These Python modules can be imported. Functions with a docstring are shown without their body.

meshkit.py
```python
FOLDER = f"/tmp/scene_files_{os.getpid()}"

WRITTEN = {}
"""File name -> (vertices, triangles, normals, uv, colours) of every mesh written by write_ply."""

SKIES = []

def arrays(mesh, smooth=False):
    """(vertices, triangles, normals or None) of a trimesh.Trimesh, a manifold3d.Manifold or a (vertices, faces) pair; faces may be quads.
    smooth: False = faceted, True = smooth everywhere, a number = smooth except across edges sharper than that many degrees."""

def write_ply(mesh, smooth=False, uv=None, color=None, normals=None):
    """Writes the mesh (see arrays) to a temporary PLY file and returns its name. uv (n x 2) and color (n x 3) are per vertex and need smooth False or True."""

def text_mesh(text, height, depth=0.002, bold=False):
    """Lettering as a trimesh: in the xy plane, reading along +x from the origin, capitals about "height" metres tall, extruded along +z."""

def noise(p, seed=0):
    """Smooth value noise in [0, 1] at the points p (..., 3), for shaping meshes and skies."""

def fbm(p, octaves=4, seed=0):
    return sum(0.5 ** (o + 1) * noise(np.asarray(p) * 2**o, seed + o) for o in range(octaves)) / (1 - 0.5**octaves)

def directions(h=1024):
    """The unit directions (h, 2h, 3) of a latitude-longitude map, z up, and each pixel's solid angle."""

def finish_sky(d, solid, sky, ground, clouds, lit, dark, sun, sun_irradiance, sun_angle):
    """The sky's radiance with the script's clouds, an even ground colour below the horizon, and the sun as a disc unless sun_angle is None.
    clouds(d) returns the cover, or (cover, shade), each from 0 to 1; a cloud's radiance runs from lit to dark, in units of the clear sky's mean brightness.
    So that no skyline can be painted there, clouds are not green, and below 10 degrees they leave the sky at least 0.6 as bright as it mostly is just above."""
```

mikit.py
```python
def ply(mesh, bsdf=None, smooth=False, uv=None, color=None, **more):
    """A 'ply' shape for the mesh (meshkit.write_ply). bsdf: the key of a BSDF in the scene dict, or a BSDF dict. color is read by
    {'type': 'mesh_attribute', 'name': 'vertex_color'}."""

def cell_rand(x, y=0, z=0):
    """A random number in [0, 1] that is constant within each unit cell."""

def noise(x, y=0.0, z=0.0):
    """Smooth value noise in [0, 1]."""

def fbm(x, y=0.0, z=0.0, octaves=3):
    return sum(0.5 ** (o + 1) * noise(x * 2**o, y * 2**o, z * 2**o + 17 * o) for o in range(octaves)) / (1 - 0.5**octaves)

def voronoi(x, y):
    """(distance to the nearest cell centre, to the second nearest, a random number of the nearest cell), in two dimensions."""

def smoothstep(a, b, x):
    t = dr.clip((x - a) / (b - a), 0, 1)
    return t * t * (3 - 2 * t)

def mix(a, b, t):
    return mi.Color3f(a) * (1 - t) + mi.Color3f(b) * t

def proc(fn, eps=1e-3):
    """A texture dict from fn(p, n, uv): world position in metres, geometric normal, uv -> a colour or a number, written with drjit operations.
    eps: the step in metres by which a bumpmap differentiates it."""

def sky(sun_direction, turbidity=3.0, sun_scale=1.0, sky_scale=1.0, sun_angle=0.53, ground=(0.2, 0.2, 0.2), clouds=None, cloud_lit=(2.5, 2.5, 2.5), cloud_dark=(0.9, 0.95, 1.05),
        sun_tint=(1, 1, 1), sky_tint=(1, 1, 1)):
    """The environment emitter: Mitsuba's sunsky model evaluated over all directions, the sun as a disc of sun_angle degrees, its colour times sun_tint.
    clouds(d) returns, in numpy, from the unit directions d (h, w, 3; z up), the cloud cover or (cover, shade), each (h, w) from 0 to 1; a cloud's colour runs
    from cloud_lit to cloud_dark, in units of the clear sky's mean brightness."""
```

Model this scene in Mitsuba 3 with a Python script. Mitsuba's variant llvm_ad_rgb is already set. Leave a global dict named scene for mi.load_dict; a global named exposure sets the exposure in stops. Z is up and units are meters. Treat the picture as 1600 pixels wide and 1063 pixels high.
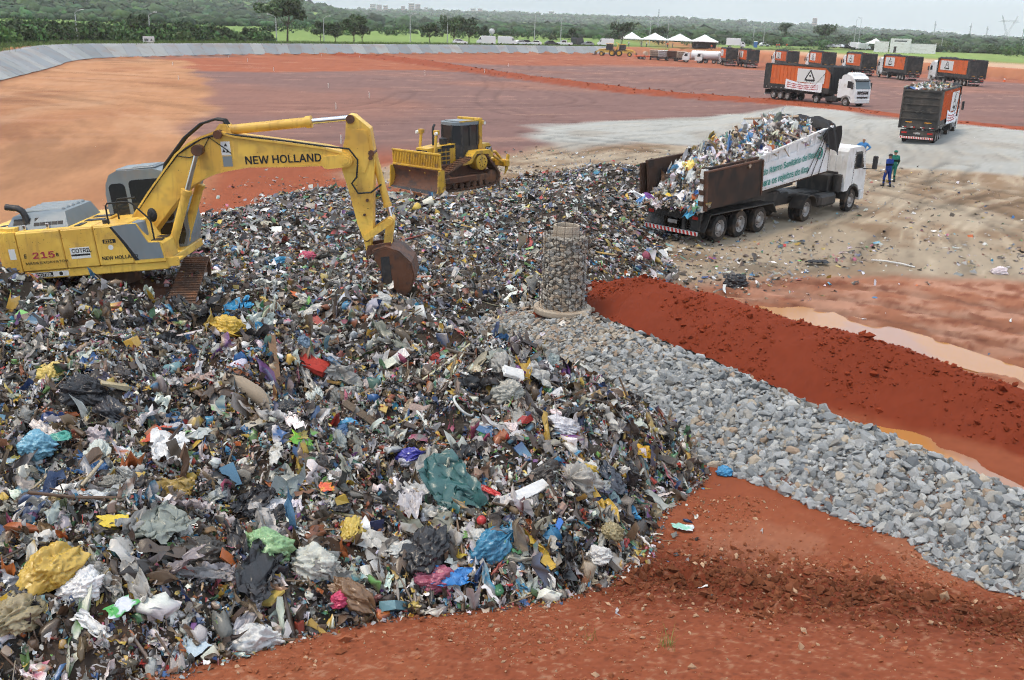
import math, random
import numpy as np, trimesh, drjit as dr, mitsuba as mi, mikit, meshkit
import manifold3d as m3
from shapely.geometry import Polygon, LineString, Point
from mikit import noise, fbm, smoothstep, mix, cell_rand, voronoi

scene, labels = {}, {}
T4 = mi.ScalarTransform4f

# ------------------------------------------------------------------ camera, sky, exposure
FOC, PITCH, ROLL, EYE = 1504.0, math.radians(18.07), math.radians(2.0), np.array([0, 0, 7.6])
CF = np.array([0, math.cos(PITCH), -math.sin(PITCH)])
CU0 = np.array([0, math.sin(PITCH), math.cos(PITCH)])
CR = math.cos(ROLL) * np.array([1.0, 0, 0]) + math.sin(ROLL) * CU0
CU = -math.sin(ROLL) * np.array([1.0, 0, 0]) + math.cos(ROLL) * CU0
scene['camera'] = {'type': 'perspective', 'fov': 2 * math.degrees(math.atan(800 / FOC)), 'fov_axis': 'x',
                   'near_clip': 0.5, 'far_clip': 20000.0,
                   'to_world': T4().look_at(origin=EYE.tolist(), target=(EYE + CF).tolist(), up=CU.tolist()),
                   'medium': {'type': 'ref', 'id': 'haze_air'}}


def cloud_cover(d):
    z = np.maximum(d[..., 2:3], 0.015)
    q = np.concatenate([d[..., :2] / (z + 0.12) * np.array([0.9, 0.9]), z * 0], -1)
    n = meshkit.fbm(q * 1.3 + 11.0, 5, seed=5)
    s = meshkit.fbm(q * np.array([0.7, 2.2, 1]) + 40.0, 4, seed=9)
    az = np.arctan2(d[..., 0], d[..., 1])
    el = d[..., 2]
    bank = meshkit.fbm(np.stack([az * 5, el * 55, az * 0 + 3], -1), 5, seed=15)
    shade = np.clip((n - 0.38) * 2.6, 0, 1) * 0.45 + np.clip((s - 0.5) * 3, 0, 1) * 0.25 + np.clip((bank - 0.44) * 4.5, 0, 1) * 0.6
    return np.clip(0.78 + 0.6 * (n - 0.42), 0, 0.96), np.clip(shade, 0, 1)


scene['sky'] = mikit.sky((-0.35, -0.25, 0.9), turbidity=3.5, sun_scale=0.3, sun_angle=14, clouds=cloud_cover,
                         cloud_lit=(2.45, 2.75, 3.05), cloud_dark=(1.45, 1.75, 2.15), ground=(0.2, 0.16, 0.12))
exposure = 2.36
scene['haze_air'] = {'type': 'homogeneous', 'albedo': {'type': 'rgb', 'value': [0.94, 0.955, 0.97]}, 'sigma_t': 0.00018}

# ------------------------------------------------------------------ helpers
rng = np.random.default_rng(7)


def numbered(key):
    if key not in scene and key not in labels:
        return key
    k = 1
    while f'{key}_{k:03d}' in scene or f'{key}_{k:03d}' in labels:
        k += 1
    return f'{key}_{k:03d}'


place = {}


def thing(name, label, cat, M=None, group=None):
    key = numbered(name)
    labels[key] = {'label': label, 'category': cat}
    if group:
        labels[key]['group'] = group
    place[key] = np.eye(4) if M is None else M
    return key


def top(key):
    return key.split('__')[0]


def put(name, mesh, mat, parent=None, smooth=30, kind=None, label=None, cat=None, group=None, color=None, emit=None, **more):
    """One entry of the scene; mesh is local to the thing's placement."""
    key = numbered(parent + '__' + name if parent else name)
    d = mikit.ply(mesh, mat, smooth=smooth, color=color, **more)
    M = place.get(top(key))
    if M is not None and not np.allclose(M, np.eye(4)):
        d['to_world'] = T4(M.tolist())
    scene[key] = d
    tags = {k: v for k, v in dict(kind=kind, label=label, category=cat, group=group).items() if v}
    if tags:
        labels[key] = tags
    return key


def copy_thing(root, M, label, group=None, name=None):
    key = thing(name or root.rstrip('0123456789').rstrip('_'), label, labels[root]['category'], M, group or labels[root].get('group'))
    for k in [k for k in scene if k.startswith(root + '__')]:
        scene[key + k[len(root):]] = {**scene[k], 'to_world': T4(M.tolist())}
        if k in labels:
            labels[key + k[len(root):]] = dict(labels[k])
    return key


def struct(name, mesh, mat, smooth=True, kind='structure', **more):
    return put(name, mesh, mat, smooth=smooth, kind=kind, **more)


def cat(*ms):
    ms = [m for m in ms if m is not None]
    return trimesh.util.concatenate(ms) if len(ms) > 1 else ms[0]


def frame(x, y, z, heading, pitch=0.0, roll=0.0, s=1.0):
    """Placement: local +x points along heading (radians, from world +x counter-clockwise)."""
    m = trimesh.transformations.euler_matrix(roll, -pitch, heading, 'sxyz')
    m[:3, :3] *= s
    m[:3, 3] = (x, y, z)
    return m


def xf(mesh, M):
    m = mesh.copy()
    m.apply_transform(M)
    return m


def tr(mesh, x=0, y=0, z=0):
    m = mesh.copy()
    m.apply_translation((x, y, z))
    return m


def hull(pts):
    return trimesh.convex.convex_hull(np.asarray(pts, float))


def box(x0, x1, y0, y1, z0, z1, b=0.0):
    if b <= 0:
        return trimesh.creation.box(bounds=[[x0, y0, z0], [x1, y1, z1]])
    P = []
    lo, hi = np.array([x0, y0, z0]), np.array([x1, y1, z1])
    b = min(b, 0.45 * (hi - lo).min())
    for s in np.ndindex(2, 2, 2):
        c = np.where(s, hi, lo)
        d = np.where(s, -1, 1) * b
        for k in range(3):
            q = c + d
            q[k] = c[k]
            P.append(q)
    return hull(P)


def loft(sections):
    """Convex-ish loft: hull of rings of points."""
    return hull(np.vstack(sections))


def prism_xz(pts, y0, y1):
    m = trimesh.creation.extrude_polygon(Polygon(pts).buffer(0), y1 - y0, engine='earcut')
    v = m.vertices
    m = trimesh.Trimesh(np.c_[v[:, 0], y1 - v[:, 2], v[:, 1]], m.faces, process=False)
    if m.volume < 0:
        m.invert()
    return m


def prism_yz(pts, x0, x1):
    m = trimesh.creation.extrude_polygon(Polygon(pts).buffer(0), x1 - x0, engine='earcut')
    v = m.vertices
    m = trimesh.Trimesh(np.c_[x0 + v[:, 2], v[:, 0], v[:, 1]], m.faces, process=False)
    if m.volume < 0:
        m.invert()
    return m


def prism_xy(pts, z0, z1):
    m = trimesh.creation.extrude_polygon(Polygon(pts).buffer(0), z1 - z0, engine='earcut')
    m.apply_translation((0, 0, z0))
    return m


def basis(t):
    t = np.asarray(t, float) / (np.linalg.norm(t) + 1e-12)
    a = np.cross(t, [0, 0, 1.0] if abs(t[2]) < 0.9 else [1.0, 0, 0])
    a /= np.linalg.norm(a)
    return t, a, np.cross(t, a)


def tube(points, r, n=6, cap=True):
    p = np.asarray(points, float)
    rr = np.broadcast_to(r, (len(p),))
    t = np.gradient(p, axis=0) if len(p) > 1 else None
    rings, a = [], None
    for i in range(len(p)):
        ti, a0, b0 = basis(t[i])
        if a is None:
            a = a0
        a = a - ti * (a @ ti)
        a /= np.linalg.norm(a) + 1e-12
        b = np.cross(ti, a)
        ang = np.arange(n) * 2 * np.pi / n
        rings.append(p[i] + rr[i] * (np.cos(ang)[:, None] * a + np.sin(ang)[:, None] * b))
    v = np.vstack(rings)
    f = []
    for i in range(len(p) - 1):
        for j in range(n):
            q = [i * n + j, i * n + (j + 1) % n, (i + 1) * n + (j + 1) % n, (i + 1) * n + j]
            f += [[q[0], q[1], q[2]], [q[0], q[2], q[3]]]
    if cap:
        for base, flip in ((0, True), ((len(p) - 1) * n, False)):
            for j in range(1, n - 1):
                tri = [base, base + j, base + j + 1]
                f.append(tri[::-1] if flip else tri)
    return trimesh.Trimesh(v, f, process=False)


def rod(a, b, r, n=8):
    return tube([a, b], r, n)


def lathe_y(profile, n=24):
    """profile: (y, radius) pairs, revolved about the y axis."""
    pr = np.asarray(profile, float)
    ang = np.arange(n) * 2 * np.pi / n
    v = np.stack([pr[:, None, 1] * np.cos(ang), np.broadcast_to(pr[:, :1], (len(pr), n)), pr[:, None, 1] * np.sin(ang)], -1).reshape(-1, 3)
    f = []
    for i in range(len(pr) - 1):
        for j in range(n):
            q = [i * n + j, i * n + (j + 1) % n, (i + 1) * n + (j + 1) % n, (i + 1) * n + j]
            f += [[q[0], q[2], q[1]], [q[0], q[3], q[2]]]
    return trimesh.Trimesh(v, f, process=False)


def lathe_z(profile, n=24):
    m = lathe_y(profile, n)
    v = m.vertices
    return trimesh.Trimesh(np.c_[v[:, 0], -v[:, 2], v[:, 1]], m.faces, process=False)


def bowed(x0, x1, y0, y1, nx, ny, fn):
    """A grid sheet over x, y whose points go through fn(x, y) -> (n, 3)."""
    X, Y = np.meshgrid(np.linspace(x0, x1, nx + 1), np.linspace(y0, y1, ny + 1), indexing='ij')
    v = fn(X.ravel(), Y.ravel())
    i, j = np.meshgrid(np.arange(nx), np.arange(ny), indexing='ij')
    q = np.stack([i * (ny + 1) + j, (i + 1) * (ny + 1) + j, (i + 1) * (ny + 1) + j + 1, i * (ny + 1) + j + 1], -1).reshape(-1, 4)
    return trimesh.Trimesh(v, np.vstack([q[:, [0, 1, 2]], q[:, [0, 2, 3]]]), process=False)


def thick(mesh, t):
    """A sheet given a real thickness along its vertex normals."""
    v, n, f = mesh.vertices, mesh.vertex_normals, mesh.faces
    e = mesh.edges
    es = np.sort(e, 1)
    _, inv, cnt = np.unique(es, axis=0, return_inverse=True, return_counts=True)
    be = e[cnt[inv.ravel()] == 1]
    k = len(v)
    side = np.vstack([np.c_[be[:, 1], be[:, 0], be[:, 0] + k], np.c_[be[:, 1], be[:, 0] + k, be[:, 1] + k]])
    return trimesh.Trimesh(np.vstack([v, v - n * t]), np.vstack([f, f[:, ::-1] + k, side]), process=False)


def writing(text, height, origin, right, up, bold=False, depth=0.004, squash=1.0):
    """Lettering on a surface: origin is the lower left corner, right and up its directions."""
    m = meshkit.text_mesh(text, height, depth, bold)
    r, u = np.asarray(right, float), np.asarray(up, float)
    r /= np.linalg.norm(r)
    u = u - r * (u @ r)
    u /= np.linalg.norm(u)
    v = m.vertices
    return trimesh.Trimesh(np.asarray(origin) + v[:, :1] * squash * r + v[:, 1:2] * u + v[:, 2:3] * np.cross(r, u), m.faces, process=False)


# ------------------------------------------------------------------ materials
def rgb(*c):
    return {'type': 'rgb', 'value': list(c)}


def pbr(name, color, rough=0.6, spec=0.5, metal=0.0, bump=None, two=False, **more):
    b = {'type': 'principled', 'base_color': color if isinstance(color, dict) else rgb(*color), 'roughness': rough if isinstance(rough, dict) else float(rough),
         'specular': float(spec), 'metallic': float(metal), **more}
    if bump:
        b = {'type': 'bumpmap', 'tex': mikit.proc(bump[0], bump[2] if len(bump) > 2 else 2e-3), 'scale': bump[1], 'bsdf': b}
    scene[name] = {'type': 'twosided', 'bsdf': b} if two else b
    return name


VCOL = {'type': 'mesh_attribute', 'name': 'vertex_color'}
SOIL = (0.30, 0.105, 0.045)


def dirty(base, dirt=(0.16, 0.075, 0.04), amount=0.45, scale=2.2, fine=9.0):
    def fn(p, n, uv):
        a = fbm(p.x * scale, p.y * scale, p.z * scale, 4)
        b = fbm(p.x * fine + 9, p.y * fine, p.z * fine * 0.35, 3)
        k = smoothstep(0.42, 0.78, a) * 0.6 + smoothstep(0.52, 0.75, b) * 0.5
        return mix(base, dirt, dr.clip(k * amount * 1.6, 0, 0.9)) * (0.9 + 0.2 * b)
    return mikit.proc(fn)


pbr('trash_plastic', VCOL, 0.36, 0.6, two=True)
pbr('trash_matte', VCOL, 0.75, 0.3, two=True)
pbr('stone', VCOL, 0.8, 0.35, bump=(lambda p, n, uv: fbm(p.x * 28, p.y * 28, p.z * 40, 3), 0.012))
pbr('soil_lumps', VCOL, 0.95, 0.1)
pbr('ground_soil', VCOL, 0.9, 0.2)
# ------------------------------------------------------------------ terrain
def seg_near(x, y, poly):
    """Nearest point of a polyline: (distance, signed side: + on the left, segment parameter from 0 to n - 1)."""
    P = np.asarray(poly, float)[:, :2]
    best, side, par = np.full(x.shape, 1e9), np.zeros(x.shape), np.zeros(x.shape)
    for i in range(len(P) - 1):
        a, d = P[i], P[i + 1] - P[i]
        t = np.clip(((x - a[0]) * d[0] + (y - a[1]) * d[1]) / (d @ d), 0, 1)
        ex, ey = x - a[0] - t * d[0], y - a[1] - t * d[1]
        ds = np.hypot(ex, ey)
        m = ds < best
        best = np.where(m, ds, best)
        side = np.where(m, np.sign(d[0] * ey - d[1] * ex), side)
        par = np.where(m, i + t, par)
    return best, side, par


def poly_in(x, y, poly):
    """Signed distance to a closed polygon, positive inside."""
    P = np.asarray(poly, float)
    d, _, _ = seg_near(x, y, np.vstack([P, P[:1]]))
    inside = np.zeros(x.shape, bool)
    for i in range(len(P)):
        a, b = P[i - 1], P[i]
        c = (a[1] > y) != (b[1] > y)
        with np.errstate(divide='ignore', invalid='ignore'):
            inside ^= c & (x < (b[0] - a[0]) * (y - a[1]) / (b[1] - a[1] + 1e-12) + a[0])
    return np.where(inside, d, -d)


def sst(a, b, v):
    t = np.clip((v - a) / (b - a), 0, 1)
    return t * t * (3 - 2 * t)


def nz(x, y, s, seed=0, octaves=3):
    return meshkit.fbm(np.stack([x * s, y * s, np.zeros_like(x) + seed * 7.3], -1), octaves, seed)


def ridge(x, y, crest):
    """crest rows: x, y, height, width to the right, width to the left."""
    C = np.asarray(crest, float)
    d, s, t = seg_near(x, y, C)
    i = np.clip(t.astype(int), 0, len(C) - 2)
    w = (t - i)[..., None]
    q = C[i, 2:] * (1 - w) + C[i + 1, 2:] * w
    width = np.where(s > 0, q[..., 2], q[..., 1])
    k = np.clip(1 - d / width, 0, 1)
    return q[..., 0] * (k * k * (3 - 2 * k) * 0.55 + k * 0.45), k


HEAP = [(-16, 5.0), (-9, 6.0), (-5.6, 7.9), (-3.6, 8.9), (-2.6, 9.9), (-1.7, 10.6), (-0.4, 11.2), (0.6, 11.5), (2.0, 12.5), (2.3, 13.6), (2.9, 14.6), (3.7, 15.8), (3.1, 17.2),
        (2.2, 18.7), (0.9, 20.4), (-0.3, 22.0), (-1.2, 23.4), (0.2, 24.3), (1.9, 24.6), (2.6, 27.5), (4.0, 29.3), (5.2, 31.5), (5.8, 35.0), (7.5, 39.5), (9.5, 47.0), (8.0, 56.0), (4.5, 57.0),
        (1.0, 51.5), (-3.3, 44.0), (-6.8, 45.0), (-9.5, 44.5), (-11.4, 40.0), (-13.2, 35.5), (-15.0, 29.0), (-20, 25.0), (-24, 16)]
STONE = [(1.0, 25.0, 0.55, 3.6, 0.9), (1.9, 23.3, 0.8, 3.4, 0.8), (4.2, 20.0, 0.85, 2.5, 0.8), (6.1, 16.9, 0.85, 2.2, 0.8), (7.4, 15.2, 0.85, 1.9, 0.8), (8.3, 13.5, 0.85, 1.75, 0.8), (9.4, 10.9, 0.85, 1.7, 0.8), (10.4, 8.4, 0.85, 1.7, 0.8)]
MOUND = [(1.9, 25.9, 0.9, 2.6, 1.6), (3.5, 25.6, 1.2, 3.0, 1.8), (5.0, 24.0, 1.25, 3.0, 1.8), (6.3, 22.4, 1.2, 3.2, 1.8), (7.6, 21.2, 1.15, 2.5, 1.8), (8.7, 20.2, 1.1, 2.0, 1.8), (9.8, 19.3, 0.9, 1.8, 1.8), (11.0, 18.4, 0.75, 1.7, 1.8), (13.5, 16.8, 0.6, 1.7, 1.8)]
STRIP = [(-42, 226, 0.5, 5, 5), (-30, 214, 0.75, 5, 5), (-21.5, 200, 0.75, 5, 5), (-1.4, 156, 0.6, 3.8, 3.5), (15.2, 125.5, 0.6, 4.2, 3), (28.5, 114, 0.65, 4.2, 3), (35.5, 94.5, 0.55, 2.2, 2), (43.5, 85, 0.5, 2.0, 2), (60, 68, 0.5, 2, 2)]
BERM = [(-40, 25), (-46, 60), (-50, 88), (-54, 102.6), (-58.9, 121.2), (-64.2, 139.8), (-68.4, 153.3), (-69.3, 163.6), (-64.0, 181.0), (-54, 203.4), (-39.6, 225.2), (-19.3, 257), (-2.8, 281), (20, 306), (38, 330), (46, 338),
        (58, 318), (70, 284), (97, 240), (105, 204), (116, 186), (150, 170), (220, 150)]
def eased(rows, keep):
    from scipy.interpolate import PchipInterpolator
    P = np.asarray(rows, float)
    t = np.r_[0, np.cumsum(np.linalg.norm(np.diff(P, axis=0), axis=1))]
    q = np.unique(np.r_[np.linspace(t[0], t[keep], 46), t[keep:]])
    return np.stack([PchipInterpolator(t, P[:, 0])(q), PchipInterpolator(t, P[:, 1])(q)], -1)


BERM = eased(BERM, 15)
GRAVEL = [(1.4, 77.6), (10.9, 89.5), (21.2, 96.9), (28, 106), (34.5, 92), (43.0, 82.9), (60, 66), (60, 48), (40, 52), (31.4, 58.3), (23.8, 60.3), (16, 66), (8.5, 68.8), (3.7, 63.7), (0.9, 70.5)]
TAN = [(-9, 50), (-6, 56), (1, 64), (9, 69), (24, 62), (40, 54), (45, 40), (26, 31), (18.1, 32), (14.1, 32.5), (9.1, 31.0), (5, 29), (3, 27), (2, 33), (3, 46), (-4, 44)]
ORANGE = [(-80, 20), (-80, 180), (-62, 178), (-55.5, 172), (-46, 140), (-37.5, 117), (-31.5, 98), (-26.2, 85), (-24.3, 71), (-17.5, 58), (-14.5, 46), (-14, 40), (-22, 24)]
REDFAR = [(-62, 178), (-46, 141), (-33.6, 143.4), (-23.0, 165), (-10, 166), (-19, 196), (-30, 212), (-45, 238)]
REDBACK = [(-25, 208), (0, 198), (25, 226), (48, 214), (70, 196), (100, 178), (170, 150), (240, 160), (110, 215), (46, 345), (-2, 290), (-40, 232)]
WET = [(6.0, 28.8), (9.5, 31.2), (14.5, 32.5), (18.5, 32.2), (28, 30), (28, 12), (10.5, 17.8), (9.0, 21.5), (7.4, 24.0), (5.2, 26.5)]
POOLS = [[(5.9, 28.5), (7.6, 28.1), (9.6, 26.9), (11.2, 25.0), (12.6, 22.6), (14.2, 20.6), (13.6, 20.2), (11.8, 21.9), (10.4, 23.4), (8.9, 24.3), (7.4, 25.6), (6.3, 26.6), (5.6, 27.6)],
         [(6.9, 17.6), (7.0, 18.9), (7.8, 18.9), (8.5, 17.9), (9.0, 17.2), (9.4, 16.2), (9.9, 15.0), (11, 13), (10.2, 12.8), (9.2, 14.6), (8.4, 15.8), (7.6, 16.8)],
         [(9.9, 16.9), (10.5, 17.0), (11.4, 15.8), (11.6, 14.6), (10.8, 14.8), (10.1, 15.9)]]
TRACKS = [([(-6.5, 160), (-3.4, 130), (-3.8, 112), (-2.5, 96), (2, 88)], 1.05), ([(2, 150), (-4, 140), (7, 112), (-1, 96), (-9, 92)], 1.05), ([(8, 260), (14, 215), (20, 180), (12, 168)], 1.3),
          ([(-2, 240), (3, 190), (-3, 168)], 1.2), ([(-32, 78), (-20, 84), (-14, 93), (-13, 112)], 1.1), ([(-24, 66), (-10, 78), (4, 84)], 1.0),
          ([(1, 74), (8, 70), (16, 64), (22, 57), (28, 46), (33, 36)], 1.0), ([(3, 70), (10, 65), (17, 58), (22, 50), (26, 40), (29, 30)], 1.0), ([(14, 60), (20, 50), (24, 38), (25, 28)], 1.0),
          ([(28, 62), (24, 54), (22, 44), (22, 34)], 0.95), ([(9, 29.5), (14, 27.5), (19, 23), (22, 18)], 0.9), ([(7.5, 28.8), (12, 26.3), (17, 21.6), (20, 17)], 0.85), ([(60, 190), (40, 170), (26, 150), (24, 132)], 1.1),
          ([(70, 150), (50, 150), (30, 140)], 1.1), ([(-52, 120), (-38, 96), (-28, 70), (-22, 52)], 1.2), ([(-46, 80), (-34, 66), (-24, 50)], 1.2), ([(45, 78), (40, 64), (34, 54)], 1.0)]


def splined(pts):
    from scipy.interpolate import CubicSpline
    P = np.asarray(pts, float)
    return CubicSpline(np.arange(len(P)), P)(np.linspace(0, len(P) - 1, 6 * len(P)))


RUTS = [(splined(pts), half) for pts, half in TRACKS]


def heap_depth(x, y):
    wob = (nz(x, y, 0.35, 3) - 0.5) * 1.6
    return poly_in(x, y, HEAP) + wob * sst(12, 16, y) + wob * 0.4


def heap_height(x, y):
    d = heap_depth(x, y)
    front = sst(27, 20, y)
    H = 0.55 + 0.95 * front + 0.5 * np.exp(-((x + 5.5) ** 2 / 9 + (y - 16.3) ** 2 / 4.5)) + 0.35 * np.exp(-((x - 0.3) ** 2 / 4 + (y - 15.2) ** 2 / 5)) - 0.35 * np.exp(-((x + 1.9) ** 2 / 1.6 + (y - 15) ** 2 / 8)) + 0.3 * np.exp(-((x + 5) ** 2 / 3 + (y - 10.8) ** 2 / 2)) + 0.5 * np.exp(-((x + 8.9) ** 2 / 4 + (y - 20.7) ** 2 / 0.9)) + 0.35 * sst(-6, -3, -np.abs(x - 0.5)) * sst(22, 26, y) * sst(36, 30, y) + 1.3 * np.exp(-((x - 6.6) ** 2 + (y - 44.5) ** 2) / 9.0) + 0.5 * np.exp(-((x - 3.0) ** 2 + (y - 38) ** 2) / 14.0)
    edge = np.clip(d / (2.1 + 2.1 * (1 - front)), 0, 1.0)
    rise = 1 - (1 - edge) ** 2
    far = 0.75 + 0.25 * sst(0, 6, d)
    lump = (nz(x, y, 0.6, 11, 4) - 0.5) * (1.7 * front + 0.6) + (nz(x, y, 1.9, 13, 2) - 0.5) * 0.3 * front + (nz(x, y, 0.16, 21, 2) - 0.5) * 0.8 * front
    return np.where(d > 0, rise * (H * far + lump * np.clip(d / 2.5, 0, 1)), 0), d


def track_dist(x, y):
    """(how much of a wheel rut, how far along it in metres)."""
    out = np.zeros(x.shape)
    for Q, half in RUTS:
        lo, hi = Q.min(0) - 3, Q.max(0) + 3
        m = (x > lo[0]) & (x < hi[0]) & (y > lo[1]) & (y < hi[1])
        if not m.any():
            continue
        d, s, _ = seg_near(x[m], y[m], Q)
        out[m] = np.maximum(out[m], np.exp(-((d - half) / 0.3) ** 2))
    return out


def pool_depth(x, y):
    return np.max([poly_in(x, y, P) + (nz(x, y, 0.8, 31, 4) - 0.5) * k for P, k in zip(POOLS, (3.3, 1.7, 2.0))], axis=0)


def base_height(x, y, fine=True):
    """The ground without the trash heap."""
    r = np.hypot(x, y)
    z = (nz(x, y, 0.05, 1, 3) - 0.5) * 0.35 * sst(45, 90, r)
    z += 0.7 * sst(20, 34, x) * sst(56, 74, y) * sst(235, 190, y)
    z += 1.0 * sst(12.8, 7.5, y - 0.06 * x) * sst(-14, -8, -np.abs(x))
    windrow = np.exp(-((y - 12.6 + 0.12 * x + 0.022 * x * x) / 1.05) ** 2) * sst(-0.6, 2.2, x)
    z += windrow * ((nz(x, y, 1.5, 41) - 0.5) * 0.6 + 0.08)
    rs, ks = ridge(x, y, STONE)
    rm, km = ridge(x, y, MOUND)
    rt, kt = ridge(x, y, STRIP)
    z = np.maximum(z, rs * 0.92)
    lumps = (nz(x, y, 0.9, 51, 4) - 0.5) * 0.38
    z = np.maximum(z, rm + lumps * km * 1.2 * np.minimum(1, 2 * (1 - km) + 0.35))
    z = np.maximum(z, rt + (nz(x, y, 0.4, 55, 3) - 0.5) * 0.4 * kt)
    db, sb, _ = seg_near(x, y, BERM)
    outside = np.where(sb > 0, db, -db)
    z = z * sst(2, -3, outside) + np.where(outside > 0, 2.2 * np.clip(outside / 4.6, 0, 1) + 1.2 * sst(10, 120, outside), 0)
    z = z + sst(14, 60, outside) * (nz(x, y, 0.012, 61, 4) - 0.45) * 5 * sst(60, 400, outside)
    wet = sst(-0.5, 0.6, poly_in(x, y, WET)) * (km < 0.02)
    pd = pool_depth(x, y)
    z -= 0.16 * sst(-0.25, 0.35, pd) * (km < 0.5)
    tk = track_dist(x, y) * np.clip(0.25 + 1.5 * nz(x, y, 2.6, 129, 3), 0, 1.2)
    z -= 0.06 * tk * (1 - 0.5 * wet)
    if fine:
        near = sst(60, 25, r)
        z += (nz(x, y, 3.2, 71, 4) - 0.5) * (0.05 * near + 0.11 * km + 0.16 * windrow + 0.2 * wet)
        z += (nz(x, y, 14, 73, 3) - 0.5) * 0.045 * sst(32, 14, r)
    return z, dict(ks=ks, km=km, kt=kt, outside=outside, wet=wet, pool=pd, track=tk, windrow=windrow, r=r)


def ground_z(x, y):
    x, y = np.atleast_1d(np.asarray(x, float)), np.atleast_1d(np.asarray(y, float))
    return base_height(x, y)[0] + heap_height(x, y)[0]


def gz(x, y):
    return float(ground_z([x], [y])[0])


def spot(px, py, heap=True):
    """Where the line through a point of the photograph meets the terrain."""
    d = CF + CR * (px - 800) / FOC + CU * (531.5 - py) / FOC
    t = np.concatenate([np.arange(7, 60, 0.05), np.arange(60, 420, 0.5)])
    P = EYE + d * t[:, None]
    z = ground_z(P[:, 0], P[:, 1]) if heap else base_height(P[:, 0], P[:, 1])[0]
    i = int(np.argmax(P[:, 2] < z))
    return P[i] if P[i, 2] < z[i] else P[-1]


def polar_sheet(rad, az):
    R_, A_ = np.meshgrid(rad, az, indexing='ij')
    x, y = (R_ * np.sin(A_)).ravel(), (R_ * np.cos(A_)).ravel()
    n = len(az)
    i, j = np.meshgrid(np.arange(len(rad) - 1), np.arange(n - 1), indexing='ij')
    q = np.stack([i * n + j, i * n + j + 1, (i + 1) * n + j + 1, (i + 1) * n + j], -1).reshape(-1, 4)
    return x, y, np.vstack([q[:, [0, 1, 2]], q[:, [0, 2, 3]]])


def lin(*c):
    c = np.array(c, float) / 255
    return np.where(c < 0.04045, c / 12.92, ((c + 0.055) / 1.055) ** 2.4)


def blend(c, d, w):
    return c * (1 - w[:, None]) + np.asarray(d) * w[:, None]


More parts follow.
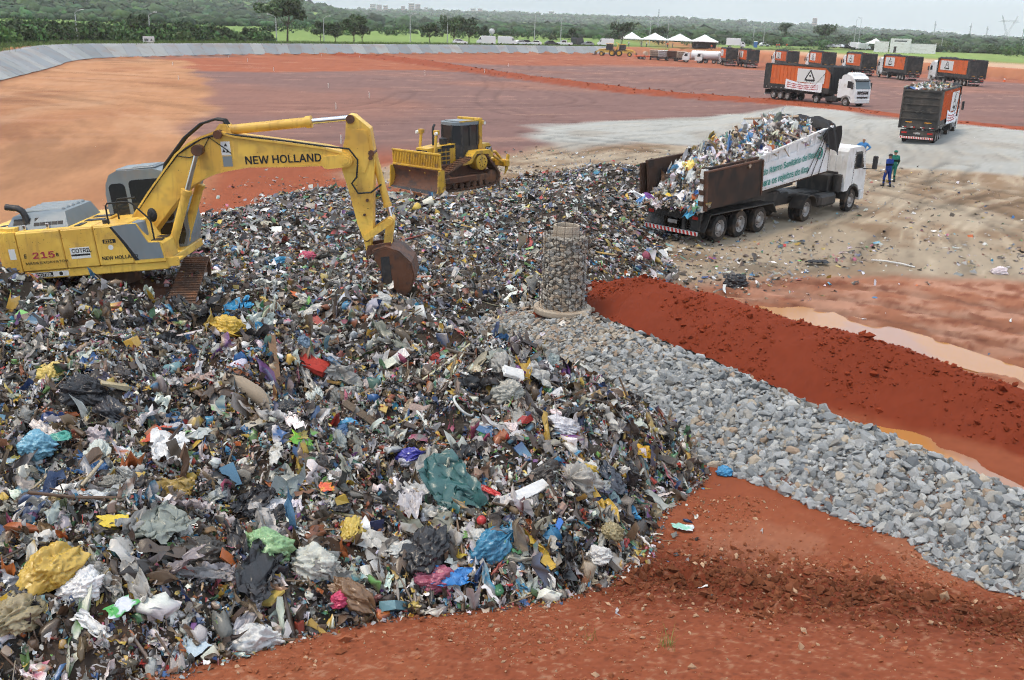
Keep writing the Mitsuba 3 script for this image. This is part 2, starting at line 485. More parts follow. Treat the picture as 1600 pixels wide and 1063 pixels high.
def soil_color(x, y, z, info):
    r = info['r']
    wx, wy = x + (nz(x, y, 0.12, 81, 4) - 0.5) * np.minimum(9, 0.06 * r + 1), y + (nz(x, y, 0.12, 83, 4) - 0.5) * np.minimum(14, 0.12 * r + 1)
    big, mid, fine = nz(x, y, 0.045, 91, 4), nz(x, y, 0.5, 93, 4), nz(x, y, 7, 95, 3)
    c = np.broadcast_to(np.array([0.225, 0.060, 0.026]), (len(x), 3)).copy()           # red soil
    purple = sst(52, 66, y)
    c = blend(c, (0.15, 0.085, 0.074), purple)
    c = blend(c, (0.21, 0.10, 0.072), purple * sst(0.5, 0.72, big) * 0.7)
    c = blend(c, (0.245, 0.074, 0.034), sst(-2, 2, poly_in(wx, wy, REDFAR)) * 0.9)
    c = blend(c, (0.235, 0.072, 0.034), sst(-5, 8, poly_in(wx, wy, REDBACK)) * 0.85)
    o = sst(-1.0, 1.5, poly_in(wx, wy, ORANGE))
    c = blend(c, (0.325, 0.16, 0.08), o)
    c = blend(c, (0.25, 0.105, 0.05), o * sst(0.52, 0.68, nz(x, y * 0.4, 0.11, 97, 4)) * 0.65)
    c = blend(c, (0.36, 0.21, 0.125), o * sst(0.56, 0.7, nz(x, y * 0.3, 0.16, 99, 4)) * 0.6)
    t = sst(-1.5, 1.5, poly_in(wx, wy, TAN))
    c = blend(c, (0.275, 0.22, 0.16), t)
    c = blend(c, (0.17, 0.105, 0.06), t * sst(0.42, 0.62, nz(x, y, 0.3, 101, 4)) * 0.85)
    g = sst(-1.2, 1.2, poly_in(wx, wy, GRAVEL))
    c = blend(c, (0.285, 0.282, 0.262), g)
    c = blend(c, (0.225, 0.195, 0.16), g * sst(0.5, 0.7, nz(x, y, 0.2, 103, 4)) * 0.55)
    # streaks left by wheels and blades, along the way the machines go
    bend = (nz(x, y, 0.05, 127, 2) - 0.5) * 14
    s1 = nz(x * 0.5 + y * 0.86, (y * 0.5 - x * 0.86 + bend) * 11, 0.22, 117, 5)
    s2 = nz((x * 0.9 + y * 0.43), (y * 0.9 - x * 0.43) * 8, 0.1, 119, 4)
    k1 = np.maximum(t, g * 0.5) * (1 - sst(-1.5, 0.3, poly_in(wx, wy, WET)))
    c = blend(c, c * 0.5, k1 * sst(0.55, 0.72, s1) * 0.75)
    c = blend(c, c * 0.3 + 0.7 * np.array([0.42, 0.35, 0.26]), k1 * sst(0.40, 0.28, s1) * 0.6)
    c = blend(c, c * 0.68, np.clip(purple - t - g, 0, 1) * sst(0.55, 0.75, s2) * 0.6)
    c = blend(c, c * 0.6 + 0.4 * np.array([0.36, 0.2, 0.14]), np.clip(purple - t - g, 0, 1) * sst(0.42, 0.28, s2) * 0.7)
    ra, an = np.hypot(x + 75, y - 40), np.arctan2(y - 40, x + 75)
    s3 = nz(ra * 1.0, an * 9, 0.45, 139, 5)
    c = blend(c, c * 0.66, o * sst(0.5, 0.68, s3) * 0.7)
    c = blend(c, (0.40, 0.23, 0.135), o * sst(0.44, 0.3, s3) * 0.4)
    w = sst(-0.6, 0.8, poly_in(wx, wy, WET))
    c = blend(c, (0.25, 0.10, 0.055), w)
    c = blend(c, (0.37, 0.20, 0.135), w * sst(0.46, 0.62, nz(x, y, 1.1, 133, 5)) * 0.75)
    c = blend(c, (0.15, 0.045, 0.022), w * sst(0.5, 0.66, nz(x, y, 1.9, 135, 4)) * 0.8)
    c = blend(c, (0.31, 0.16, 0.105), w * sst(0.48, 0.66, nz(x, y, 0.55, 105, 4)) * 0.8)
    near = sst(16, 11, y)
    c = blend(c, (0.255, 0.078, 0.034), near * sst(0.35, 0.65, mid) * 0.7)
    pale = sst(15, 13, y) * sst(11.5, 13, y) * sst(2.2, 3.5, x)
    c = blend(c, (0.29, 0.12, 0.068), pale * sst(0.47, 0.62, nz(x, y, 1.1, 107, 4)) * 0.7)
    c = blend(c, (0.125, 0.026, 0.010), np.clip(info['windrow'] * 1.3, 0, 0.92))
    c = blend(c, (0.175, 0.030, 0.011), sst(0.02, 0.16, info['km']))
    c = blend(c, (0.21, 0.05, 0.022), sst(0.05, 0.3, info['kt']))
    c = blend(c, (0.12, 0.115, 0.11), sst(0.05, 0.3, info['ks']) * (info['km'] < 0.05))
    speck = nz(x, y, 13, 115, 3)
    c = blend(c, (0.36, 0.19, 0.115), near * sst(0.56, 0.72, speck) * 0.55)
    c = blend(c, c * 0.55, near * sst(0.44, 0.28, speck) * 0.6)
    tk = info['track']
    c = blend(c, c * 0.62, tk * (0.45 + 0.4 * sst(30, 0, poly_in(x, y, TAN) * -1)) * (1 - 0.8 * o))
    heap = sst(-0.4, 0.4, heap_depth(x, y))
    c = blend(c, (0.035, 0.027, 0.02), heap)
    c = blend(c, (0.14, 0.06, 0.03), heap * sst(0.55, 0.7, nz(x, y, 0.7, 109, 3)) * 0.8)
    out = info['outside']
    grass = sst(6.5, 9, out + (mid - 0.5) * 4) * sst(70, 40, x)
    grass = np.maximum(grass, sst(30, 60, out) * sst(60, 80, x))
    road = sst(70, 100, x) * sst(10, 14, out) * sst(50, 40, out)
    c = blend(c, (0.30, 0.115, 0.055), sst(0, 1, out))
    c = blend(c, (0.36, 0.25, 0.17), road * 0.9)
    gcol = np.array([0.12, 0.185, 0.05]) + (nz(x, y, 0.03, 111, 4) - 0.5)[:, None] * np.array([0.06, 0.08, 0.02]) + (nz(x, y, 0.006, 113, 3) - 0.5)[:, None] * np.array([0.08, 0.05, 0.03])
    c = c * (1 - grass[:, None]) + np.clip(gcol, 0.02, 1) * grass[:, None]
    return np.clip(c * (0.86 + 0.28 * fine[:, None]) * (0.9 + 0.2 * mid[:, None]), 0.003, 0.9)


def ground_sheet():
    rad = np.concatenate([np.geomspace(1.5, 8, 14, endpoint=False), np.geomspace(8, 14, 180, endpoint=False), np.geomspace(14, 26, 130, endpoint=False), np.geomspace(26, 110, 150, endpoint=False), np.geomspace(110, 420, 80, endpoint=False), np.geomspace(420, 9000, 40)])
    a = np.radians(37)
    az = np.concatenate([np.linspace(-np.pi, -a, 30, endpoint=False), np.linspace(-a, a, 500, endpoint=False), np.linspace(a, np.pi, 31)])
    x, y, f = polar_sheet(rad, az)
    z, info = base_height(x, y)
    hz, hd = heap_height(x, y)
    col = soil_color(x, y, z, info)
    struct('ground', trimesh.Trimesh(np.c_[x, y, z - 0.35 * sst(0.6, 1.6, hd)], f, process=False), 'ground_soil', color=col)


ground_sheet()

# the soil under the trash, a sheet of its own
def heap_core():
    xs, ys = np.arange(-24, 10, 0.22), np.arange(4.5, 58, 0.22)
    X, Y = np.meshgrid(xs, ys, indexing='ij')
    x, y = X.ravel(), Y.ravel()
    hz, hd = heap_height(x, y)
    z = base_height(x, y, False)[0] + hz + (nz(x, y, 2.5, 121, 3) - 0.5) * 0.25 * (hd > 0) - 0.12 * (hd < 0.3)
    n = len(ys)
    i, j = np.meshgrid(np.arange(len(xs) - 1), np.arange(n - 1), indexing='ij')
    q = np.stack([i * n + j, (i + 1) * n + j, (i + 1) * n + j + 1, i * n + j + 1], -1).reshape(-1, 4)
    q = q[(hd[q] > -0.3).all(1)]
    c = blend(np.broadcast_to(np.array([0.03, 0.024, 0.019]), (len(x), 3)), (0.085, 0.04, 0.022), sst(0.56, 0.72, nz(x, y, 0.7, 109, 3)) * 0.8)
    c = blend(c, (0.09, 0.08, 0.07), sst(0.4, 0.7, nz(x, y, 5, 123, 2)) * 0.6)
    m = trimesh.Trimesh(np.c_[x, y, z], np.vstack([q[:, [0, 1, 2]], q[:, [0, 2, 3]]]), process=False)
    used = np.unique(m.faces)
    remap = np.zeros(len(x), int)
    remap[used] = np.arange(len(used))
    return trimesh.Trimesh(m.vertices[used], remap[m.faces], process=False), c[used]


labels['trash_heap'] = {'label': 'huge heap of mixed household trash and torn plastic bags in front of the yellow excavator', 'category': 'trash heap'}
hm, hc = heap_core()
put('soil', hm, 'soil_lumps', 'trash_heap', smooth=True, color=hc)
# puddles of muddy water
pbr('muddy_water', mikit.proc(lambda p, n, uv: mix((0.33, 0.165, 0.095), (0.38, 0.17, 0.05), smoothstep(0.45, 0.6, fbm(p.x * 0.5, p.y * 0.5, 0, 3)))), 0.12, 0.5)
for P in POOLS:
    q = Polygon(P).buffer(0.1)
    struct(numbered('puddle'), trimesh.creation.extrude_polygon(q, 0.05, engine='earcut').apply_translation((0, 0, -0.10)), 'muddy_water', smooth=False)
# ------------------------------------------------------------------ loose trash
def rotations(n, nrm=None, tilt=0.6, flow=0.0):
    """n random rotations whose z axis leans from the normals by about tilt."""
    spin = rng.uniform(0, 2 * np.pi, n)
    if flow:
        down = np.arctan2(nrm[:, 1], nrm[:, 0]) + np.pi / 2 + rng.normal(0, 0.45, n)
        spin = np.where(rng.random(n) < flow * np.clip(np.hypot(nrm[:, 0], nrm[:, 1]) * 4, 0, 1), down, spin)
    z = np.tile([0, 0, 1.0], (n, 1)) if nrm is None else np.array(nrm)
    z = z + rng.normal(0, tilt, (n, 3))
    z /= np.linalg.norm(z, axis=1, keepdims=True)
    a = np.cross(z, np.c_[np.cos(spin), np.sin(spin), np.zeros(n) + 0.01])
    a /= np.linalg.norm(a, axis=1, keepdims=True)
    return np.stack([a, np.cross(z, a), z], -1)


def grid_proto(nx, ny, amp, seed, lx=1.0, ly=1.0, pleats=2.0):
    """A scrap of film: torn outline, pleats along its length, crumpled."""
    r = np.random.default_rng(seed)
    ph, tw = r.uniform(0, 6.28, 3), r.uniform(-0.8, 0.8)
    def fn(x, y):
        q = np.stack([x * 2.6, y * 2.6, np.zeros_like(x) + seed], -1)
        n1, n2, n3 = (meshkit.fbm(q + 31 * k, 3, seed + k) - 0.5 for k in range(3))
        e = np.maximum(np.abs(x), np.abs(y)) * 2
        ang = np.arctan2(y, x)
        torn = 1 - e * (0.25 + 0.22 * np.sin(ang * r.integers(2, 5) + ph[0]) + 0.12 * np.sin(ang * 7 + ph[1]))
        z = np.sin(y * pleats * 6.28 + ph[2] + x * tw * 3) * amp * 0.4 + n1 * amp * 1.6 + tw * x * x * 0.5
        return np.stack([(x + n2 * 0.35) * lx * torn, (y * (0.8 - 0.2 * np.abs(x)) + n3 * 0.35) * ly * torn, z], -1) + r.normal(0, 0.018, (len(x), 3))
    m = bowed(-0.5, 0.5, -0.5, 0.5, nx, ny, fn)
    return m.vertices.copy(), m.faces.copy()


def hard_edged(vf):
    v, f = vf
    return v[f.ravel()], np.arange(f.size).reshape(-1, 3)


def blob_proto(sub, seed, flat=0.6, rough=0.45):
    r = np.random.default_rng(seed)
    m = trimesh.creation.icosphere(subdivisions=sub, radius=0.5)
    v = m.vertices
    q = meshkit.fbm(v * 3.1 + seed, 3, seed)
    ang = np.arctan2(v[:, 1], v[:, 0])
    fold = np.abs(np.sin(ang * r.integers(3, 6) + v[:, 2] * 4 + q * 5)) * 0.16
    v = v * (0.75 + (q - 0.5)[:, None] * rough * 2 - fold[:, None]) * [r.uniform(1.0, 1.7), r.uniform(0.7, 1.0), flat] + r.normal(0, 0.03, v.shape)
    return v, m.faces.copy()


def ribbon_proto(n, seed, w=0.16):
    r = np.random.default_rng(seed)
    t = np.linspace(-0.6, 0.6, n + 1)
    c = np.c_[t, np.cumsum(r.normal(0, 0.07, n + 1)), np.cumsum(r.normal(0, 0.06, n + 1))]
    s = np.c_[r.normal(0, 0.02, n + 1), np.full(n + 1, w) * r.uniform(0.5, 1.2, n + 1), r.normal(0, 0.07, n + 1)]
    v = np.vstack([c - s / 2, c + s / 2])
    k = n + 1
    f = np.vstack([[[i, i + 1, i + 1 + k], [i, i + 1 + k, i + k]] for i in range(n)])
    return v, f


def card_proto(seed, h=0.12):
    r = np.random.default_rng(seed)
    m = trimesh.creation.box((1, r.uniform(0.45, 0.8), h))
    return m.vertices + r.normal(0, 0.04, m.vertices.shape), m.faces.copy()


def bottle_proto(n=7):
    m = lathe_y([(-0.5, 0.01), (-0.5, 0.14), (0.1, 0.15), (0.3, 0.06), (0.42, 0.05), (0.42, 0.01)], n)
    return m.vertices.copy(), m.faces.copy()


def stick_proto(seed):
    r = np.random.default_rng(seed)
    m = tube([(-0.8, 0, 0), (0, r.normal(0, .05), r.normal(0, .05)), (0.8, r.normal(0, .1), 0)], [0.05, 0.045, 0.03], 4)
    return m.vertices.copy(), m.faces.copy()


FINE = [(grid_proto(6, 5, 0.4, s), 'soft') for s in range(1, 8)] + [(grid_proto(7, 4, 0.36, s, 1.7, 0.8, 1.5), 'soft') for s in range(8, 15)] + [(grid_proto(8, 3, 0.3, s, 2.2, 0.5, 1.0), 'soft') for s in range(15, 19)] + [(blob_proto(1, s), 'soft') for s in range(20, 25)] + \
       [(ribbon_proto(7, s), 'soft') for s in range(30, 34)] + [(ribbon_proto(6, s, 0.3), 'soft') for s in range(34, 36)] + [(hard_edged(card_proto(s)), 'hard') for s in range(40, 42)] + [(hard_edged(card_proto(s, 0.4)), 'hard') for s in range(43, 44)] + [(bottle_proto(), 'hard')] + [(stick_proto(s), 'wood') for s in range(50, 52)]
MEDIUM = [(grid_proto(3, 3, 0.42, s), 'soft') for s in range(60, 67)] + [(grid_proto(4, 2, 0.36, s, 1.7, 0.7, 1.0), 'soft') for s in range(67, 70)] + [(blob_proto(0, s), 'soft') for s in range(70, 73)] + [(ribbon_proto(4, s, 0.24), 'soft') for s in range(75, 79)] + [(hard_edged(card_proto(s)), 'hard') for s in range(80, 82)] + [(stick_proto(s), 'wood') for s in range(84, 85)]
COARSE = [(grid_proto(2, 2, 0.45, s), 'soft') for s in range(90, 96)] + [(ribbon_proto(2, s, 0.3), 'soft') for s in range(97, 99)] + [(hard_edged(card_proto(99)), 'hard')]

PALETTE = np.array([
    # weight, r, g, b
    [14, .74, .73, .71], [10, .54, .53, .51], [8, .34, .33, .31], [6, .20, .195, .19], [13, .022, .022, .025], [11, .045, .042, .04], [8, .085, .065, .048], [7, .14, .09, .055], [3.5, .22, .15, .09],
    [4, .38, .31, .22], [3, .40, .42, .43], [2.6, .05, .13, .30], [1.8, .05, .25, .42], [1.2, .12, .30, .36], [1.6, .02, .05, .14], [2.6, .52, .34, .05], [1.4, .62, .45, .12], [1.4, .05, .17, .08], [0.9, .16, .36, .10], [0.8, .09, .24, .19],
    [1.8, .40, .04, .035], [1.1, .45, .12, .03], [0.9, .42, .10, .17], [0.4, .16, .06, .22], [1.5, .42, .36, .30], [1.2, .30, .11, .055]])


def piece_colors(n, kind, vivid=1.0, clean=False):
    w = PALETTE[:, 0].copy()
    w[11:24] *= vivid
    if kind == 'wood':
        w = np.where(np.isin(np.arange(len(w)), [6, 7, 8, 9]), w, 0)
    if kind == 'hard':
        w[11:24] *= 2
        w[5:10] *= 0.35
    i = rng.choice(len(PALETTE), n, p=w / w.sum())
    c = PALETTE[i, 1:] * rng.uniform(0.7, 1.15, (n, 1)) * (1 + rng.normal(0, 0.05, (n, 3)))
    dirt = np.clip(rng.normal(0.02 if clean else 0.18, 0.2, (n, 1)), 0, 0.75)
    c = c * 1.55 if clean else c
    return np.clip(c * (1 - dirt) + np.array([0.13, 0.085, 0.055]) * dirt, 0.01, 0.8)


def scatter(x, y, z, nrm, size, protos, vivid=1.0, tilt=0.55, sink=0.15, flow=0.0, clean=False):
    """Many pieces of trash as one mesh with one colour each."""
    n = len(x)
    wts = np.array([1.0 if k == 'soft' else 0.55 if k == 'hard' else 0.7 for _, k in protos])
    pick = rng.choice(len(protos), n, p=wts / wts.sum())
    V, F, Cc, at = [], [], [], 0
    for k, ((v, f), kind) in enumerate(protos):
        m = np.nonzero(pick == k)[0]
        if not len(m):
            continue
        s = size[m] * (1.0 if kind == 'soft' else 0.75 if kind == 'hard' else 1.6)
        Q = rotations(len(m), nrm[m], tilt if kind != 'wood' else 0.2, flow)
        loc = v[None] * s[:, None, None] * (1 + rng.normal(0, 0.16, (len(m), 1, 3)))
        loc = loc + rng.normal(0, 0.035, loc.shape) * s[:, None, None] * (kind == 'soft')
        P = np.einsum('nij,nkj->nki', Q, loc) + np.stack([x[m], y[m], z[m]], -1)[:, None] + nrm[m][:, None] * (s * (0.5 - sink) * 0.3)[:, None, None]
        c = piece_colors(len(m), kind, vivid, clean)
        pattern = rng.random(len(m)) < 0.3
        second = piece_colors(len(m), 'hard', 2.0)
        vary = meshkit.noise(v[None] * 4 + rng.uniform(0, 90, (len(m), 1, 3)))
        cv = c[:, None] * (0.82 + 0.36 * vary[..., None])
        cv = np.where((pattern[:, None] & (vary > 0.56))[..., None], second[:, None], cv)
        V.append(P.reshape(-1, 3))
        F.append((f[None] + (np.arange(len(m)) * len(v))[:, None, None]).reshape(-1, 3) + at)
        Cc.append(cv.reshape(-1, 3))
        at += len(m) * len(v)
    return trimesh.Trimesh(np.vstack(V), np.vstack(F), process=False), np.vstack(Cc)


def surface(x, y, e=0.12):
    z = ground_z(x, y)
    zx, zy = (ground_z(x + e, y) - z) / e, (ground_z(x, y + e) - z) / e
    n = np.stack([-zx, -zy, np.ones_like(z)], -1)
    return z, n / np.linalg.norm(n, axis=1, keepdims=True)


def sample(n, x0, x1, y0, y1, prob):
    x, y = rng.uniform(x0, x1, n), rng.uniform(y0, y1, n)
    k = rng.random(n) < prob(x, y)
    return x[k], y[k]


def in_view(x, y, z=0.8, mx=90, my=120):
    v = np.stack([x, y, np.zeros_like(x) + z], -1) - EYE
    d = v @ CF
    px, py = 800 + FOC * (v @ CR) / d, 531.5 - FOC * (v @ CU) / d
    return (d > 1) & (px > -mx) & (px < 1600 + mx) & (py > -my) & (py < 1063 + my)


def sizes(n, med, spread, top_):
    return np.clip(med * np.exp(rng.normal(0, spread, n)), med * 0.3, top_)


def litter_layers():
    out = []
    # heap near the camera
    x, y = sample(86000, -13, 4.5, 5.5, 18.5, lambda x, y: (heap_depth(x, y) > -0.12) * in_view(x, y) * 0.75 * (1 - 0.4 * sst(0.58, 0.68, nz(x, y, 0.7, 109, 3))))
    z, n = surface(x, y)
    z = z + (nz(x, y, 2.8, 137, 3) - 0.42) * 0.34 * sst(0.1, 0.8, heap_depth(x, y))
    s = sizes(len(x), 0.105, 0.6, 0.5)
    b = s > 0.155
    out.append(scatter(x[b], y[b], z[b], n[b], s[b], FINE, 1.1, 0.7, 0.15, 0.7))
    b = ~b
    out.append(scatter(x[b], y[b], z[b], n[b], s[b], MEDIUM, 1.25, 0.75, 0.1, 0.6))
    x, y = sample(70000, -11, 4.5, 7, 17, lambda x, y: (heap_depth(x, y) > -0.25) * in_view(x, y) * 0.8)
    z, n = surface(x, y)
    z = z + (nz(x, y, 2.8, 137, 3) - 0.30) * 0.34 * sst(0.1, 0.8, heap_depth(x, y))
    out.append(scatter(x, y, z, n, sizes(len(x), 0.055, 0.4, 0.12), COARSE, 1.2, 0.9, 0.0, 0.5))
    x, y = sample(66000, -19, 8, 18.5, 32, lambda x, y: (heap_depth(x, y) > -0.15) * in_view(x, y) * 0.72)
    z, n = surface(x, y)
    out.append(scatter(x, y, z, n, sizes(len(x), 0.135, 0.5, 0.55), MEDIUM, 0.85, 0.6, 0.15, 0.4))
    x, y = sample(72000, -16, 10.5, 32, 60, lambda x, y: (heap_depth(x, y) > -0.4) * in_view(x, y) * 0.7 * sst(62, 38, y))
    z, n = surface(x, y)
    out.append(scatter(x, y, z, n, sizes(len(x), 0.165, 0.45, 0.6), COARSE, 0.85, 0.5))
    # thin spread of litter over the ground round the heap, along the truck's path and on the red soil
    def thin(x, y):
        d = heap_depth(x, y)
        patch = sst(0.46, 0.62, nz(x, y, 0.28, 131, 4))
        a = np.exp(np.minimum(d, 0) / 1.6) * (d < 0) * sst(18, 30, y) * (0.35 + patch)
        b = sst(-1, 2, poly_in(x, y, TAN)) * (0.10 + 0.45 * patch * sst(52, 30, y + 0.4 * np.abs(x - 10)))
        a = a * (ridge(x, y, MOUND)[1] < .02)
        a = a + np.exp(-((x - 6.0) ** 2 / 12 + (y - 34.5) ** 2 / 16)) * 0.8
        row = np.exp(-(seg_near(x, y, [(2.6, 29), (5, 30.2), (7, 29.3), (9, 31.2), (12, 34), (14, 36.5)])[0] / 0.55) ** 2) * 1.0
        return np.clip(a + b + row * (ridge(x, y, MOUND)[1] < .02), 0, 1)
    x, y = sample(60000, -20, 26, 22, 66, lambda x, y: thin(x, y) * in_view(x, y) * 0.75)
    z, n = surface(x, y)
    out.append(scatter(x, y, z, n, sizes(len(x), 0.13, 0.45, 0.4), COARSE, 0.8, 0.35))
    x, y = sample(5200, -4, 9, 8.5, 19, lambda x, y: np.exp(np.minimum(heap_depth(x, y), 0) / 0.55) * (heap_depth(x, y) < 0.1) * sst(10.0, 12.5, y + 0.4 * x) * 0.4)
    z, n = surface(x, y)
    out.append(scatter(x, y, z, n, sizes(len(x), 0.075, 0.5, 0.22), MEDIUM, 1.3, 0.3))
    return out


layers = litter_layers()
mesh_l = trimesh.util.concatenate([m for m, _ in layers])
put('loose_litter', mesh_l, 'trash_plastic', 'trash_heap', smooth=True, kind='stuff', color=np.vstack([c for _, c in layers]))


# the largest crumpled bags and sheets, each an entry of its own
def crumple(v, seed, amp, freq=3.0):
    q = meshkit.fbm(v * freq + seed * 3.7, 4, seed)
    ridge_ = 1 - np.abs(meshkit.fbm(v * freq * 1.7 + seed, 3, seed + 5) - 0.5) * 4
    ridge2 = 1 - np.abs(meshkit.fbm(v * freq * 4.1 + seed * 1.3, 2, seed + 11) - 0.5) * 4
    return ((q - 0.5) * 1.6 + ridge_ * 0.45 + ridge2 * 0.22) * amp


def bag_mesh(seed, L, W, Hh, knot=True, sub=3):
    """A filled, knotted carrier bag."""
    m = trimesh.creation.icosphere(subdivisions=sub + (sub == 3 and L > 0.24), radius=1.0)
    v = m.vertices.copy()
    u = v / np.linalg.norm(v, axis=1, keepdims=True)
    ang = np.arctan2(v[:, 2], v[:, 1])
    pleat = np.sin(ang * 9 + 5 * meshkit.noise(v * 2 + seed)) * 0.13 * sst(-0.4, 0.9, v[:, 0])
    u = u * (1 + 0.5 * (meshkit.noise(u * 1.6 + seed * 2.1)[:, None] - 0.5) * np.array([1.2, 1.2, 0.9]))
    d = 0.9 + crumple(v, seed, 0.3) + pleat + 0.14 * (1 - 6 * np.abs(meshkit.fbm(v * [2.2, 4.5, 4.5] + seed, 3, seed + 21) - 0.5))
    if knot:
        neck = sst(0.55, 0.98, v[:, 0])
        d = d * (1 - 0.25 * neck)
        v = u * d[:, None]
        v[:, 1:] *= (1 - 0.72 * neck)[:, None]
        v[:, 0] += neck * 0.35
        fl = sst(1.15, 1.35, v[:, 0])
        v[:, 1:] *= (1 + 1.6 * fl)[:, None]
    else:
        v = u * d[:, None]
    v[:, 2] = np.where(v[:, 2] < -0.35, -0.35 + (v[:, 2] + 0.35) * 0.3, v[:, 2])
    return trimesh.Trimesh(v * [L / 2, W / 2, Hh / 2 * 1.3], m.faces, process=False)


def sheet_mesh(seed, L, W, amp=0.25, n=22, t=0.006):
    """A torn, rumpled sheet of film or cloth."""
    r = np.random.default_rng(seed)
    fold = r.uniform(0.25, 0.9)
    def fn(x, y):
        p = np.stack([x * 2, y * 2, np.zeros_like(x) + seed], -1)
        edge = 1 - 0.3 * meshkit.fbm(p * 1.3 + 5, 3, seed) * (np.maximum(np.abs(x), np.abs(y)) > 0.3)
        z = crumple(p, seed, amp * 0.6, 1.5) + np.abs(np.sin((x * np.cos(fold) + y * np.sin(fold)) * 9 + crumple(p, seed + 1, 2.0, 1.0))) * amp * 0.35
        X = x * L * edge + crumple(p, seed + 2, 0.25 * L, 1.0)
        Y = y * W * edge + crumple(p, seed + 3, 0.25 * W, 1.0)
        return np.stack([X, Y, z * min(L, W) * 1.6], -1)
    return thick(bowed(-0.5, 0.5, -0.5, 0.5, n, int(n * max(0.5, min(1.5, W / L))), fn), t)


def tone(mesh, c, seed, dirt=0.3, second=None):
    v = mesh.vertices
    sc_ = np.ptp(v, axis=0).max() + 1e-6
    a, b = meshkit.fbm(v / sc_ * 5 + seed, 4, seed), meshkit.fbm(v / sc_ * 2.2 + seed * 2, 3, seed + 3)
    col = np.broadcast_to(np.asarray(c, float), v.shape) * (0.8 + 0.4 * a[:, None])
    if second is not None:
        col = np.where((b > 0.53)[:, None], np.asarray(second, float), col)
    k = np.clip((a - 0.5) * 3, 0, 1) * dirt
    return np.clip(col * (1 - k[:, None]) + np.array([0.10, 0.06, 0.04]) * k[:, None], 0.008, 0.82)


def lay(P, heading, nrm=None, tip=0.0):
    """A placement at P on the slope."""
    n = surface(np.array([P[0]]), np.array([P[1]]), 0.3)[1][0] if nrm is None else nrm
    n = n + np.array([math.cos(heading), math.sin(heading), 0]) * tip
    n /= np.linalg.norm(n)
    a = np.array([math.cos(heading), math.sin(heading), 0.0])
    a = a - n * (a @ n)
    a /= np.linalg.norm(a)
    M = np.eye(4)
    M[:3, 0], M[:3, 1], M[:3, 2], M[:3, 3] = a, np.cross(n, a), n, P
    return M


def big_pieces():
    x, y = sample(2600, -10.5, 4.2, 7.5, 26, lambda x, y: (heap_depth(x, y) > 0.25) * in_view(x, y, mx=0, my=0) * sst(27, 9, y))
    x, y = x[:250], y[:250]
    z, n = surface(x, y)
    cols = piece_colors(len(x), 'soft', 0.6)
    brown = (cols[:, 0] > cols[:, 2] * 1.35) & (cols[:, 0] < .3)
    cols[brown] = np.array([[.5, .49, .46], [.03, .03, .032], [.28, .27, .25]])[rng.integers(0, 3, int(brown.sum()))]
    for i in range(len(x)):
        L = float(np.clip(rng.normal(0.36, 0.12), 0.2, 0.65))
        seed = 500 + i
        if rng.random() < 0.3:
            m = bag_mesh(seed, L, L * rng.uniform(0.55, 0.9), L * rng.uniform(0.4, 0.65), rng.random() < 0.6, 3)
            nm = 'bag'
        else:
            m = sheet_mesh(seed, L * 1.7, L * rng.uniform(0.35, 0.8), 0.55, 16, 0.004)
            nm = 'plastic_sheet'
        m = xf(m, lay((x[i], y[i], z[i] + 0.04), rng.uniform(0, 6.28), n[i] + rng.normal(0, 0.25, 3)))
        put(nm, m, 'trash_plastic', 'trash_heap', smooth=True, color=tone(m, cols[i], seed, 0.45))


big_pieces()

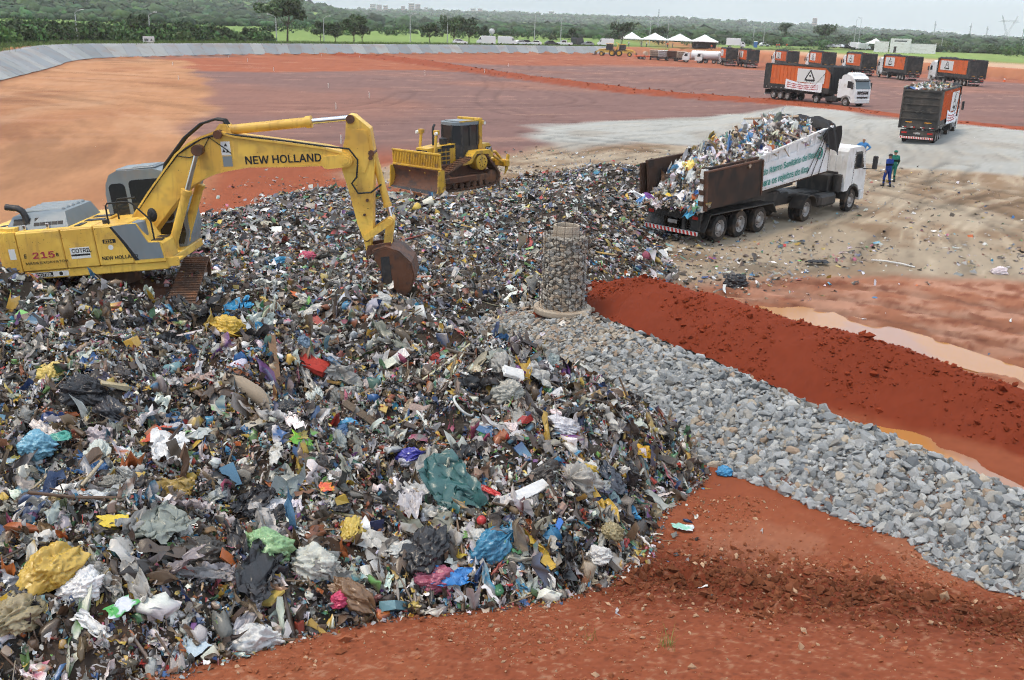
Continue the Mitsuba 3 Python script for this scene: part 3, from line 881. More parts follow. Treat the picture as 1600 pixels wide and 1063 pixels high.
# single pieces that stand out in the heap
def hero(name, kind, px, py, size, color, label, catg, heading=0.0, tip=0.0, dirt=0.25, second=None, lift=0.06, heap=True, group=None, seed=None):
    P = spot(px, py, heap)
    s = seed if seed is not None else int(px * 7 + py)
    L, W = size if isinstance(size, tuple) else (size, size * 0.7)
    if kind == 'bag':
        m = bag_mesh(s, L, W, min(L, W) * 0.75)
    elif kind == 'lump':
        m = bag_mesh(s, L, W, min(L, W) * 0.8, False)
    elif kind == 'sheet':
        m = sheet_mesh(s, L, W, 0.22, 26)
    elif kind == 'flat':
        m = sheet_mesh(s, L, W, 0.08, 14)
    elif kind == 'plank':
        r = np.random.default_rng(s)
        m = box(-L / 2, L / 2, -W / 2, W / 2, -0.018, 0.018, 0.004).subdivide().subdivide()
        m.vertices += np.c_[np.zeros(len(m.vertices)), crumple(m.vertices * 2, s, 0.02), crumple(m.vertices, s, 0.02)]
    elif kind == 'roll':
        m = tube([(-L / 2, 0, 0), (-L / 5, 0.03, 0.03), (L / 5, 0, 0.02), (L / 2, -0.04, -0.02)], [W / 2 * 0.8, W / 2, W / 2, W / 2 * 0.75], 14)
        m = m.subdivide()
        m.vertices *= 1 + crumple(m.vertices, s, 0.12)[:, None] * [0, 1, 1]
    elif kind == 'box':
        m = box(-L / 2, L / 2, -W / 2, W / 2, -W * 0.2, W * 0.25, 0.01).subdivide().subdivide()
        m.vertices += np.stack([crumple(m.vertices * 2, s + k, 0.06 * L) for k in range(3)], -1)
    elif kind == 'ball':
        m = trimesh.creation.icosphere(subdivisions=3, radius=L / 2)
    elif kind == 'ring':
        a = np.linspace(0, 2 * np.pi, 25)
        m = tube(np.c_[np.cos(a), np.sin(a), 0.1 * np.sin(a)] * L / 2, W, 7, False)
    elif kind == 'pail':
        m = lathe_z([(0, 0.01), (0, L * 0.4), (L, L * 0.5), (L, L * 0.46), (0.02, L * 0.37), (0.02, 0.01)], 20)
        m = xf(m, trimesh.transformations.rotation_matrix(1.3, [0, 1, 0]))
    if heap and heap_depth(P[:1], P[1:2])[0] > 0.1 and P[1] < 18.5:
        lift += 0.07 + max(0.0, float(nz(P[:1], P[1:2], 2.8, 137, 3)[0] - 0.42) * 0.34)
    M = lay(P + [0, 0, lift], heading, None, tip)
    m = xf(m, M)
    c = tone(m, color, s, dirt, second)
    mat = 'trash_matte' if kind in ('plank', 'roll', 'box') else 'trash_plastic'
    key = put(name, m, mat, smooth=35 if False else kind not in ('plank', 'box'), color=c, label=label, cat=catg, group=group)
    return key


WHITE, BLACK, YELL, BLUE, TEAL, GREYC = (.68, .67, .66), (.02, .02, .023), (.55, .36, .05), (.03, .17, .45), (.035, .105, .105), (.34, .36, .34)
HEROES = [
    ('plastic_bag', 'sheet', 270, 727, (.75, .5), WHITE, 'large crumpled white plastic bag hanging beside an orange rag', 'plastic bag', 1.9),
    ('rag', 'sheet', 247, 703, (.75, .24), (.50, .07, .02), 'orange red rag twisted down the heap left of a big white bag', 'rag', 1.6),
    ('tarpaulin', 'sheet', 690, 775, (1.25, .75), TEAL, 'dark teal tarpaulin torn and draped down the face of the heap', 'tarpaulin', -1.1),
    ('plastic_bag', 'sheet', 368, 491, (.75, .5), (.02, .22, .42), 'bright blue plastic bag on top of the heap near the excavator tracks', 'plastic bag', 0.5),
    ('plastic_bag', 'lump', 356, 526, (.55, .4), YELL, 'dull yellow plastic bag lying right below the bright blue one', 'plastic bag', 0.2),
    ('plastic_bag', 'bag', 86, 911, (.62, .45), (.50, .33, .06), 'tied translucent yellow bag with scraps inside near the left edge', 'plastic bag', 1.2),
    ('plastic_bag', 'sheet', 255, 852, (.72, .55), (.22, .24, .21), 'open smoky grey plastic bag with a wide mouth', 'plastic bag', 1.3),
    ('tarpaulin', 'sheet', 698, 918, (.72, .3), (.03, .19, .50), 'bright blue plastic sheet at the foot of the heap on red soil', 'plastic sheet', 0.2),
    ('garbage_bag', 'bag', 668, 872, (.75, .5), BLACK, 'torn black garbage bag above the bright blue sheet at the foot', 'garbage bag', 1.4),
    ('garbage_bag', 'sheet', 406, 935, (1.05, .5), BLACK, 'long black garbage bag hanging down near the bottom of the heap', 'garbage bag', 1.6),
    ('garbage_bag', 'bag', 131, 626, (.62, .45), BLACK, 'plump black garbage bag high in the left of the heap', 'garbage bag', 0.4),
    ('garbage_bag', 'bag', 172, 662, (.6, .4), (.03, .032, .04), 'black garbage bag just below another at the left of the heap', 'garbage bag', -0.6),
    ('garbage_bag', 'sheet', 395, 815, (.7, .45), BLACK, 'black plastic bag ripped open above the light green bag', 'garbage bag', 1.2),
    ('snack_packet', 'flat', 186, 968, (.42, .2), (.07, .35, .08), 'empty green snack packet with white and blue print', 'packet', 1.0, 0, .1, (.6, .62, .7)),
    ('wrapper', 'flat', 174, 836, (.45, .25), (.62, .45, .03), 'bright yellow food wrapper with red corner', 'wrapper', 0.5, 0, .1, (.5, .2, .05)),
    ('plastic_bag', 'bag', 131, 931, (.46, .34), WHITE, 'small white bag stuffed full to the right of the yellow bag', 'plastic bag', 0.9),
    ('sack', 'bag', 553, 946, (.55, .3), (.19, .11, .06), 'brown sack at the foot of the heap beside a pink bag', 'sack', -0.4),
    ('plastic_bag', 'lump', 533, 955, (.26, .2), (.55, .06, .14), 'small pink bag at the foot of the heap', 'plastic bag', 0.6),
    ('cardboard_box', 'box', 486, 581, (.6, .3), (.36, .035, .025), 'crushed red cardboard box half buried in the heap', 'box', -0.35),
    ('jeans', 'sheet', 519, 581, (.42, .35), (.10, .17, .26), 'faded blue denim cloth beside a crushed red box', 'cloth', 1.2),
    ('jeans', 'sheet', 476, 552, (.45, .28), (.13, .19, .26), 'pale blue cloth just above a crushed red box', 'cloth', 1.4),
    ('plastic_bag', 'flat', 467, 706, (.42, .22), (.27, .55, .05), 'lime green plastic bag with dark print', 'plastic bag', -0.15, 0, .05, (.16, .42, .05)),
    ('plank', 'plank', 432, 602, (1.75, .13), (.22, .13, .075), 'long brown wooden plank slanting down the heap', 'plank', -0.95),
    ('plank', 'plank', 584, 672, (1.3, .14), (.12, .09, .065), 'dark weathered plank in the middle of the heap', 'plank', -0.6),
    ('plank', 'plank', 578, 858, (1.25, .12), (.06, .05, .045), 'black wet plank leaning down the face of the heap', 'plank', -1.3),
    ('carpet', 'roll', 386, 622, (.85, .26), (.34, .27, .20), 'rolled beige carpet end sticking out of the heap', 'carpet', -0.2),
    ('plastic_bag', 'bag', 392, 1010, (.5, .38), (.55, .55, .54), 'pale grey bag at the bottom toe of the heap', 'plastic bag', 0.3),
    ('plastic_sheet', 'flat', 291, 1030, (.5, .3), (.45, .54, .6), 'pale blue plastic sheet at the bottom of the picture', 'plastic sheet', 1.0),
    ('plastic_bag', 'lump', 60, 722, (.42, .36), (.16, .36, .48), 'light blue bag beside a green cloth strip', 'plastic bag', 0.4),
    ('cloth', 'sheet', 82, 712, (.5, .18), (.07, .33, .27), 'sea green cloth strip lying on a light blue bag', 'cloth', 0.5),
    ('card', 'flat', 17, 734, (.28, .2), (.62, .52, .14), 'small yellow printed card at the left edge', 'card', 1.2, 0, .05, (.3, .42, .5)),
    ('plastic_bag', 'sheet', 1000, 718, (.5, .25), (.62, .36, .02), 'bright yellow bag near the right end of the heap', 'plastic bag', 0.1),
    ('plastic_bag', 'lump', 1131, 742, (.26, .2), (.04, .24, .46), 'small blue bag alone on the red soil', 'plastic bag', 0.1),
    ('packet', 'flat', 1063, 830, (.34, .2), (.6, .64, .66), 'white packet with green print lying on the red soil', 'packet', -0.15, 0, .05, (.25, .5, .4)),
    ('plastic_bag', 'sheet', 756, 778, (.52, .1), (.5, .03, .03), 'red plastic strip to the right of the teal tarpaulin', 'plastic strip', -0.5),
    ('ball', 'ball', 752, 829, .14, (.45, .03, .03), 'red ball right below the teal tarpaulin', 'ball'),
    ('plastic_bag', 'bag', 552, 846, (.36, .26), (.50, .36, .07), 'yellow bag hanging left of a black wet plank', 'plastic bag', 1.5),
    ('wrapper', 'flat', 606, 789, (.3, .16), (.03, .06, .42), 'shiny royal blue wrapper left of the teal tarpaulin', 'wrapper', -0.1),
    ('wrapper', 'flat', 508, 788, (.22, .2), (.62, .3, .04), 'orange and yellow biscuit wrapper', 'wrapper', 0.3, 0, .05, (.6, .1, .04)),
    ('plastic_bag', 'sheet', 530, 763, (.5, .3), (.6, .58, .56), 'white bag hanging above an orange biscuit wrapper', 'plastic bag', 1.7),
    ('ring', 'ring', 724, 646, (.42, .022), (.55, .55, .53), 'white plastic hoop with dark bands in the middle of the heap', 'hoop', 0.4, 0.5),
    ('plastic_bag', 'lump', 418, 872, (.55, .42), (.24, .40, .20), 'pale green translucent bag above a long black one', 'plastic bag', 0.3),
    ('plastic_bag', 'bag', 640, 706 + 20, (.38, .26), (.05, .05, .3), 'small violet and white packet among brown debris', 'packet', 0.2, 0, .1, (.6, .6, .7)),
    ('foam_block', 'box', 800, 600, (.42, .2), (.72, .72, .7), 'white foam board below the pale stones', 'foam board', 0.2),
    ('foam_block', 'box', 815, 788, (.9, .16), (.66, .66, .66), 'long white plastic strip slanting at the right of the heap', 'plastic strip', 0.7),
    ('pipe', 'roll', 1395, 414, (1.5, .06), (.6, .6, .58), 'white plastic pipe lying on the wet tan ground', 'pipe', -0.55),
    ('plastic_bag', 'lump', 1560, 428, (.5, .3), (.7, .62, .64), 'white and pink bag on the red mud', 'plastic bag', 0.1),
    ('garbage_bag', 'sheet', 1272, 415, (1.0, .4), BLACK, 'black plastic sheet at the end of the row of litter', 'garbage bag', 0.2),
    ('garbage_bag', 'bag', 1150, 447, (.7, .5), BLACK, 'black bag in the row of litter behind the red soil mound', 'garbage bag', 0.4),
    ('pail', 'pail', 662, 322, .42, (.62, .6, .5), 'cream plastic pail lying behind the excavator bucket', 'pail', 0.2),
    ('pail', 'pail', 648, 330, .3, (.55, .38, .06), 'yellow plastic tub beside a cream pail', 'tub', 1.2),
    ('plastic_bag', 'sheet', 336, 433, (.75, .4), (.6, .58, .53), 'pale torn bag right of the excavator tracks', 'plastic bag', -0.1),
    ('plastic_bag', 'lump', 480, 405, (.45, .3), (.5, .08, .14), 'small pink bag on the heap under the excavator boom', 'plastic bag', 0.2),
    ('plastic_bag', 'lump', 440, 413, (.5, .3), (.03, .22, .4), 'small blue bag on the heap under the excavator boom', 'plastic bag', 0.2),
    ('slipper', 'flat', 873, 834, (.26, .1), (.04, .16, .5), 'blue sandal sole at the right face of the heap', 'sandal', 1.4),
    ('plastic_bag', 'sheet', 947, 757, (.62, .36), (.05, .06, .08), 'dark navy plastic flap near the right toe of the heap', 'plastic sheet', -0.5),
    ('plastic_bag', 'lump', 955, 848, (.3, .26), (.28, .23, .12), 'round dull tan bag at the right toe of the heap', 'plastic bag', 0.1),
    ('plastic_bag', 'lump', 935, 882, (.38, .26), (.58, .57, .55), 'white bag at the right toe of the heap on the red soil', 'plastic bag', 0.2),
]
for h in HEROES:
    hero(*h)


# ------------------------------------------------------------------ stone drain
def stone_mesh(seed, L, flat=0.55):
    r = np.random.default_rng(seed)
    p = r.normal(0, 1, (13, 3))
    p /= np.linalg.norm(p, axis=1, keepdims=True)
    p *= np.array([0.5 * L, 0.5 * L * r.uniform(0.5, 0.85), 0.5 * L * flat * r.uniform(0.6, 1.1)])
    return hull(p)


STONES = [stone_mesh(s, 1.0) for s in range(700, 724)]
STONE_COL = np.array([[.215, .225, .23], [.265, .275, .28], [.165, .175, .18], [.305, .31, .31], [.36, .36, .345], [.245, .235, .215], [.33, .28, .22], [.28, .21, .155], [.13, .14, .15]])
STONE_W = np.array([4, 6, 4, 5, 4, 2.6, 1.4, 0.9, 2.2])


def stone_colors(n, warm=0.0):
    w = STONE_W * (1 + warm * np.array([-.6, -.5, -.6, -.4, .5, 2, 8, 7, -.5]))
    return STONE_COL[rng.choice(9, n, p=w / w.sum())] * rng.uniform(0.85, 1.2, (n, 1))


WELL = spot(878, 499)
WELL = WELL + np.array([WELL[0], WELL[1], 0]) / np.hypot(WELL[0], WELL[1]) * 0.74


def drain_stones():
    def prob(x, y):
        d, s, t = seg_near(x, y, STONE)
        i = np.clip(t.astype(int), 0, len(STONE) - 2)
        S = np.asarray(STONE)
        w = t - i
        wf = S[i, 3] * (1 - w) + S[i + 1, 3] * w
        edge = (nz(x, y, 1.1, 141, 3) - 0.5) * 0.7
        return np.where(s > 0, d < 0.75, d < wf + edge) * (heap_depth(x, y) < 0.3) * in_view(x, y)
    n = 84000
    x, y = rng.uniform(-3.5, 11.5, n), rng.uniform(7.5, 27, n)
    k = prob(x, y) > 0
    k &= np.hypot(x - WELL[0], y - WELL[1]) > 0.8
    x, y = x[k][:17500], y[k][:17500]
    z, nrm = surface(x, y, 0.25)
    L = np.clip(0.148 * np.exp(rng.normal(0, 0.42, len(x))), 0.06, 0.34)
    warm = sst(19.5, 22.5, y)
    col = np.where((rng.random(len(x)) < warm)[:, None], stone_colors(len(x), 1.0), stone_colors(len(x)))
    L = L * (1 - 0.25 * warm)
    Q = rotations(len(x), nrm, 0.38)
    lift = rng.uniform(-0.02, 0.35, len(x)) * L * 0.6
    pick = rng.integers(0, len(STONES), len(x))
    dist = np.linalg.norm(np.stack([x, y, z], -1) - EYE, axis=1)
    show = in_view(x, y, 0.6, -10, -10)
    score = np.where(show, L / dist + lift * 0.02, 0)
    order = np.argsort(-score)
    V, F, C_, at = [], [], [], 0
    for rank, i in enumerate(order):
        m = STONES[pick[i]]
        v = m.vertices * L[i] * (1 + 0.0 * i)
        v = v @ Q[i].T + [x[i], y[i], z[i] + lift[i]]
        cv = np.broadcast_to(col[i], v.shape) * (0.93 + 0.14 * ((m.vertices[:, 2:3] * 7 + pick[i]) % 1))
        if rank < 300:
            put('stone', trimesh.Trimesh(v, m.faces, process=False), 'stone', 'stone_drain', smooth=False, color=cv)
        else:
            V.append(v)
            F.append(m.faces + at)
            C_.append(cv)
            at += len(v)
    put('small_stone', trimesh.Trimesh(np.vstack(V), np.vstack(F), process=False), 'stone', 'stone_drain', smooth=False, color=np.vstack(C_), kind='stuff')


labels['stone_drain'] = {'label': 'long bank of broken grey rocks running down to the lower right', 'category': 'stone bank'}
drain_stones()


# loose lumps of soil
def soil_lumps():
    x1, y1 = sample(26000, 1, 14, 14, 27, lambda x, y: sst(0.02, 0.3, ridge(x, y, MOUND)[1]) * 0.9 * sst(0.3, 0.6, nz(x, y, 1.1, 157, 3)))
    x2, y2 = sample(52000, -4, 11, 7, 15, lambda x, y: (heap_depth(x, y) < 0) * in_view(x, y) * (0.1 + 0.7 * sst(0.5, 0.62, nz(x, y, 0.8, 151, 4)) + 0.9 * np.exp(-((y - 12.6 + 0.12 * x + 0.022 * x * x) / 1.0) ** 2) * sst(-.6, 2, x)) * 0.9)
    x3, y3 = sample(16000, -45, 50, 80, 225, lambda x, y: ridge(x, y, STRIP)[1] * 0.8)
    x, y = np.r_[x1, x2, x3], np.r_[y1, y2, y3]
    L = np.r_[np.clip(0.04 * np.exp(rng.normal(0, 0.65, len(x1))), 0.016, 0.28), np.clip(0.021 * np.exp(rng.normal(0, 0.6, len(x2))), 0.01, 0.2), np.clip(0.16 * np.exp(rng.normal(0, 0.4, len(x3))), 0.08, 0.4)]
    z = base_height(x, y)[0]
    base = np.vstack([np.tile([0.185, 0.034, 0.013], (len(x1), 1)), np.tile([0.26, 0.088, 0.042], (len(x2), 1)), np.tile([0.21, 0.05, 0.022], (len(x3), 1))])
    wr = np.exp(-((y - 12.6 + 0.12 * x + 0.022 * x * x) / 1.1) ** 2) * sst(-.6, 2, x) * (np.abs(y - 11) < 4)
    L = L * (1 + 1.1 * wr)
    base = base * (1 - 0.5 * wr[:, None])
    c = base * rng.uniform(0.75, 1.35, (len(x), 1))
    pale = (np.arange(len(x)) >= len(x1)) & (np.arange(len(x)) < len(x1) + len(x2)) & (rng.random(len(x)) < 0.24 * (1 - wr))
    c[pale] = np.array([0.42, 0.27, 0.17]) * rng.uniform(0.7, 1.2, (int(pale.sum()), 1))
    octa = trimesh.Trimesh([[1, 0, 0], [-1, 0, 0], [0, 1, 0], [0, -1, 0], [0, 0, 1], [0, 0, -1]], [[0, 2, 4], [2, 1, 4], [1, 3, 4], [3, 0, 4], [2, 0, 5], [1, 2, 5], [3, 1, 5], [0, 3, 5]], process=False)
    protos = [octa] * 6
    V, F, C_, at = [], [], [], 0
    pick = rng.integers(0, 6, len(x))
    for k, m in enumerate(protos):
        v = m.vertices * 0.5 * np.random.default_rng(k).uniform(0.6, 1.15, (6, 1)) * [1.2, 1, 0.75]
        i = np.nonzero(pick == k)[0]
        Q = rotations(len(i), None, 0.5)
        P = np.einsum('nij,nkj->nki', Q, v[None] * L[i, None, None]) + np.stack([x[i], y[i], z[i] + L[i] * 0.18], -1)[:, None]
        V.append(P.reshape(-1, 3))
        F.append((m.faces[None] + (np.arange(len(i)) * 6)[:, None, None]).reshape(-1, 3) + at)
        C_.append(np.repeat(c[i], 6, 0))
        at += 6 * len(i)
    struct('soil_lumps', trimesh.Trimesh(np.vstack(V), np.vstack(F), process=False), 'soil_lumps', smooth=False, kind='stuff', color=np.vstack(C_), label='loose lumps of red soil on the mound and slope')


soil_lumps()
# ------------------------------------------------------------------ excavator
def worn_yellow(base, k):
    def fn(p, n, uv):
        a = fbm(p.x * 1.4, p.y * 1.4, p.z * 1.4, 4)
        runs = fbm(p.x * 16, p.y * 16, p.z * 1.3 + 5, 3)
        chip = fbm(p.x * 34, p.y * 34, p.z * 34, 2)
        c = mix(base, (base[0] * 0.72, base[1] * 0.62, base[2] * 0.6), smoothstep(0.4, 0.7, a) * 0.7)
        c = mix(c, (0.25, 0.14, 0.06), smoothstep(0.56, 0.74, runs) * k)
        c = mix(c, (0.10, 0.05, 0.03), smoothstep(0.79, 0.85, chip) * smoothstep(0.45, 0.6, a) * 0.9)
        return mix(c, (0.21, 0.12, 0.065), smoothstep(0.58, 0.76, fbm(p.x * 3 + 7, p.y * 3, p.z * 3, 3)) * k)
    return mikit.proc(fn)


pbr('machine_yellow', worn_yellow((0.74, 0.48, 0.085), 0.26), mikit.proc(lambda p, n, uv: 0.3 + 0.35 * fbm(p.x * 3, p.y * 3, p.z * 3, 3)), 0.5)
pbr('dozer_yellow', worn_yellow((0.60, 0.36, 0.035), 0.65), 0.45, 0.5)
pbr('rusty_steel', dirty((0.13, 0.055, 0.03), (0.05, 0.035, 0.03), 0.8, 3, 14), 0.6, 0.5, 0.3)
pbr('muddy_steel', dirty((0.10, 0.06, 0.042), (0.20, 0.09, 0.045), 0.9, 2.4, 9), 0.8, 0.3)
pbr('cab_grey', dirty((0.175, 0.21, 0.235), (0.22, 0.17, 0.13), 0.25, 1.5, 8), 0.4, 0.5)
pbr('dark_paint', dirty((0.022, 0.022, 0.024), (0.09, 0.065, 0.05), 0.5, 2, 8), 0.5, 0.5)
pbr('black_rubber', dirty((0.018, 0.018, 0.018), (0.13, 0.09, 0.06), 0.6, 3, 10), 0.85, 0.3)
pbr('chrome', (0.75, 0.75, 0.76), 0.18, 0.5, 1.0)
pbr('dark_glass', (0.012, 0.016, 0.02), 0.06, 0.6, clearcoat=0.6)
pbr('ink_black', (0.012, 0.012, 0.012), 0.6)
pbr('ink_red', (0.35, 0.03, 0.05), 0.6)
pbr('sticker_white', (0.62, 0.62, 0.60), 0.5)
pbr('white_paint', dirty((0.72, 0.73, 0.73), (0.32, 0.24, 0.17), 0.3, 1.8, 8), 0.35, 0.5, clearcoat=0.2)
pbr('lamp_lens', (0.75, 0.75, 0.7), 0.1, 0.7)


def track_loop(circles, width, thick_, y, pitch=0.19, grouser=0.055):
    """A crawler track round some wheels (x, z, r): (links, grouser pads)."""
    shape = None
    for (x, z, r) in circles:
        c = Point(x, z).buffer(r, 20)
        shape = c if shape is None else shape.union(c)
    out = shape.convex_hull
    ring = out.buffer(thick_, join_style=1).difference(out)
    band = trimesh.creation.extrude_polygon(ring, width, engine='earcut')
    v = band.vertices
    band = trimesh.Trimesh(np.c_[v[:, 0], y + width / 2 - v[:, 2], v[:, 1]], band.faces, process=False)
    if band.volume < 0:
        band.invert()
    line = out.buffer(thick_).exterior
    n = int(line.length / pitch)
    pads = []
    for k in range(n):
        a, b = line.interpolate(k / n, True), line.interpolate((k + 0.02) / n, True)
        t = np.array([b.x - a.x, 0, b.y - a.y])
        t /= np.linalg.norm(t)
        nrm = np.array([t[2], 0, -t[0]])
        c = out.centroid
        if nrm @ [a.x - c.x, 0, a.y - c.y] < 0:
            nrm = -nrm
        M = np.eye(4)
        M[:3, 0], M[:3, 1], M[:3, 2], M[:3, 3] = t, np.cross(nrm, t), nrm, (a.x, y, a.y)
        if np.linalg.det(M[:3, :3]) < 0:
            M[:3, 1] *= -1
        pads.append(xf(cat(box(-pitch * .46, pitch * .46, -width / 2 - .01, width / 2 + .01, -.015, .02), box(-.018, .018, -width / 2 - .01, width / 2 + .01, .0, grouser)), M))
    return band, cat(*pads)


def ram(t, name_a, name_b, a, b, r, k, mat='machine_yellow'):
    """A hydraulic cylinder: barrel from a to the share k of the way, polished rod to b."""
    a, b = np.asarray(a, float), np.asarray(b, float)
    m = a + (b - a) * k
    put(name_a, cat(rod(a, m, r, 14), rod(a + (m - a) * 0.93, m, r * 1.22, 14), rod(a - (b - a) * 0.0, a + (m - a) * 0.06, r * 1.15, 14)), mat, t, smooth=40)
    return put(name_b, rod(m, b, r * 0.56, 12), 'chrome', t, smooth=40)


def excavator():
    M = np.eye(4)
    M[:3, 3] = (-9, 22.95, 1.0)
    t = thing('excavator', 'large yellow crawler excavator with its bucket digging into the trash heap', 'excavator', M)
    B = trimesh.transformations.rotation_matrix(math.radians(-6.7), [0, 1, 0])
    B[:3, 3] = (-2.85, 0, 0.58)
    def p(name, mesh, mat, parent=t, smooth=30, **k):
        return put(name, xf(mesh, B), mat, parent, smooth=smooth, **k)
    # upper body
    arc = [(-0.42 + 0.62 * (abs(y) / 1.3) ** 3.2, y) for y in np.linspace(-1.3, 1.3, 21)]
    cw = p('counterweight', cat(prism_xy([(0.45, -1.3)] + arc + [(0.45, 1.3)], 0.0, 1.08), prism_xy([(0.44, -1.22)] + [(x + 0.07, y * 0.94) for x, y in arc] + [(0.44, 1.22)], 1.08, 1.16), prism_xy([(0.44, -1.2)] + [(x + 0.09, y * 0.92) for x, y in arc] + [(0.44, 1.2)], -0.1, 0.0)), 'machine_yellow')
    for y in (-0.75, 0.75):
        p('lifting_slot', box(-0.12, 0.06, y - 0.12, y + 0.12, 1.14, 1.163), 'ink_black', cw)
    p('deck', cat(box(0.45, 3.84, -1.27, 1.3, -0.06, 0.13, 0.02), box(0.45, 3.2, -1.1, 1.25, 0.13, 1.03), box(3.2, 3.6, -0.9, 0.3, 0.13, 0.4)), 'machine_yellow')
    for a, b in ((0.46, 1.5), (1.515, 2.27), (2.285, 3.1)):
        p('side_panel', box(a, b, -1.3, -1.12, 0.14, 1.06, 0.025), 'machine_yellow')
    p('top_cover', cat(box(0.46, 2.27, -1.28, 1.2, 1.035, 1.075, 0.012), box(2.285, 3.1, -1.28, -0.45, 1.035, 1.075, 0.012)), 'machine_yellow')
    con = p('tool_box', prism_xz([(3.11, 0.14), (3.11, 1.06), (3.3, 1.06), (3.52, 0.62), (3.78, 0.6), (3.83, 0.55), (3.83, 0.14)], -1.3, -0.5), 'machine_yellow')
    p('grey_decal', prism_xz([(2.72, 1.04), (3.1, 1.062), (3.29, 1.055), (3.5, 0.6), (3.76, 0.585), (3.8, 0.22), (3.2, 0.22), (3.0, 0.62)], -1.304, -1.3), 'cab_grey', con)
    p('black_stripe', prism_xz([(2.68, 1.03), (2.73, 1.04), (3.0, 0.62), (3.22, 0.21), (3.12, 0.21), (2.93, 0.6)], -1.3065, -1.3), 'ink_black', con)
    p('step_plate', cat(box(3.53, 3.78, -1.2, -0.98, 0.61, 0.63), box(3.53, 3.78, -0.85, -0.62, 0.61, 0.63)), 'dark_paint', con)
    p('work_lamp', lathe_z([(0, 0.0), (0, .17), (.45, .15), (.5, .0)], 16).apply_transform(frame(3.3, -1.1, 0.62, 0)), 'cab_grey', con)
    p('foot_step', cat(box(3.83, 4.1, -1.25, -0.85, 0.1, 0.14), box(3.83, 4.1, -1.25, -1.2, 0.0, 0.2), box(3.95, 4.0, -1.2, -0.9, 0.0, 0.12)), 'machine_yellow', con)
    # engine hood with ribs, vents and exhaust
    hd = p('engine_hood', loft([[(x, y, z) for x, y, z in ((0.12, -1.05, 1.075), (1.62, -1.05, 1.075), (0.12, 0.75, 1.075), (1.62, 0.75, 1.075), (0.25, -0.8, 1.36), (1.5, -0.8, 1.40), (0.25, 0.6, 1.36), (1.5, 0.6, 1.40), (0.4, -0.7, 1.42), (1.35, -0.7, 1.45), (0.4, 0.5, 1.42), (1.35, 0.5, 1.45))]]), 'cab_grey')
    for y in np.linspace(-0.62, 0.42, 5):
        p('hood_rib', box(0.36, 1.42, y - 0.075, y + 0.075, 1.40, 1.475, 0.03), 'cab_grey', hd)
    for k in range(5):
        for r in range(2):
            p('vent_slot', xf(box(-0.065, 0.065, -0.045, 0.045, -0.006, 0.006), frame(0.86 + 0.14 * k, -0.885 - 0.085 * r, 1.275 - 0.10 * r, 0.0, 0, 0.86)), 'ink_black', hd)
    p('vent_slot', xf(box(-0.2, 0.2, -0.08, 0.08, -0.006, 0.006), frame(0.5, -0.91, 1.245, 0, 0, 0.86)), 'ink_black', hd)
    for x in (0.6, 1.15):
        p('latch', box(x - .035, x + .035, -1.08, -1.03, 1.08, 1.2, .01), 'chrome', hd)
    p('exhaust_pipe', tube([(0.6, -0.9, 1.15), (0.6, -0.9, 1.38), (0.56, -0.9, 1.5), (0.46, -0.9, 1.57), (0.2, -0.9, 1.62)], 0.075, 12), 'dark_paint')
    for k, (x0, x1, y0, y1) in enumerate(((1.75, 2.2, -0.5, -0.25), (1.75, 2.2, 0.0, 0.25), (1.78, 1.92, -1.1, -0.7))):
        p('grille', box(x0, x1, y0, y1, 1.076, 1.092), 'dark_paint')
    p('filler_neck', cat(lathe_z([(0, 0), (0, .08), (.09, .08), (.09, 0)], 12).apply_translation((2.5, -1.0, 1.07))), 'dark_paint')
    p('handrail', cat(tube([(2.62, -1.15, 1.07), (2.63, -1.15, 1.48), (2.68, -1.15, 1.55), (3.15, -1.15, 1.55), (3.25, -1.15, 1.5), (3.55, -1.15, 1.15), (3.6, -1.15, 1.05), (3.6, -1.15, 0.62)], 0.02, 7), tube([(2.62, -0.55, 1.07), (2.63, -0.55, 1.48), (2.68, -0.55, 1.55), (3.1, -0.55, 1.55)], 0.02, 7)), 'ink_black')
    # cab
    prof = [(2.02, 0.1), (2.03, 1.55), (2.08, 1.8), (2.2, 2.02), (2.4, 2.1), (3.3, 2.08), (3.48, 2.02), (3.62, 1.8), (3.9, 0.95), (3.9, 0.5), (3.75, 0.05)]
    cb = p('cab', prism_xz(prof, 0.33, 1.3), 'cab_grey')
    p('roof_panel', cat(box(2.35, 3.3, 0.42, 1.2, 2.085, 2.13, 0.015), box(2.75, 3.25, 0.5, 1.1, 2.12, 2.15, 0.01)), 'cab_grey', cb)
    def rr(x0, x1, z0, z1, r):
        return list(Polygon([(x0 + r, z0 + r), (x1 - r, z0 + r), (x1 - r, z1 - r), (x0 + r, z1 - r)]).buffer(r, 5).exterior.coords)[:-1]
    for q in (rr(2.14, 2.54, 0.6, 1.8, 0.12), rr(2.64, 3.6, 0.8, 1.85, 0.1), [(2.95, 0.25), (2.95, 0.75), (3.8, 0.75), (3.82, 0.45), (3.72, 0.2)]):
        w = p('window', prism_xz(q, 0.32, 0.34), 'dark_glass', cb)
    p('front_window', hull([(3.635, 0.42, 1.76), (3.635, 1.2, 1.76), (3.895, 0.42, 1.0), (3.895, 1.2, 1.0), (3.60, 0.42, 1.76), (3.86, 1.2, 1.0), (3.86, 0.42, 1.0), (3.6, 1.2, 1.76)]).apply_translation((0.012, 0, 0)), 'dark_glass', cb)
    p('rear_window', box(2.012, 2.03, 0.5, 1.1, 0.8, 1.65), 'dark_glass', cb)
    p('mirror', xf(trimesh.creation.icosphere(subdivisions=2, radius=1), trimesh.transformations.scale_matrix(0.15, None) @ np.diag([0.75, 0.5, 1.1, 1])).apply_translation((3.5, -0.75, 1.14)), 'ink_black')
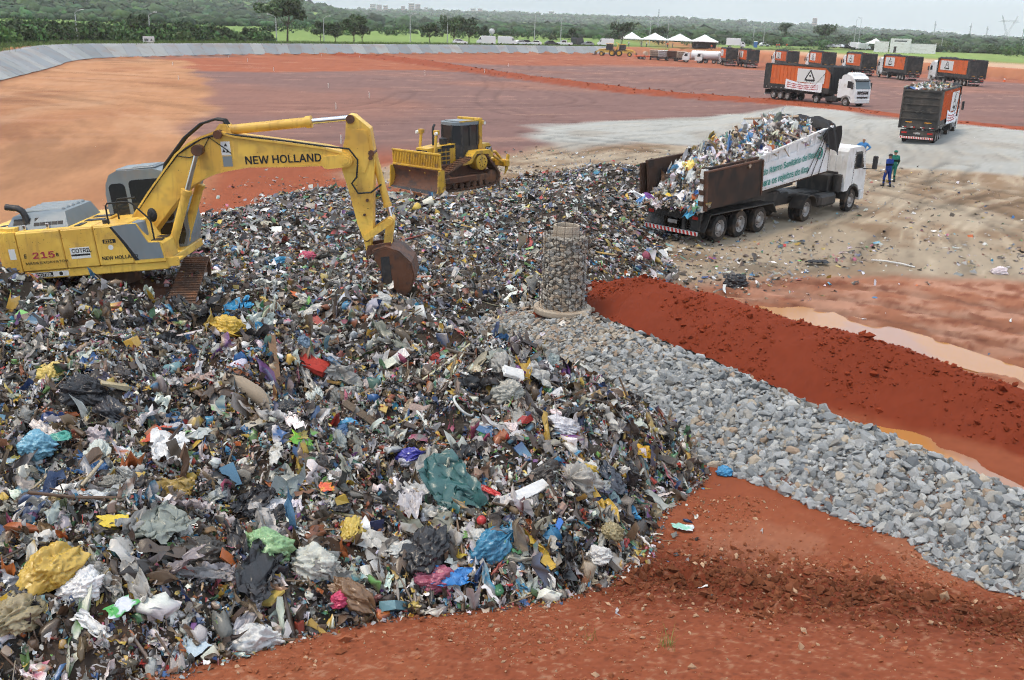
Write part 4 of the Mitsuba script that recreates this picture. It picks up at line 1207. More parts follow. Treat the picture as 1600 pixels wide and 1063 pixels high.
    # swing bearing and tracks, turned across the upper body
    put('swing_bearing', lathe_z([(0, 0), (0, .65), (.42, .62), (.42, 0)], 28).apply_translation((-0.85, 0, 0.35)), 'muddy_steel', t)
    U = frame(-0.05, -0.1, -0.42, math.radians(-78), math.radians(-3))
    for y in (-1.05, 1.05):
        band, pads = track_loop([(1.6, 0.44, 0.36), (-1.55, 0.44, 0.36)], 0.6, 0.06, y)
        tk = put('track', xf(band, U), 'muddy_steel', t)
        put('track_shoe', xf(pads, U), 'muddy_steel', tk, smooth=False, kind='stuff')
        put('track_frame', xf(cat(box(-1.4, 1.45, y - .2, y + .2, 0.25, 0.62, .03), *[lathe_y([(-.1, 0), (-.1, .16), (.1, .16), (.1, 0)], 14).apply_translation((x, y, .2)) for x in np.linspace(-1.1, 1.1, 6)], *[lathe_y([(-.22, 0), (-.22, .34), (.22, .34), (.22, 0)], 18).apply_translation((x, y, .44)) for x in (-1.55, 1.6)]), U), 'muddy_steel', tk)
    put('cross_frame', xf(hull([(-.8, -1, .4), (.8, -1, .4), (-.8, 1, .4), (.8, 1, .4), (-.5, -.6, .75), (.5, -.6, .75), (-.5, .6, .75), (.5, .6, .75), (-.6, -.8, .35), (.6, .8, .35)]), U), 'rusty_steel', t)
    # boom (coordinates along the machine's middle plane)
    def W(pts):
        return [(x + 9.0, z - 1.0) for x, z in pts]
    bm_pts = W([(-9.1, 2.3), (-9.27, 2.83), (-8.72, 3.6), (-8.01, 4.51), (-7.7, 4.76), (-7.39, 4.92), (-6.99, 5.08), (-6.79, 5.0), (-6.6, 4.96), (-4.56, 4.77), (-4.05, 4.66), (-3.9, 4.58), (-3.86, 4.48), (-3.92, 4.38), (-4.0, 4.34), (-4.21, 4.36), (-5.2, 4.29), (-6.3, 4.24), (-6.83, 4.13), (-7.1, 4.05), (-7.38, 3.93), (-7.62, 3.79), (-7.88, 3.58), (-8.2, 3.22), (-8.5, 2.85), (-8.73, 2.55), (-8.85, 2.3)])
    boom = put('boom', prism_xz(bm_pts, -0.29, 0.29), 'machine_yellow', t)
    inner = Polygon(bm_pts)
    for y0, y1 in ((-0.335, -0.29), (0.29, 0.335)):
        ring = inner.difference(inner.buffer(-0.045))
        ring = max(getattr(ring, 'geoms', [ring]), key=lambda g: g.area)
        m = trimesh.creation.extrude_polygon(ring, 0.02, engine='earcut')
        v = m.vertices
        m = trimesh.Trimesh(np.c_[v[:, 0], (y0 if y0 < 0 else y1) * 0.93 + (-1 if y0 < 0 else 1) * v[:, 2], v[:, 1]], m.faces, process=True)
        m.fix_normals()
        put('boom_edge', m, 'machine_yellow', boom)
    for x, z, r in ((-7.43, 4.34 + 0.28, 0.11), (-6.98, 4.98, 0.10), (-4.02, 4.48, 0.11), (-4.02, 4.48, 0.06)):
        put('pin', lathe_y([(-0.4 - 0.02 * (r < .1), 0), (-0.4 - 0.02 * (r < .1), r), (0.4, r), (0.4, 0)], 18).apply_translation((x + 9, 0, z - 1)), 'rusty_steel' if x < -5 else 'machine_yellow', boom)
    put('pivot_plate', prism_xz(list(LineString(W([(-4.45, 4.42), (-4.02, 4.48)])).buffer(0.15, 8).exterior.coords)[:-1], -0.36, 0.36), 'machine_yellow', boom)
    txt = writing('NEW HOLLAND', 0.175, (9 - 6.40, -0.296, 4.31 - 1), (1, 0, 0.075), (0, 0, 1), True, 0.004, 1.02)
    put('lettering', txt, 'ink_black', boom, smooth=False)
    st = put('safety_sticker', xf(box(-.11, .11, -.004, 0, -.16, .16), frame(9 - 6.83, -0.2915, 4.66 - 1, 0, 0.06)), 'sticker_white', boom)
    put('safety_sticker', xf(box(-.11, .11, -.004, 0, -.12, .12), frame(9 - 6.80, -0.2915, 4.36 - 1, 0, 0.06)), 'cab_grey', boom)
    put('warning_print', cat(*[xf(prism_xz([(-.04, -.03), (.04, -.03), (0, .045)], -.008, -.0), frame(9 - 6.83 + dx, -0.292, 4.66 - 1 + dz, 0, 0.06)) for dx, dz in ((0, .08), (-.045, -.06), (.045, -.06))]), 'ink_black', st)
    # boom rams on both sides
    for y in (-0.48, 0.48):
        ram(t, 'boom_cylinder', 'boom_rod', (9 - 8.2, y, 2.28 - 1), (9 - 7.43, y, 4.62 - 1), 0.105, 0.60)
        put('cylinder_head', rod((9 - 7.43, y - .09, 3.62), (9 - 7.43, y + .09, 3.62), 0.13, 14), 'rusty_steel', t)
    ram(t, 'arm_cylinder', 'arm_rod', (9 - 6.85, 0, 5.05 - 1), (9 - 3.92, 0, 5.44 - 1), 0.115, 0.68)
    put('cylinder_bracket', cat(prism_xz(W([(-7.15, 4.98), (-6.98, 5.2), (-6.82, 5.2), (-6.68, 4.93)]), -.2, -.13), prism_xz(W([(-7.15, 4.98), (-6.98, 5.2), (-6.82, 5.2), (-6.68, 4.93)]), .13, .2)), 'machine_yellow', boom)
    # arm
    arm_pts = W([(-4.02, 5.46), (-3.95, 5.53), (-3.84, 5.51), (-3.47, 5.22), (-3.37, 4.61), (-3.42, 3.56), (-3.43, 2.8), (-3.5, 2.42), (-3.44, 2.3), (-3.5, 2.2), (-3.58, 2.25), (-3.66, 2.6), (-3.80, 2.98), (-3.97, 3.68), (-4.14, 4.25), (-4.16, 4.6), (-4.05, 4.99)])
    arm = put('arm', prism_xz(arm_pts, -0.21, 0.21), 'machine_yellow', t)
    put('arm_cheek', prism_xz(W([(-4.05, 4.7), (-3.9, 5.2), (-3.55, 5.18), (-3.46, 4.6), (-3.6, 4.2), (-4.0, 4.2)]), -0.235, 0.235), 'machine_yellow', arm)
    for x, z, r in ((-3.92, 5.42, .10), (-3.44, 4.66, .07), (-3.46, 4.55, .05), (-3.56, 2.62, .07), (-3.5, 2.3, .09), (-3.55, 3.55, .035), (-3.62, 3.2, .03)):
        put('pin', lathe_y([(-0.27, 0), (-0.27, r), (0.27, r), (0.27, 0)], 16).apply_translation((x + 9, 0, z - 1)), 'rusty_steel', arm)
    cg = trimesh.transformations.rotation_matrix(0, [0, 1, 0])
    ram(t, 'bucket_cylinder', 'bucket_rod', (9 - 3.42, 0, 4.62 - 1), (9 - 3.02, 0, 3.1 - 1), 0.085, 0.82)
    for y in (-0.26, 0.26):
        put('link', cat(prism_xz(list(LineString(W([(-3.57, 2.66), (-3.02, 3.06)])).buffer(0.075, 6).exterior.coords)[:-1], y - .03, y + .03)), 'machine_yellow', t)
    put('link', prism_xz(list(LineString(W([(-3.02, 3.06), (-3.1, 2.42)])).buffer(0.09, 6).exterior.coords)[:-1], -0.16, 0.16), 'machine_yellow', t)
    # bucket: curved shell, two cheeks, lip and teeth
    back = W([(-3.4, 2.36), (-3.1, 2.47), (-2.78, 2.38), (-2.5, 2.12), (-2.42, 1.8), (-2.52, 1.45), (-2.82, 1.12)])
    outl = LineString(back).buffer(0.035, 4, cap_style=2)
    bk = put('bucket', prism_xz(list(outl.exterior.coords)[:-1], -0.52, 0.52), 'rusty_steel', t)
    cheek = back + W([(-2.98, 1.1), (-3.16, 1.5), (-3.2, 1.9), (-3.34, 2.2)])
    for y in (-0.54, 0.5):
        put('cheek', prism_xz(cheek, y, y + 0.04), 'rusty_steel', bk)
    put('wear_plate', prism_xz(W([(-3.14, 1.5), (-3.18, 1.9), (-3.2, 2.25), (-3.0, 2.28), (-2.92, 1.6), (-2.85, 1.2), (-2.98, 1.15)]), -0.555, -0.54), 'dark_paint', bk)
    for y in np.linspace(-0.46, 0.46, 5):
        put('tooth', hull([(9 - 2.9, y - .05, .14), (9 - 2.9, y + .05, .14), (9 - 2.84, y - .05, .08), (9 - 2.84, y + .05, .08), (9 - 3.16, y - .03, .02), (9 - 3.16, y + .03, .02)]), 'dark_paint', bk)
    put('bucket_ear', cat(prism_xz(W([(-3.6, 2.2), (-3.55, 2.45), (-3.0, 2.56), (-2.95, 2.4)]), -.28, -.22), prism_xz(W([(-3.6, 2.2), (-3.55, 2.45), (-3.0, 2.56), (-2.95, 2.4)]), .22, .28)), 'rusty_steel', bk)
    # hoses along the boom
    for dy in (-0.12, 0.0, 0.12):
        put('hose', tube(np.c_[np.array(W([(-8.6, 3.1), (-8.35, 4.2), (-7.85, 4.9), (-7.45, 5.25), (-7.1, 5.32), (-6.9, 5.3), (-6.8, 5.12)]))[:, 0], np.full(7, dy), np.array(W([(-9.1, 3.2), (-8.35, 4.22), (-7.85, 4.85), (-7.45, 5.18), (-7.1, 5.30), (-6.9, 5.28), (-6.8, 5.12)]))[:, 1]], 0.03, 7), 'ink_black', t)
    put('hose', tube([(x + 9, -0.31, z - 1) for x, z in ((-9.0, 3.15), (-8.4, 3.95), (-7.95, 4.5), (-7.4, 4.86), (-6.9, 5.0), (-5.5, 4.89), (-4.5, 4.79), (-3.95, 4.75), (-3.75, 4.5), (-3.78, 4.1), (-3.9, 3.95), (-3.75, 3.72), (-3.45, 3.75), (-3.2, 3.95))], 0.022, 7), 'ink_black', t)
    put('hose', tube([(x + 9, -0.305, z - 1) for x, z in ((-8.0, 4.45), (-7.7, 4.42), (-7.43, 4.5), (-7.2, 4.9), (-6.9, 4.7), (-6.7, 4.55))], 0.012, 5), 'ink_black', t)
    # lettering of the body
    def w(text, h, u, wv, mat, bold=False, sq=1.0):
        m = writing(text, h, (u, -1.306, wv), (1, 0, 0), (0, 0, 1), bold, 0.004, sq)
        p('lettering', m, mat, smooth=False)
    w('E', 0.085, 0.56, 0.47, 'ink_black', True)
    w('215', 0.14, 0.74, 0.44, 'ink_red', True, 1.5)
    w('B', 0.075, 1.31, 0.46, 'ink_black', True)
    w('MASS EXCAVATOR', 0.055, 0.56, 0.31, 'ink_black', False, 1.45)
    w('NEW HOLLAND', 0.075, 2.36, 0.28, 'ink_black', True, 1.12)
    p('sticker', box(1.66, 2.12, -1.304, -1.3, 0.36, 0.62), 'sticker_white')
    w('COTRIL', 0.09, 1.69, 0.50, 'ink_black', True, 1.0)
    p('sticker_bar', box(1.67, 2.11, -1.3055, -1.3035, 0.42, 0.465), 'ink_black')
    p('sticker', box(0.55, 1.5, -1.278, -1.273, -0.02, 0.10), 'sticker_white')
    p('sticker_bar', box(0.72, 1.13, -1.2805, -1.2775, -0.01, 0.09), 'ink_black')
    m = writing('COTRIL', 0.07, (0.75, -1.284, 0.0), (1, 0, 0), (0, 0, 1), True)
    p('lettering', m, 'sticker_white', smooth=False)
    for u in (0.62, 1.32):
        p('sticker_dot', lathe_y([(-1.281, 0), (-1.281, .045), (-1.277, .045), (-1.277, 0)], 14).apply_translation((u, 0, 0.04)), 'ink_black')
    p('sticker', box(2.46, 2.76, -1.304, -1.3, 0.66, 0.75), 'ink_black')
    w('0136', 0.06, 2.49, 0.675, 'machine_yellow', True)
    p('sticker', lathe_y([(-1.304, 0), (-1.304, .06), (-1.3, .06), (-1.3, 0)], 16).apply_translation((2.62, 0, 0.56)), 'sticker_white')
    p('label_plate', box(1.25, 1.4, -1.304, -1.3, 0.62, 0.69), 'machine_yellow')
    p('sticker', box(-0.05, 0.1, -1.303, -1.298, 0.45, 0.7).apply_translation((0.28, 0, 0)), 'sticker_white')


excavator()


# ------------------------------------------------------------------ bulldozer
def bulldozer():
    a = math.atan2(-0.72, -0.69)
    gx, gy = -3.1, 47.4
    t = thing('bulldozer', 'yellow crawler bulldozer with a wide blade standing behind the trash heap', 'bulldozer', frame(gx, gy, gz(gx, gy) + 0.02, a, -0.02, 0.03))
    Y, D = 'dozer_yellow', 'dark_paint'
    for y in (-0.95, 0.95):
        band, pads = track_loop([(1.45, 0.44, 0.38), (-1.5, 0.42, 0.36), (-0.72, 1.2, 0.42)], 0.6, 0.06, y, 0.2, 0.07)
        tk = put('track', band, 'muddy_steel', t)
        put('track_shoe', pads, 'muddy_steel', tk, smooth=False, kind='stuff')
        put('idler', cat(*[lathe_y([(-.18, 0), (-.18, r), (.18, r), (.18, 0)], 22).apply_translation((x, y, z)) for x, z, r in ((1.45, .44, .35), (-1.5, .42, .33))]), 'muddy_steel', tk)
        spr = put('sprocket', cat(lathe_y([(-.31, 0), (-.31, .3), (-.27, .38), (.27, .38), (.31, .3), (.31, 0)], 24).apply_translation((-0.72, y, 1.2))), Y, tk)
        put('hub_bolt', cat(*[lathe_y([(-.33, 0), (-.33, .03), (.33, .03), (.33, 0)], 6).apply_translation((-0.72 + .2 * math.cos(k), y, 1.2 + .2 * math.sin(k))) for k in np.arange(8) * .785]), 'rusty_steel', spr, kind='stuff')
        put('roller_frame', cat(box(-1.3, 1.2, y - .2, y + .2, .28, .6, .04), *[lathe_y([(-.24, 0), (-.24, .14), (.24, .14), (.24, 0)], 14).apply_translation((x, y, .2)) for x in np.linspace(-1.1, 1.0, 6)]), 'muddy_steel', tk)
        put('push_arm', cat(box(-.2, 2.2, y * 1.38 - .1, y * 1.38 + .1, .38, .66, .03)), 'rusty_steel', t)
        put('fender', cat(prism_xz([(-1.35, 1.55), (-1.25, 1.76), (-0.3, 1.76), (0.1, 1.35), (0.55, 1.22), (0.55, 1.14), (0.0, 1.2), (-0.35, 1.62)], y - .33, y + .33)), Y, t)
    put('belly', cat(box(-1.6, 2.0, -.62, .62, .5, 1.2, .05)), 'rusty_steel', t)
    hd = put('hood', hull([(0.35, -.5, 1.1), (0.35, .5, 1.1), (2.05, -.46, 1.1), (2.05, .46, 1.1), (0.35, -.5, 2.12), (0.35, .5, 2.12), (2.02, -.42, 1.98), (2.02, .42, 1.98)]), Y, t)
    for k in range(3):
        for j in range(4):
            put('grille', box(0.72 + .26 * k, .92 + .26 * k, .502 - .02 * k * .5, .512, 1.2 + .2 * j, 1.34 + .2 * j), D, hd)
    put('radiator_screen', box(2.03, 2.06, -.38, .38, 1.15, 1.9), D, hd)
    put('hood_stripe', xf(box(0.4, 1.2, .49, .515, 1.93, 2.06), np.eye(4)), 'ink_black', hd)
    put('air_cleaner', lathe_z([(0, 0), (0, .2), (.26, .2), (.3, .1), (.3, 0)], 16).apply_translation((0.75, .1, 2.1)), D, t)
    put('exhaust_pipe', tube([(1.2, -.12, 2.0), (1.2, -.12, 2.75), (1.18, -.12, 2.9), (1.08, -.12, 3.02)], .06, 10), D, t)
    for y in (-.55, .55):
        put('lift_cylinder', cat(rod((1.75, y, 1.5), (1.55, y, 2.75), .07, 10), box(1.45, 1.68, y - .12, y + .12, 2.62, 2.82, .02), rod((1.75, y, 1.5), (2.35, y, .9), .045, 8)), Y, t)
        put('headlight', lathe_y([(-.05, 0), (-.05, .075), (.05, .09), (.05, 0)], 12).apply_transform(trimesh.transformations.rotation_matrix(math.pi / 2, [0, 0, 1])).apply_translation((1.72, y + .14 * np.sign(y), 2.68)), 'lamp_lens', t)
    # cab
    body = [(-.95, -.72), (.12, -.72), (.42, -.36), (.42, .36), (.12, .72), (-.95, .72)]
    cb = put('cab', prism_xy(body, 1.35, 1.98), D, t)
    put('cab_glass', prism_xy([(x * .985, y * .985) for x, y in body], 1.98, 2.95), 'dark_glass', cb)
    put('roof', cat(prism_xy([(x * 1.03, y * 1.04) for x, y in body], 2.95, 3.1), box(-.8, .1, -.55, .55, 3.1, 3.15, .02)), 'cab_grey', cb)
    for x, y in ((-.92, -.69), (-.92, .69), (.1, .69), (.1, -.69), (.4, .34), (.4, -.34), (-.42, .71)):
        put('pillar', box(x - .045, x + .045, y - .045, y + .045, 1.95, 2.97), D, cb)
    put('door', cat(xf(box(-.02, .02, -.3, .3, 1.4, 2.05), frame(.26, .55, 0, math.atan2(.36, -.3) - math.pi / 2 + math.pi))), D, cb)
    put('rollover_frame', cat(box(-1.18, -1.0, .62, .8, 1.9, 3.1, .02), box(-1.18, -1.0, -.8, -.62, 1.9, 3.1, .02), box(-1.2, -.98, -.8, .8, 3.08, 3.24, .02), box(-1.15, .2, .66, .76, 3.1, 3.16), box(-1.3, -1.12, .55, .85, 2.92, 3.12, .02), box(-1.3, -1.12, -.85, -.55, 2.92, 3.12, .02)), Y, t)
    put('rear_lamp', lathe_y([(-.06, 0), (-.06, .08), (.06, .08), (.06, 0)], 12).apply_translation((-1.3, .8, 3.0)), 'lamp_lens', t)
    tk = put('fuel_tank', hull([(-1.95, -.75, 1.3), (-1.95, .75, 1.3), (-.95, -.8, 1.3), (-.95, .8, 1.3), (-1.75, -.7, 2.0), (-1.75, .7, 2.0), (-.95, -.8, 2.0), (-.95, .8, 2.0), (-2.0, -.7, 1.6), (-2.0, .7, 1.6)]), Y, t)
    put('badge', xf(cat(box(-.2, .2, -.003, .006, -.11, .11)), frame(-1.6, .79, 1.74, math.pi - .03)), 'ink_black', tk)
    put('lettering', writing('CAT', .13, (-1.42, .803, 1.68), (-1, 0, 0), (0, 0, 1), True), 'sticker_white', tk, smooth=False)
    put('lettering', writing('6', .1, (-1.02, .805, 1.72), (-1, 0, 0), (0, 0, 1), True), 'ink_red', tk, smooth=False)
    rp = put('ripper_frame', cat(box(-2.9, -1.8, -.12, .12, .95, 1.15, .03), box(-2.95, -2.7, -.95, .95, .75, 1.1, .04), tube([(-1.9, .45, 1.5), (-2.4, .45, 1.5), (-2.85, .45, 1.05)], .07, 8), tube([(-2.0, .7, 1.35), (-2.7, .7, .95)], .06, 8)), Y, t)
    for y in (-.75, 0, .75):
        put('shank', hull([(-2.95, y - .05, 1.35), (-2.95, y + .05, 1.35), (-3.08, y - .05, 1.3), (-3.08, y + .05, 1.3), (-2.75, y - .03, .35), (-2.75, y + .03, .35), (-2.95, y - .05, .6), (-2.95, y + .05, .6)]), Y, rp)
    # blade, curved, with a landfill rack of vertical bars on top
    prof = [(2.62, .02), (2.40, .25), (2.30, .55), (2.32, .85), (2.42, 1.1), (2.36, 1.14), (2.22, .86), (2.2, .55), (2.3, .22), (2.52, .0)]
    bl = put('blade', prism_xz(prof, -1.75, 1.75), 'rusty_steel', t, smooth=30)
    put('cutting_edge', hull([(2.70, -1.78, -.06), (2.70, 1.78, -.06), (2.56, -1.78, .16), (2.56, 1.78, .16), (2.52, -1.78, .12), (2.52, 1.78, .12)]), 'dark_paint', bl)
    for y in (-1.78, 1.72):
        put('blade_end', prism_xz([(2.7, -.02), (2.62, .3), (2.56, 1.12), (2.2, 1.12), (2.15, .1)], y, y + .06), Y, bl)
    rk = put('rack', cat(box(2.3, 2.42, -1.76, 1.76, 1.12, 1.22, .02), box(2.36, 2.46, -1.76, 1.76, 1.8, 1.9, .02)), Y, bl)
    for y in np.linspace(-1.7, 1.7, 30):
        put('bar', hull([(2.34, y - .035, 1.15), (2.34, y + .035, 1.15), (2.40, y - .035, 1.15), (2.40, y + .035, 1.15), (2.38, y - .035, 1.85), (2.38, y + .035, 1.85), (2.43, y - .035, 1.85), (2.43, y + .035, 1.85)]), Y, rk)
    put('rack_sheet', box(2.33, 2.345, -1.7, 1.7, 1.15, 1.85), 'dozer_yellow', rk)


bulldozer()
# ------------------------------------------------------------------ trucks
pbr('trailer_orange', dirty((0.62, 0.125, 0.025), (0.20, 0.08, 0.04), 0.3, 1.2, 5), 0.45, 0.5)
pbr('trailer_black', dirty((0.028, 0.027, 0.026), (0.10, 0.08, 0.065), 0.45, 1.2, 5), 0.55, 0.4)
pbr('tarp_black', (0.02, 0.02, 0.021), 0.7, 0.4, two=True)
pbr('banner_white', dirty((0.74, 0.75, 0.77), (0.45, 0.42, 0.4), 0.15, 1.0, 3), 0.7, 0.3, two=True)
pbr('ink_teal', (0.03, 0.24, 0.20), 0.6)
pbr('ink_dull_red', (0.45, 0.12, 0.12), 0.6)
pbr('stripe_red', (0.50, 0.03, 0.025), 0.5)
pbr('old_rust', dirty((0.06, 0.03, 0.019), (0.02, 0.017, 0.015), 0.9, 1.0, 4), 0.75, 0.35)
pbr('rim_grey', dirty((0.42, 0.41, 0.40), (0.16, 0.10, 0.06), 0.6, 4, 12), 0.45, 0.5, 0.3)
pbr('pale_glass', (0.10, 0.14, 0.16), 0.08, 0.6, clearcoat=0.5)
pbr('lamp_red', (0.4, 0.02, 0.015), 0.3)
pbr('lamp_amber', (0.75, 0.30, 0.02), 0.3)


def wheel(t, x, y, out, r=0.52, w=0.30, rim='rim_grey', dual=False):
    """A tyre with its rim; out is the side (-1 or 1) on which the hub shows."""
    ws = []
    for k in range(2 if dual else 1):
        yc = y - out * k * (w + 0.05)
        ty = put('tyre', lathe_y([(-w / 2, r * .62), (-w / 2, r * .86), (-w * .42, r * .97), (-w * .3, r), (w * .3, r), (w * .42, r * .97), (w / 2, r * .86), (w / 2, r * .62), (-w / 2, r * .62)], 28).apply_translation((x, yc, r)), 'black_rubber', t)
        if k == 0:
            s = out
            prof = [(s * w * .46, r * .63), (s * w * .46, r * .58), (s * w * .1, r * .52), (s * w * .05, r * .30), (s * w * .35, r * .26), (s * w * .48, r * .16), (s * w * .48, 0.001)]
            if s > 0:
                prof = prof[::-1]
            m = lathe_y(prof, 24)
            if m.face_normals[:, 1].sum() * s < 0:
                m.invert()
            m = m.apply_translation((x, yc, r))
            put('rim', m, rim, ty)
            put('wheel_nut', cat(*[lathe_y([(-.02, .001), (-.02, .022), (.02, .022), (.02, .001)], 6).apply_translation((x + r * .4 * math.cos(a), yc + s * w * .12, r + r * .4 * math.sin(a))) for a in np.arange(8) * math.pi / 4]), 'dark_paint', ty, kind='stuff')
    return ty


def mudguard(x, y, r, w):
    a = np.linspace(0.15, math.pi - 0.15, 12)
    outer = [(x + (r + .03) * math.cos(k), .52 + (r + .03) * math.sin(k)) for k in a]
    inner = [(x + r * math.cos(k), .52 + r * math.sin(k)) for k in a[::-1]]
    return prism_xz(outer + inner, y - w / 2, y + w / 2)


def striped_bumper(t, x, y0, y1, z0, z1):
    b = put('rear_bumper', box(x - .06, x, y0, y1, z0, z1), 'sticker_white', t)
    n = int((y1 - y0) / .17)
    for k in range(n):
        ya = y0 + (y1 - y0) * k / n
        put('red_stripe', hull([(x - .062 - e, ya + d, z) for e in (0, .004) for d, z in ((0, z0), (.085, z0), (.045, z1), (.13, z1)) if ya + d < y1 + .02]), 'stripe_red', b)
    return b


def load_of_trash(key, M, x0, x1, y0, y1, zf, n, label, size=0.2):
    """Loose trash lying in a tub; zf(x, y) is its surface."""
    x, y = rng.uniform(x0, x1, n), rng.uniform(y0, y1, n)
    X, Y = np.meshgrid(np.linspace(x0, x1, 46), np.linspace(y0, y1, 16), indexing='ij')
    Z = zf(X.ravel(), Y.ravel()) - 0.1
    i, j = np.meshgrid(np.arange(45), np.arange(15), indexing='ij')
    q = np.stack([i * 16 + j, (i + 1) * 16 + j, (i + 1) * 16 + j + 1, i * 16 + j + 1], -1).reshape(-1, 4)
    core = trimesh.Trimesh(np.c_[X.ravel(), Y.ravel(), Z], np.vstack([q[:, [0, 1, 2]], q[:, [0, 2, 3]]]), process=False)
    e = .1
    z = zf(x, y)
    nr = np.stack([-(zf(x + e, y) - z) / e, -(zf(x, y + e) - z) / e, np.ones_like(z)], -1)
    nr /= np.linalg.norm(nr, axis=1, keepdims=True)
    pieces, c = scatter(x, y, z, nr, sizes(n, size, 0.45, 0.7), FINE, 0.8, 0.6, 0.15, 0.0, True)
    m = cat(core, pieces)
    col = np.vstack([np.tile([0.05, 0.045, 0.04], (len(core.vertices), 1)), c])
    place[key] = M
    put(key, m, 'trash_plastic', smooth=False, kind='stuff', color=col, label=label)


def tipper_truck():
    h = math.radians(46.1)
    d, n = np.array([math.cos(h), math.sin(h)]), np.array([math.sin(h), -math.cos(h)])
    o = np.array([7.71, 36.31]) - n * 1.12
    M = frame(o[0], o[1], 0.0, h)
    t = thing('dump_truck', 'white dump truck spilling trash from its raised trailer, green lettered banner on its side', 'dump truck', M)
    D = 'trailer_black'
    for x in (0, 1.45, 2.9):
        for s in (-1, 1):
            wheel(t, x, s * 1.05, s, .53, .28, dual=True)
    for s in (-1, 1):
        wheel(t, 6.75, s * 1.02, s, .52, .28, dual=True)
        wheel(t, 10.8, s * 1.05, s, .52, .3)
        put('mudguard', cat(box(-1.0, 3.6, s * 1.02 - .34, s * 1.02 + .34, 1.14, 1.18, .01), prism_xz([(-1.0, 1.16), (-1.3, .55), (-1.27, .53), (-.95, 1.14)], s * 1.02 - .34, s * 1.02 + .34), prism_xz([(3.58, 1.16), (3.9, .75), (3.86, .73), (3.52, 1.14)], s * 1.02 - .34, s * 1.02 + .34)), D, t)
        put('mudguard', mudguard(6.75, s * 1.0, .62, .66), D, t)
        put('chassis_beam', cat(box(-1.3, 6.2, s * .45 - .07, s * .45 + .07, .95, 1.25), box(5.2, 11.6, s * .42 - .05, s * .42 + .05, .72, .98)), D, t)
        put('axle_hanger', cat(*[box(x - .1, x + .1, s * .55 - .05, s * .55 + .05, .5, 1.0) for x in (0, 1.45, 2.9)]), D, t, kind='stuff')
    put('lift_ram', cat(rod((5.3, 0, 1.1), (7.7, 0, 2.9), .13, 12), rod((5.0, 0, 1.0), (5.4, 0, 1.3), .2, 10)), D, t)
    put('hinge_frame', cat(box(-1.35, 5.5, -.5, .5, 1.22, 1.36), prism_xz([(2.6, 1.3), (6.3, 1.55), (6.3, 1.75), (2.6, 1.45)], -.62, -.5), prism_xz([(2.6, 1.3), (6.3, 1.55), (6.3, 1.75), (2.6, 1.45)], .5, .62)), D, t)
    # back end
    put('tail_board', cat(box(-1.45, -1.3, -1.22, 1.22, .95, 1.22, .01), box(-1.42, -1.36, -.55, -.42, .45, .95), box(-1.42, -1.36, .42, .55, .45, .95), box(-1.42, -1.36, -1.2, -.8, .6, .95)), D, t)
    striped_bumper(t, -1.5, -1.2, 1.2, .42, .56)
    put('number_plate', box(-1.435, -1.425, -.2, .22, .72, .86), 'rim_grey', t)
    for y in (-1.0, 1.0):
        put('rear_light', box(-1.47, -1.44, y - .12, y + .12, 1.0, 1.12), 'lamp_red', t)
    # tub
    side = [(-1.35, 1.45), (7.9, 2.1), (7.9, 3.95), (6.9, 3.80), (2.1, 3.02), (-1.6, 2.85)]
    fl = put('tub_floor', prism_xz([(-1.5, 1.36), (7.9, 2.02), (7.9, 2.12), (-1.5, 1.46)], -1.24, 1.24), 'old_rust', t)
    for s in (-1, 1):
        sd = put('tub_side', prism_xz(side, *( (-1.3, -1.22) if s < 0 else (1.22, 1.3))), 'white_paint' if s < 0 else 'old_rust', t)
        rails = []
        for x in np.arange(2.9, 7.9, .72):
            zt = np.interp(x, [2.1, 7.9], [3.02, 3.95])
            zb = np.interp(x, [-1.35, 7.9], [1.45, 2.1])
            put('side_rib', box(x - .05, x + .05, *((-1.345, -1.3) if s < 0 else (1.3, 1.345)), zb + .05, zt - .02), 'white_paint', sd)
        put('top_rail', prism_xz([(2.1, 3.02), (7.9, 3.95), (7.9, 4.03), (2.1, 3.1)], *((-1.35, -1.22) if s < 0 else (1.22, 1.35))), 'white_paint' if s < 0 else 'old_rust', sd)
        put('top_rail', prism_xz([(-1.6, 2.85), (2.1, 3.02), (2.1, 3.10), (-1.6, 2.93)], *((-1.35, -1.22) if s < 0 else (1.22, 1.35))), 'old_rust', sd)
    put('front_wall', box(7.85, 7.93, -1.3, 1.3, 2.1, 4.1), 'old_rust', t)
    dr_ = put('open_door', prism_xz([(-1.6, 1.42), (2.25, 1.62), (2.1, 3.0), (-1.75, 2.83)], -1.5, -1.43), 'old_rust', t, label='rusty brown door panel swung flat against the side')
    put('door_frame', cat(prism_xz([(-1.62, 1.4), (-1.5, 1.4), (-1.66, 2.86), (-1.78, 2.86)], -1.53, -1.4), prism_xz([(-1.75, 2.8), (2.1, 2.97), (2.1, 3.03), (-1.75, 2.86)], -1.53, -1.41), prism_xz([(2.18, 1.62), (2.27, 1.62), (2.14, 3.02), (2.05, 3.02)], -1.53, -1.41)), 'rusty_steel', dr_)
    put('door_post', cat(box(-1.7, -1.5, -1.42, -1.22, 1.35, 2.9, .01)), 'sticker_white', t)
    for z in (1.6, 2.0, 2.4):
        put('hinge', box(-1.75, -1.68, -1.45, -1.25, z, z + .16), 'old_rust', t)
    put('open_door', prism_xz([(-1.6, 1.42), (2.25, 1.62), (2.1, 2.95), (-1.75, 2.8)], 1.43, 1.5), 'old_rust', t)
    # banner with lettering
    def bz(x, k):
        lo = np.interp(x, [2.25, 7.3], [1.80, 2.16])
        hi = np.interp(x, [2.25, 7.3], [2.78, 3.42])
        return lo + (hi - lo) * k
    bn = put('banner', thick(bowed(2.25, 7.35, 0, 1, 40, 8, lambda x, k: np.stack([x, -1.365 - .012 * np.sin(x * 9 + k * 3) - .02 * np.sin(k * 7 + x * 2.1), bz(x, k) + .02 * np.sin(x * 3)], -1)), .006), 'banner_white', t, smooth=True)
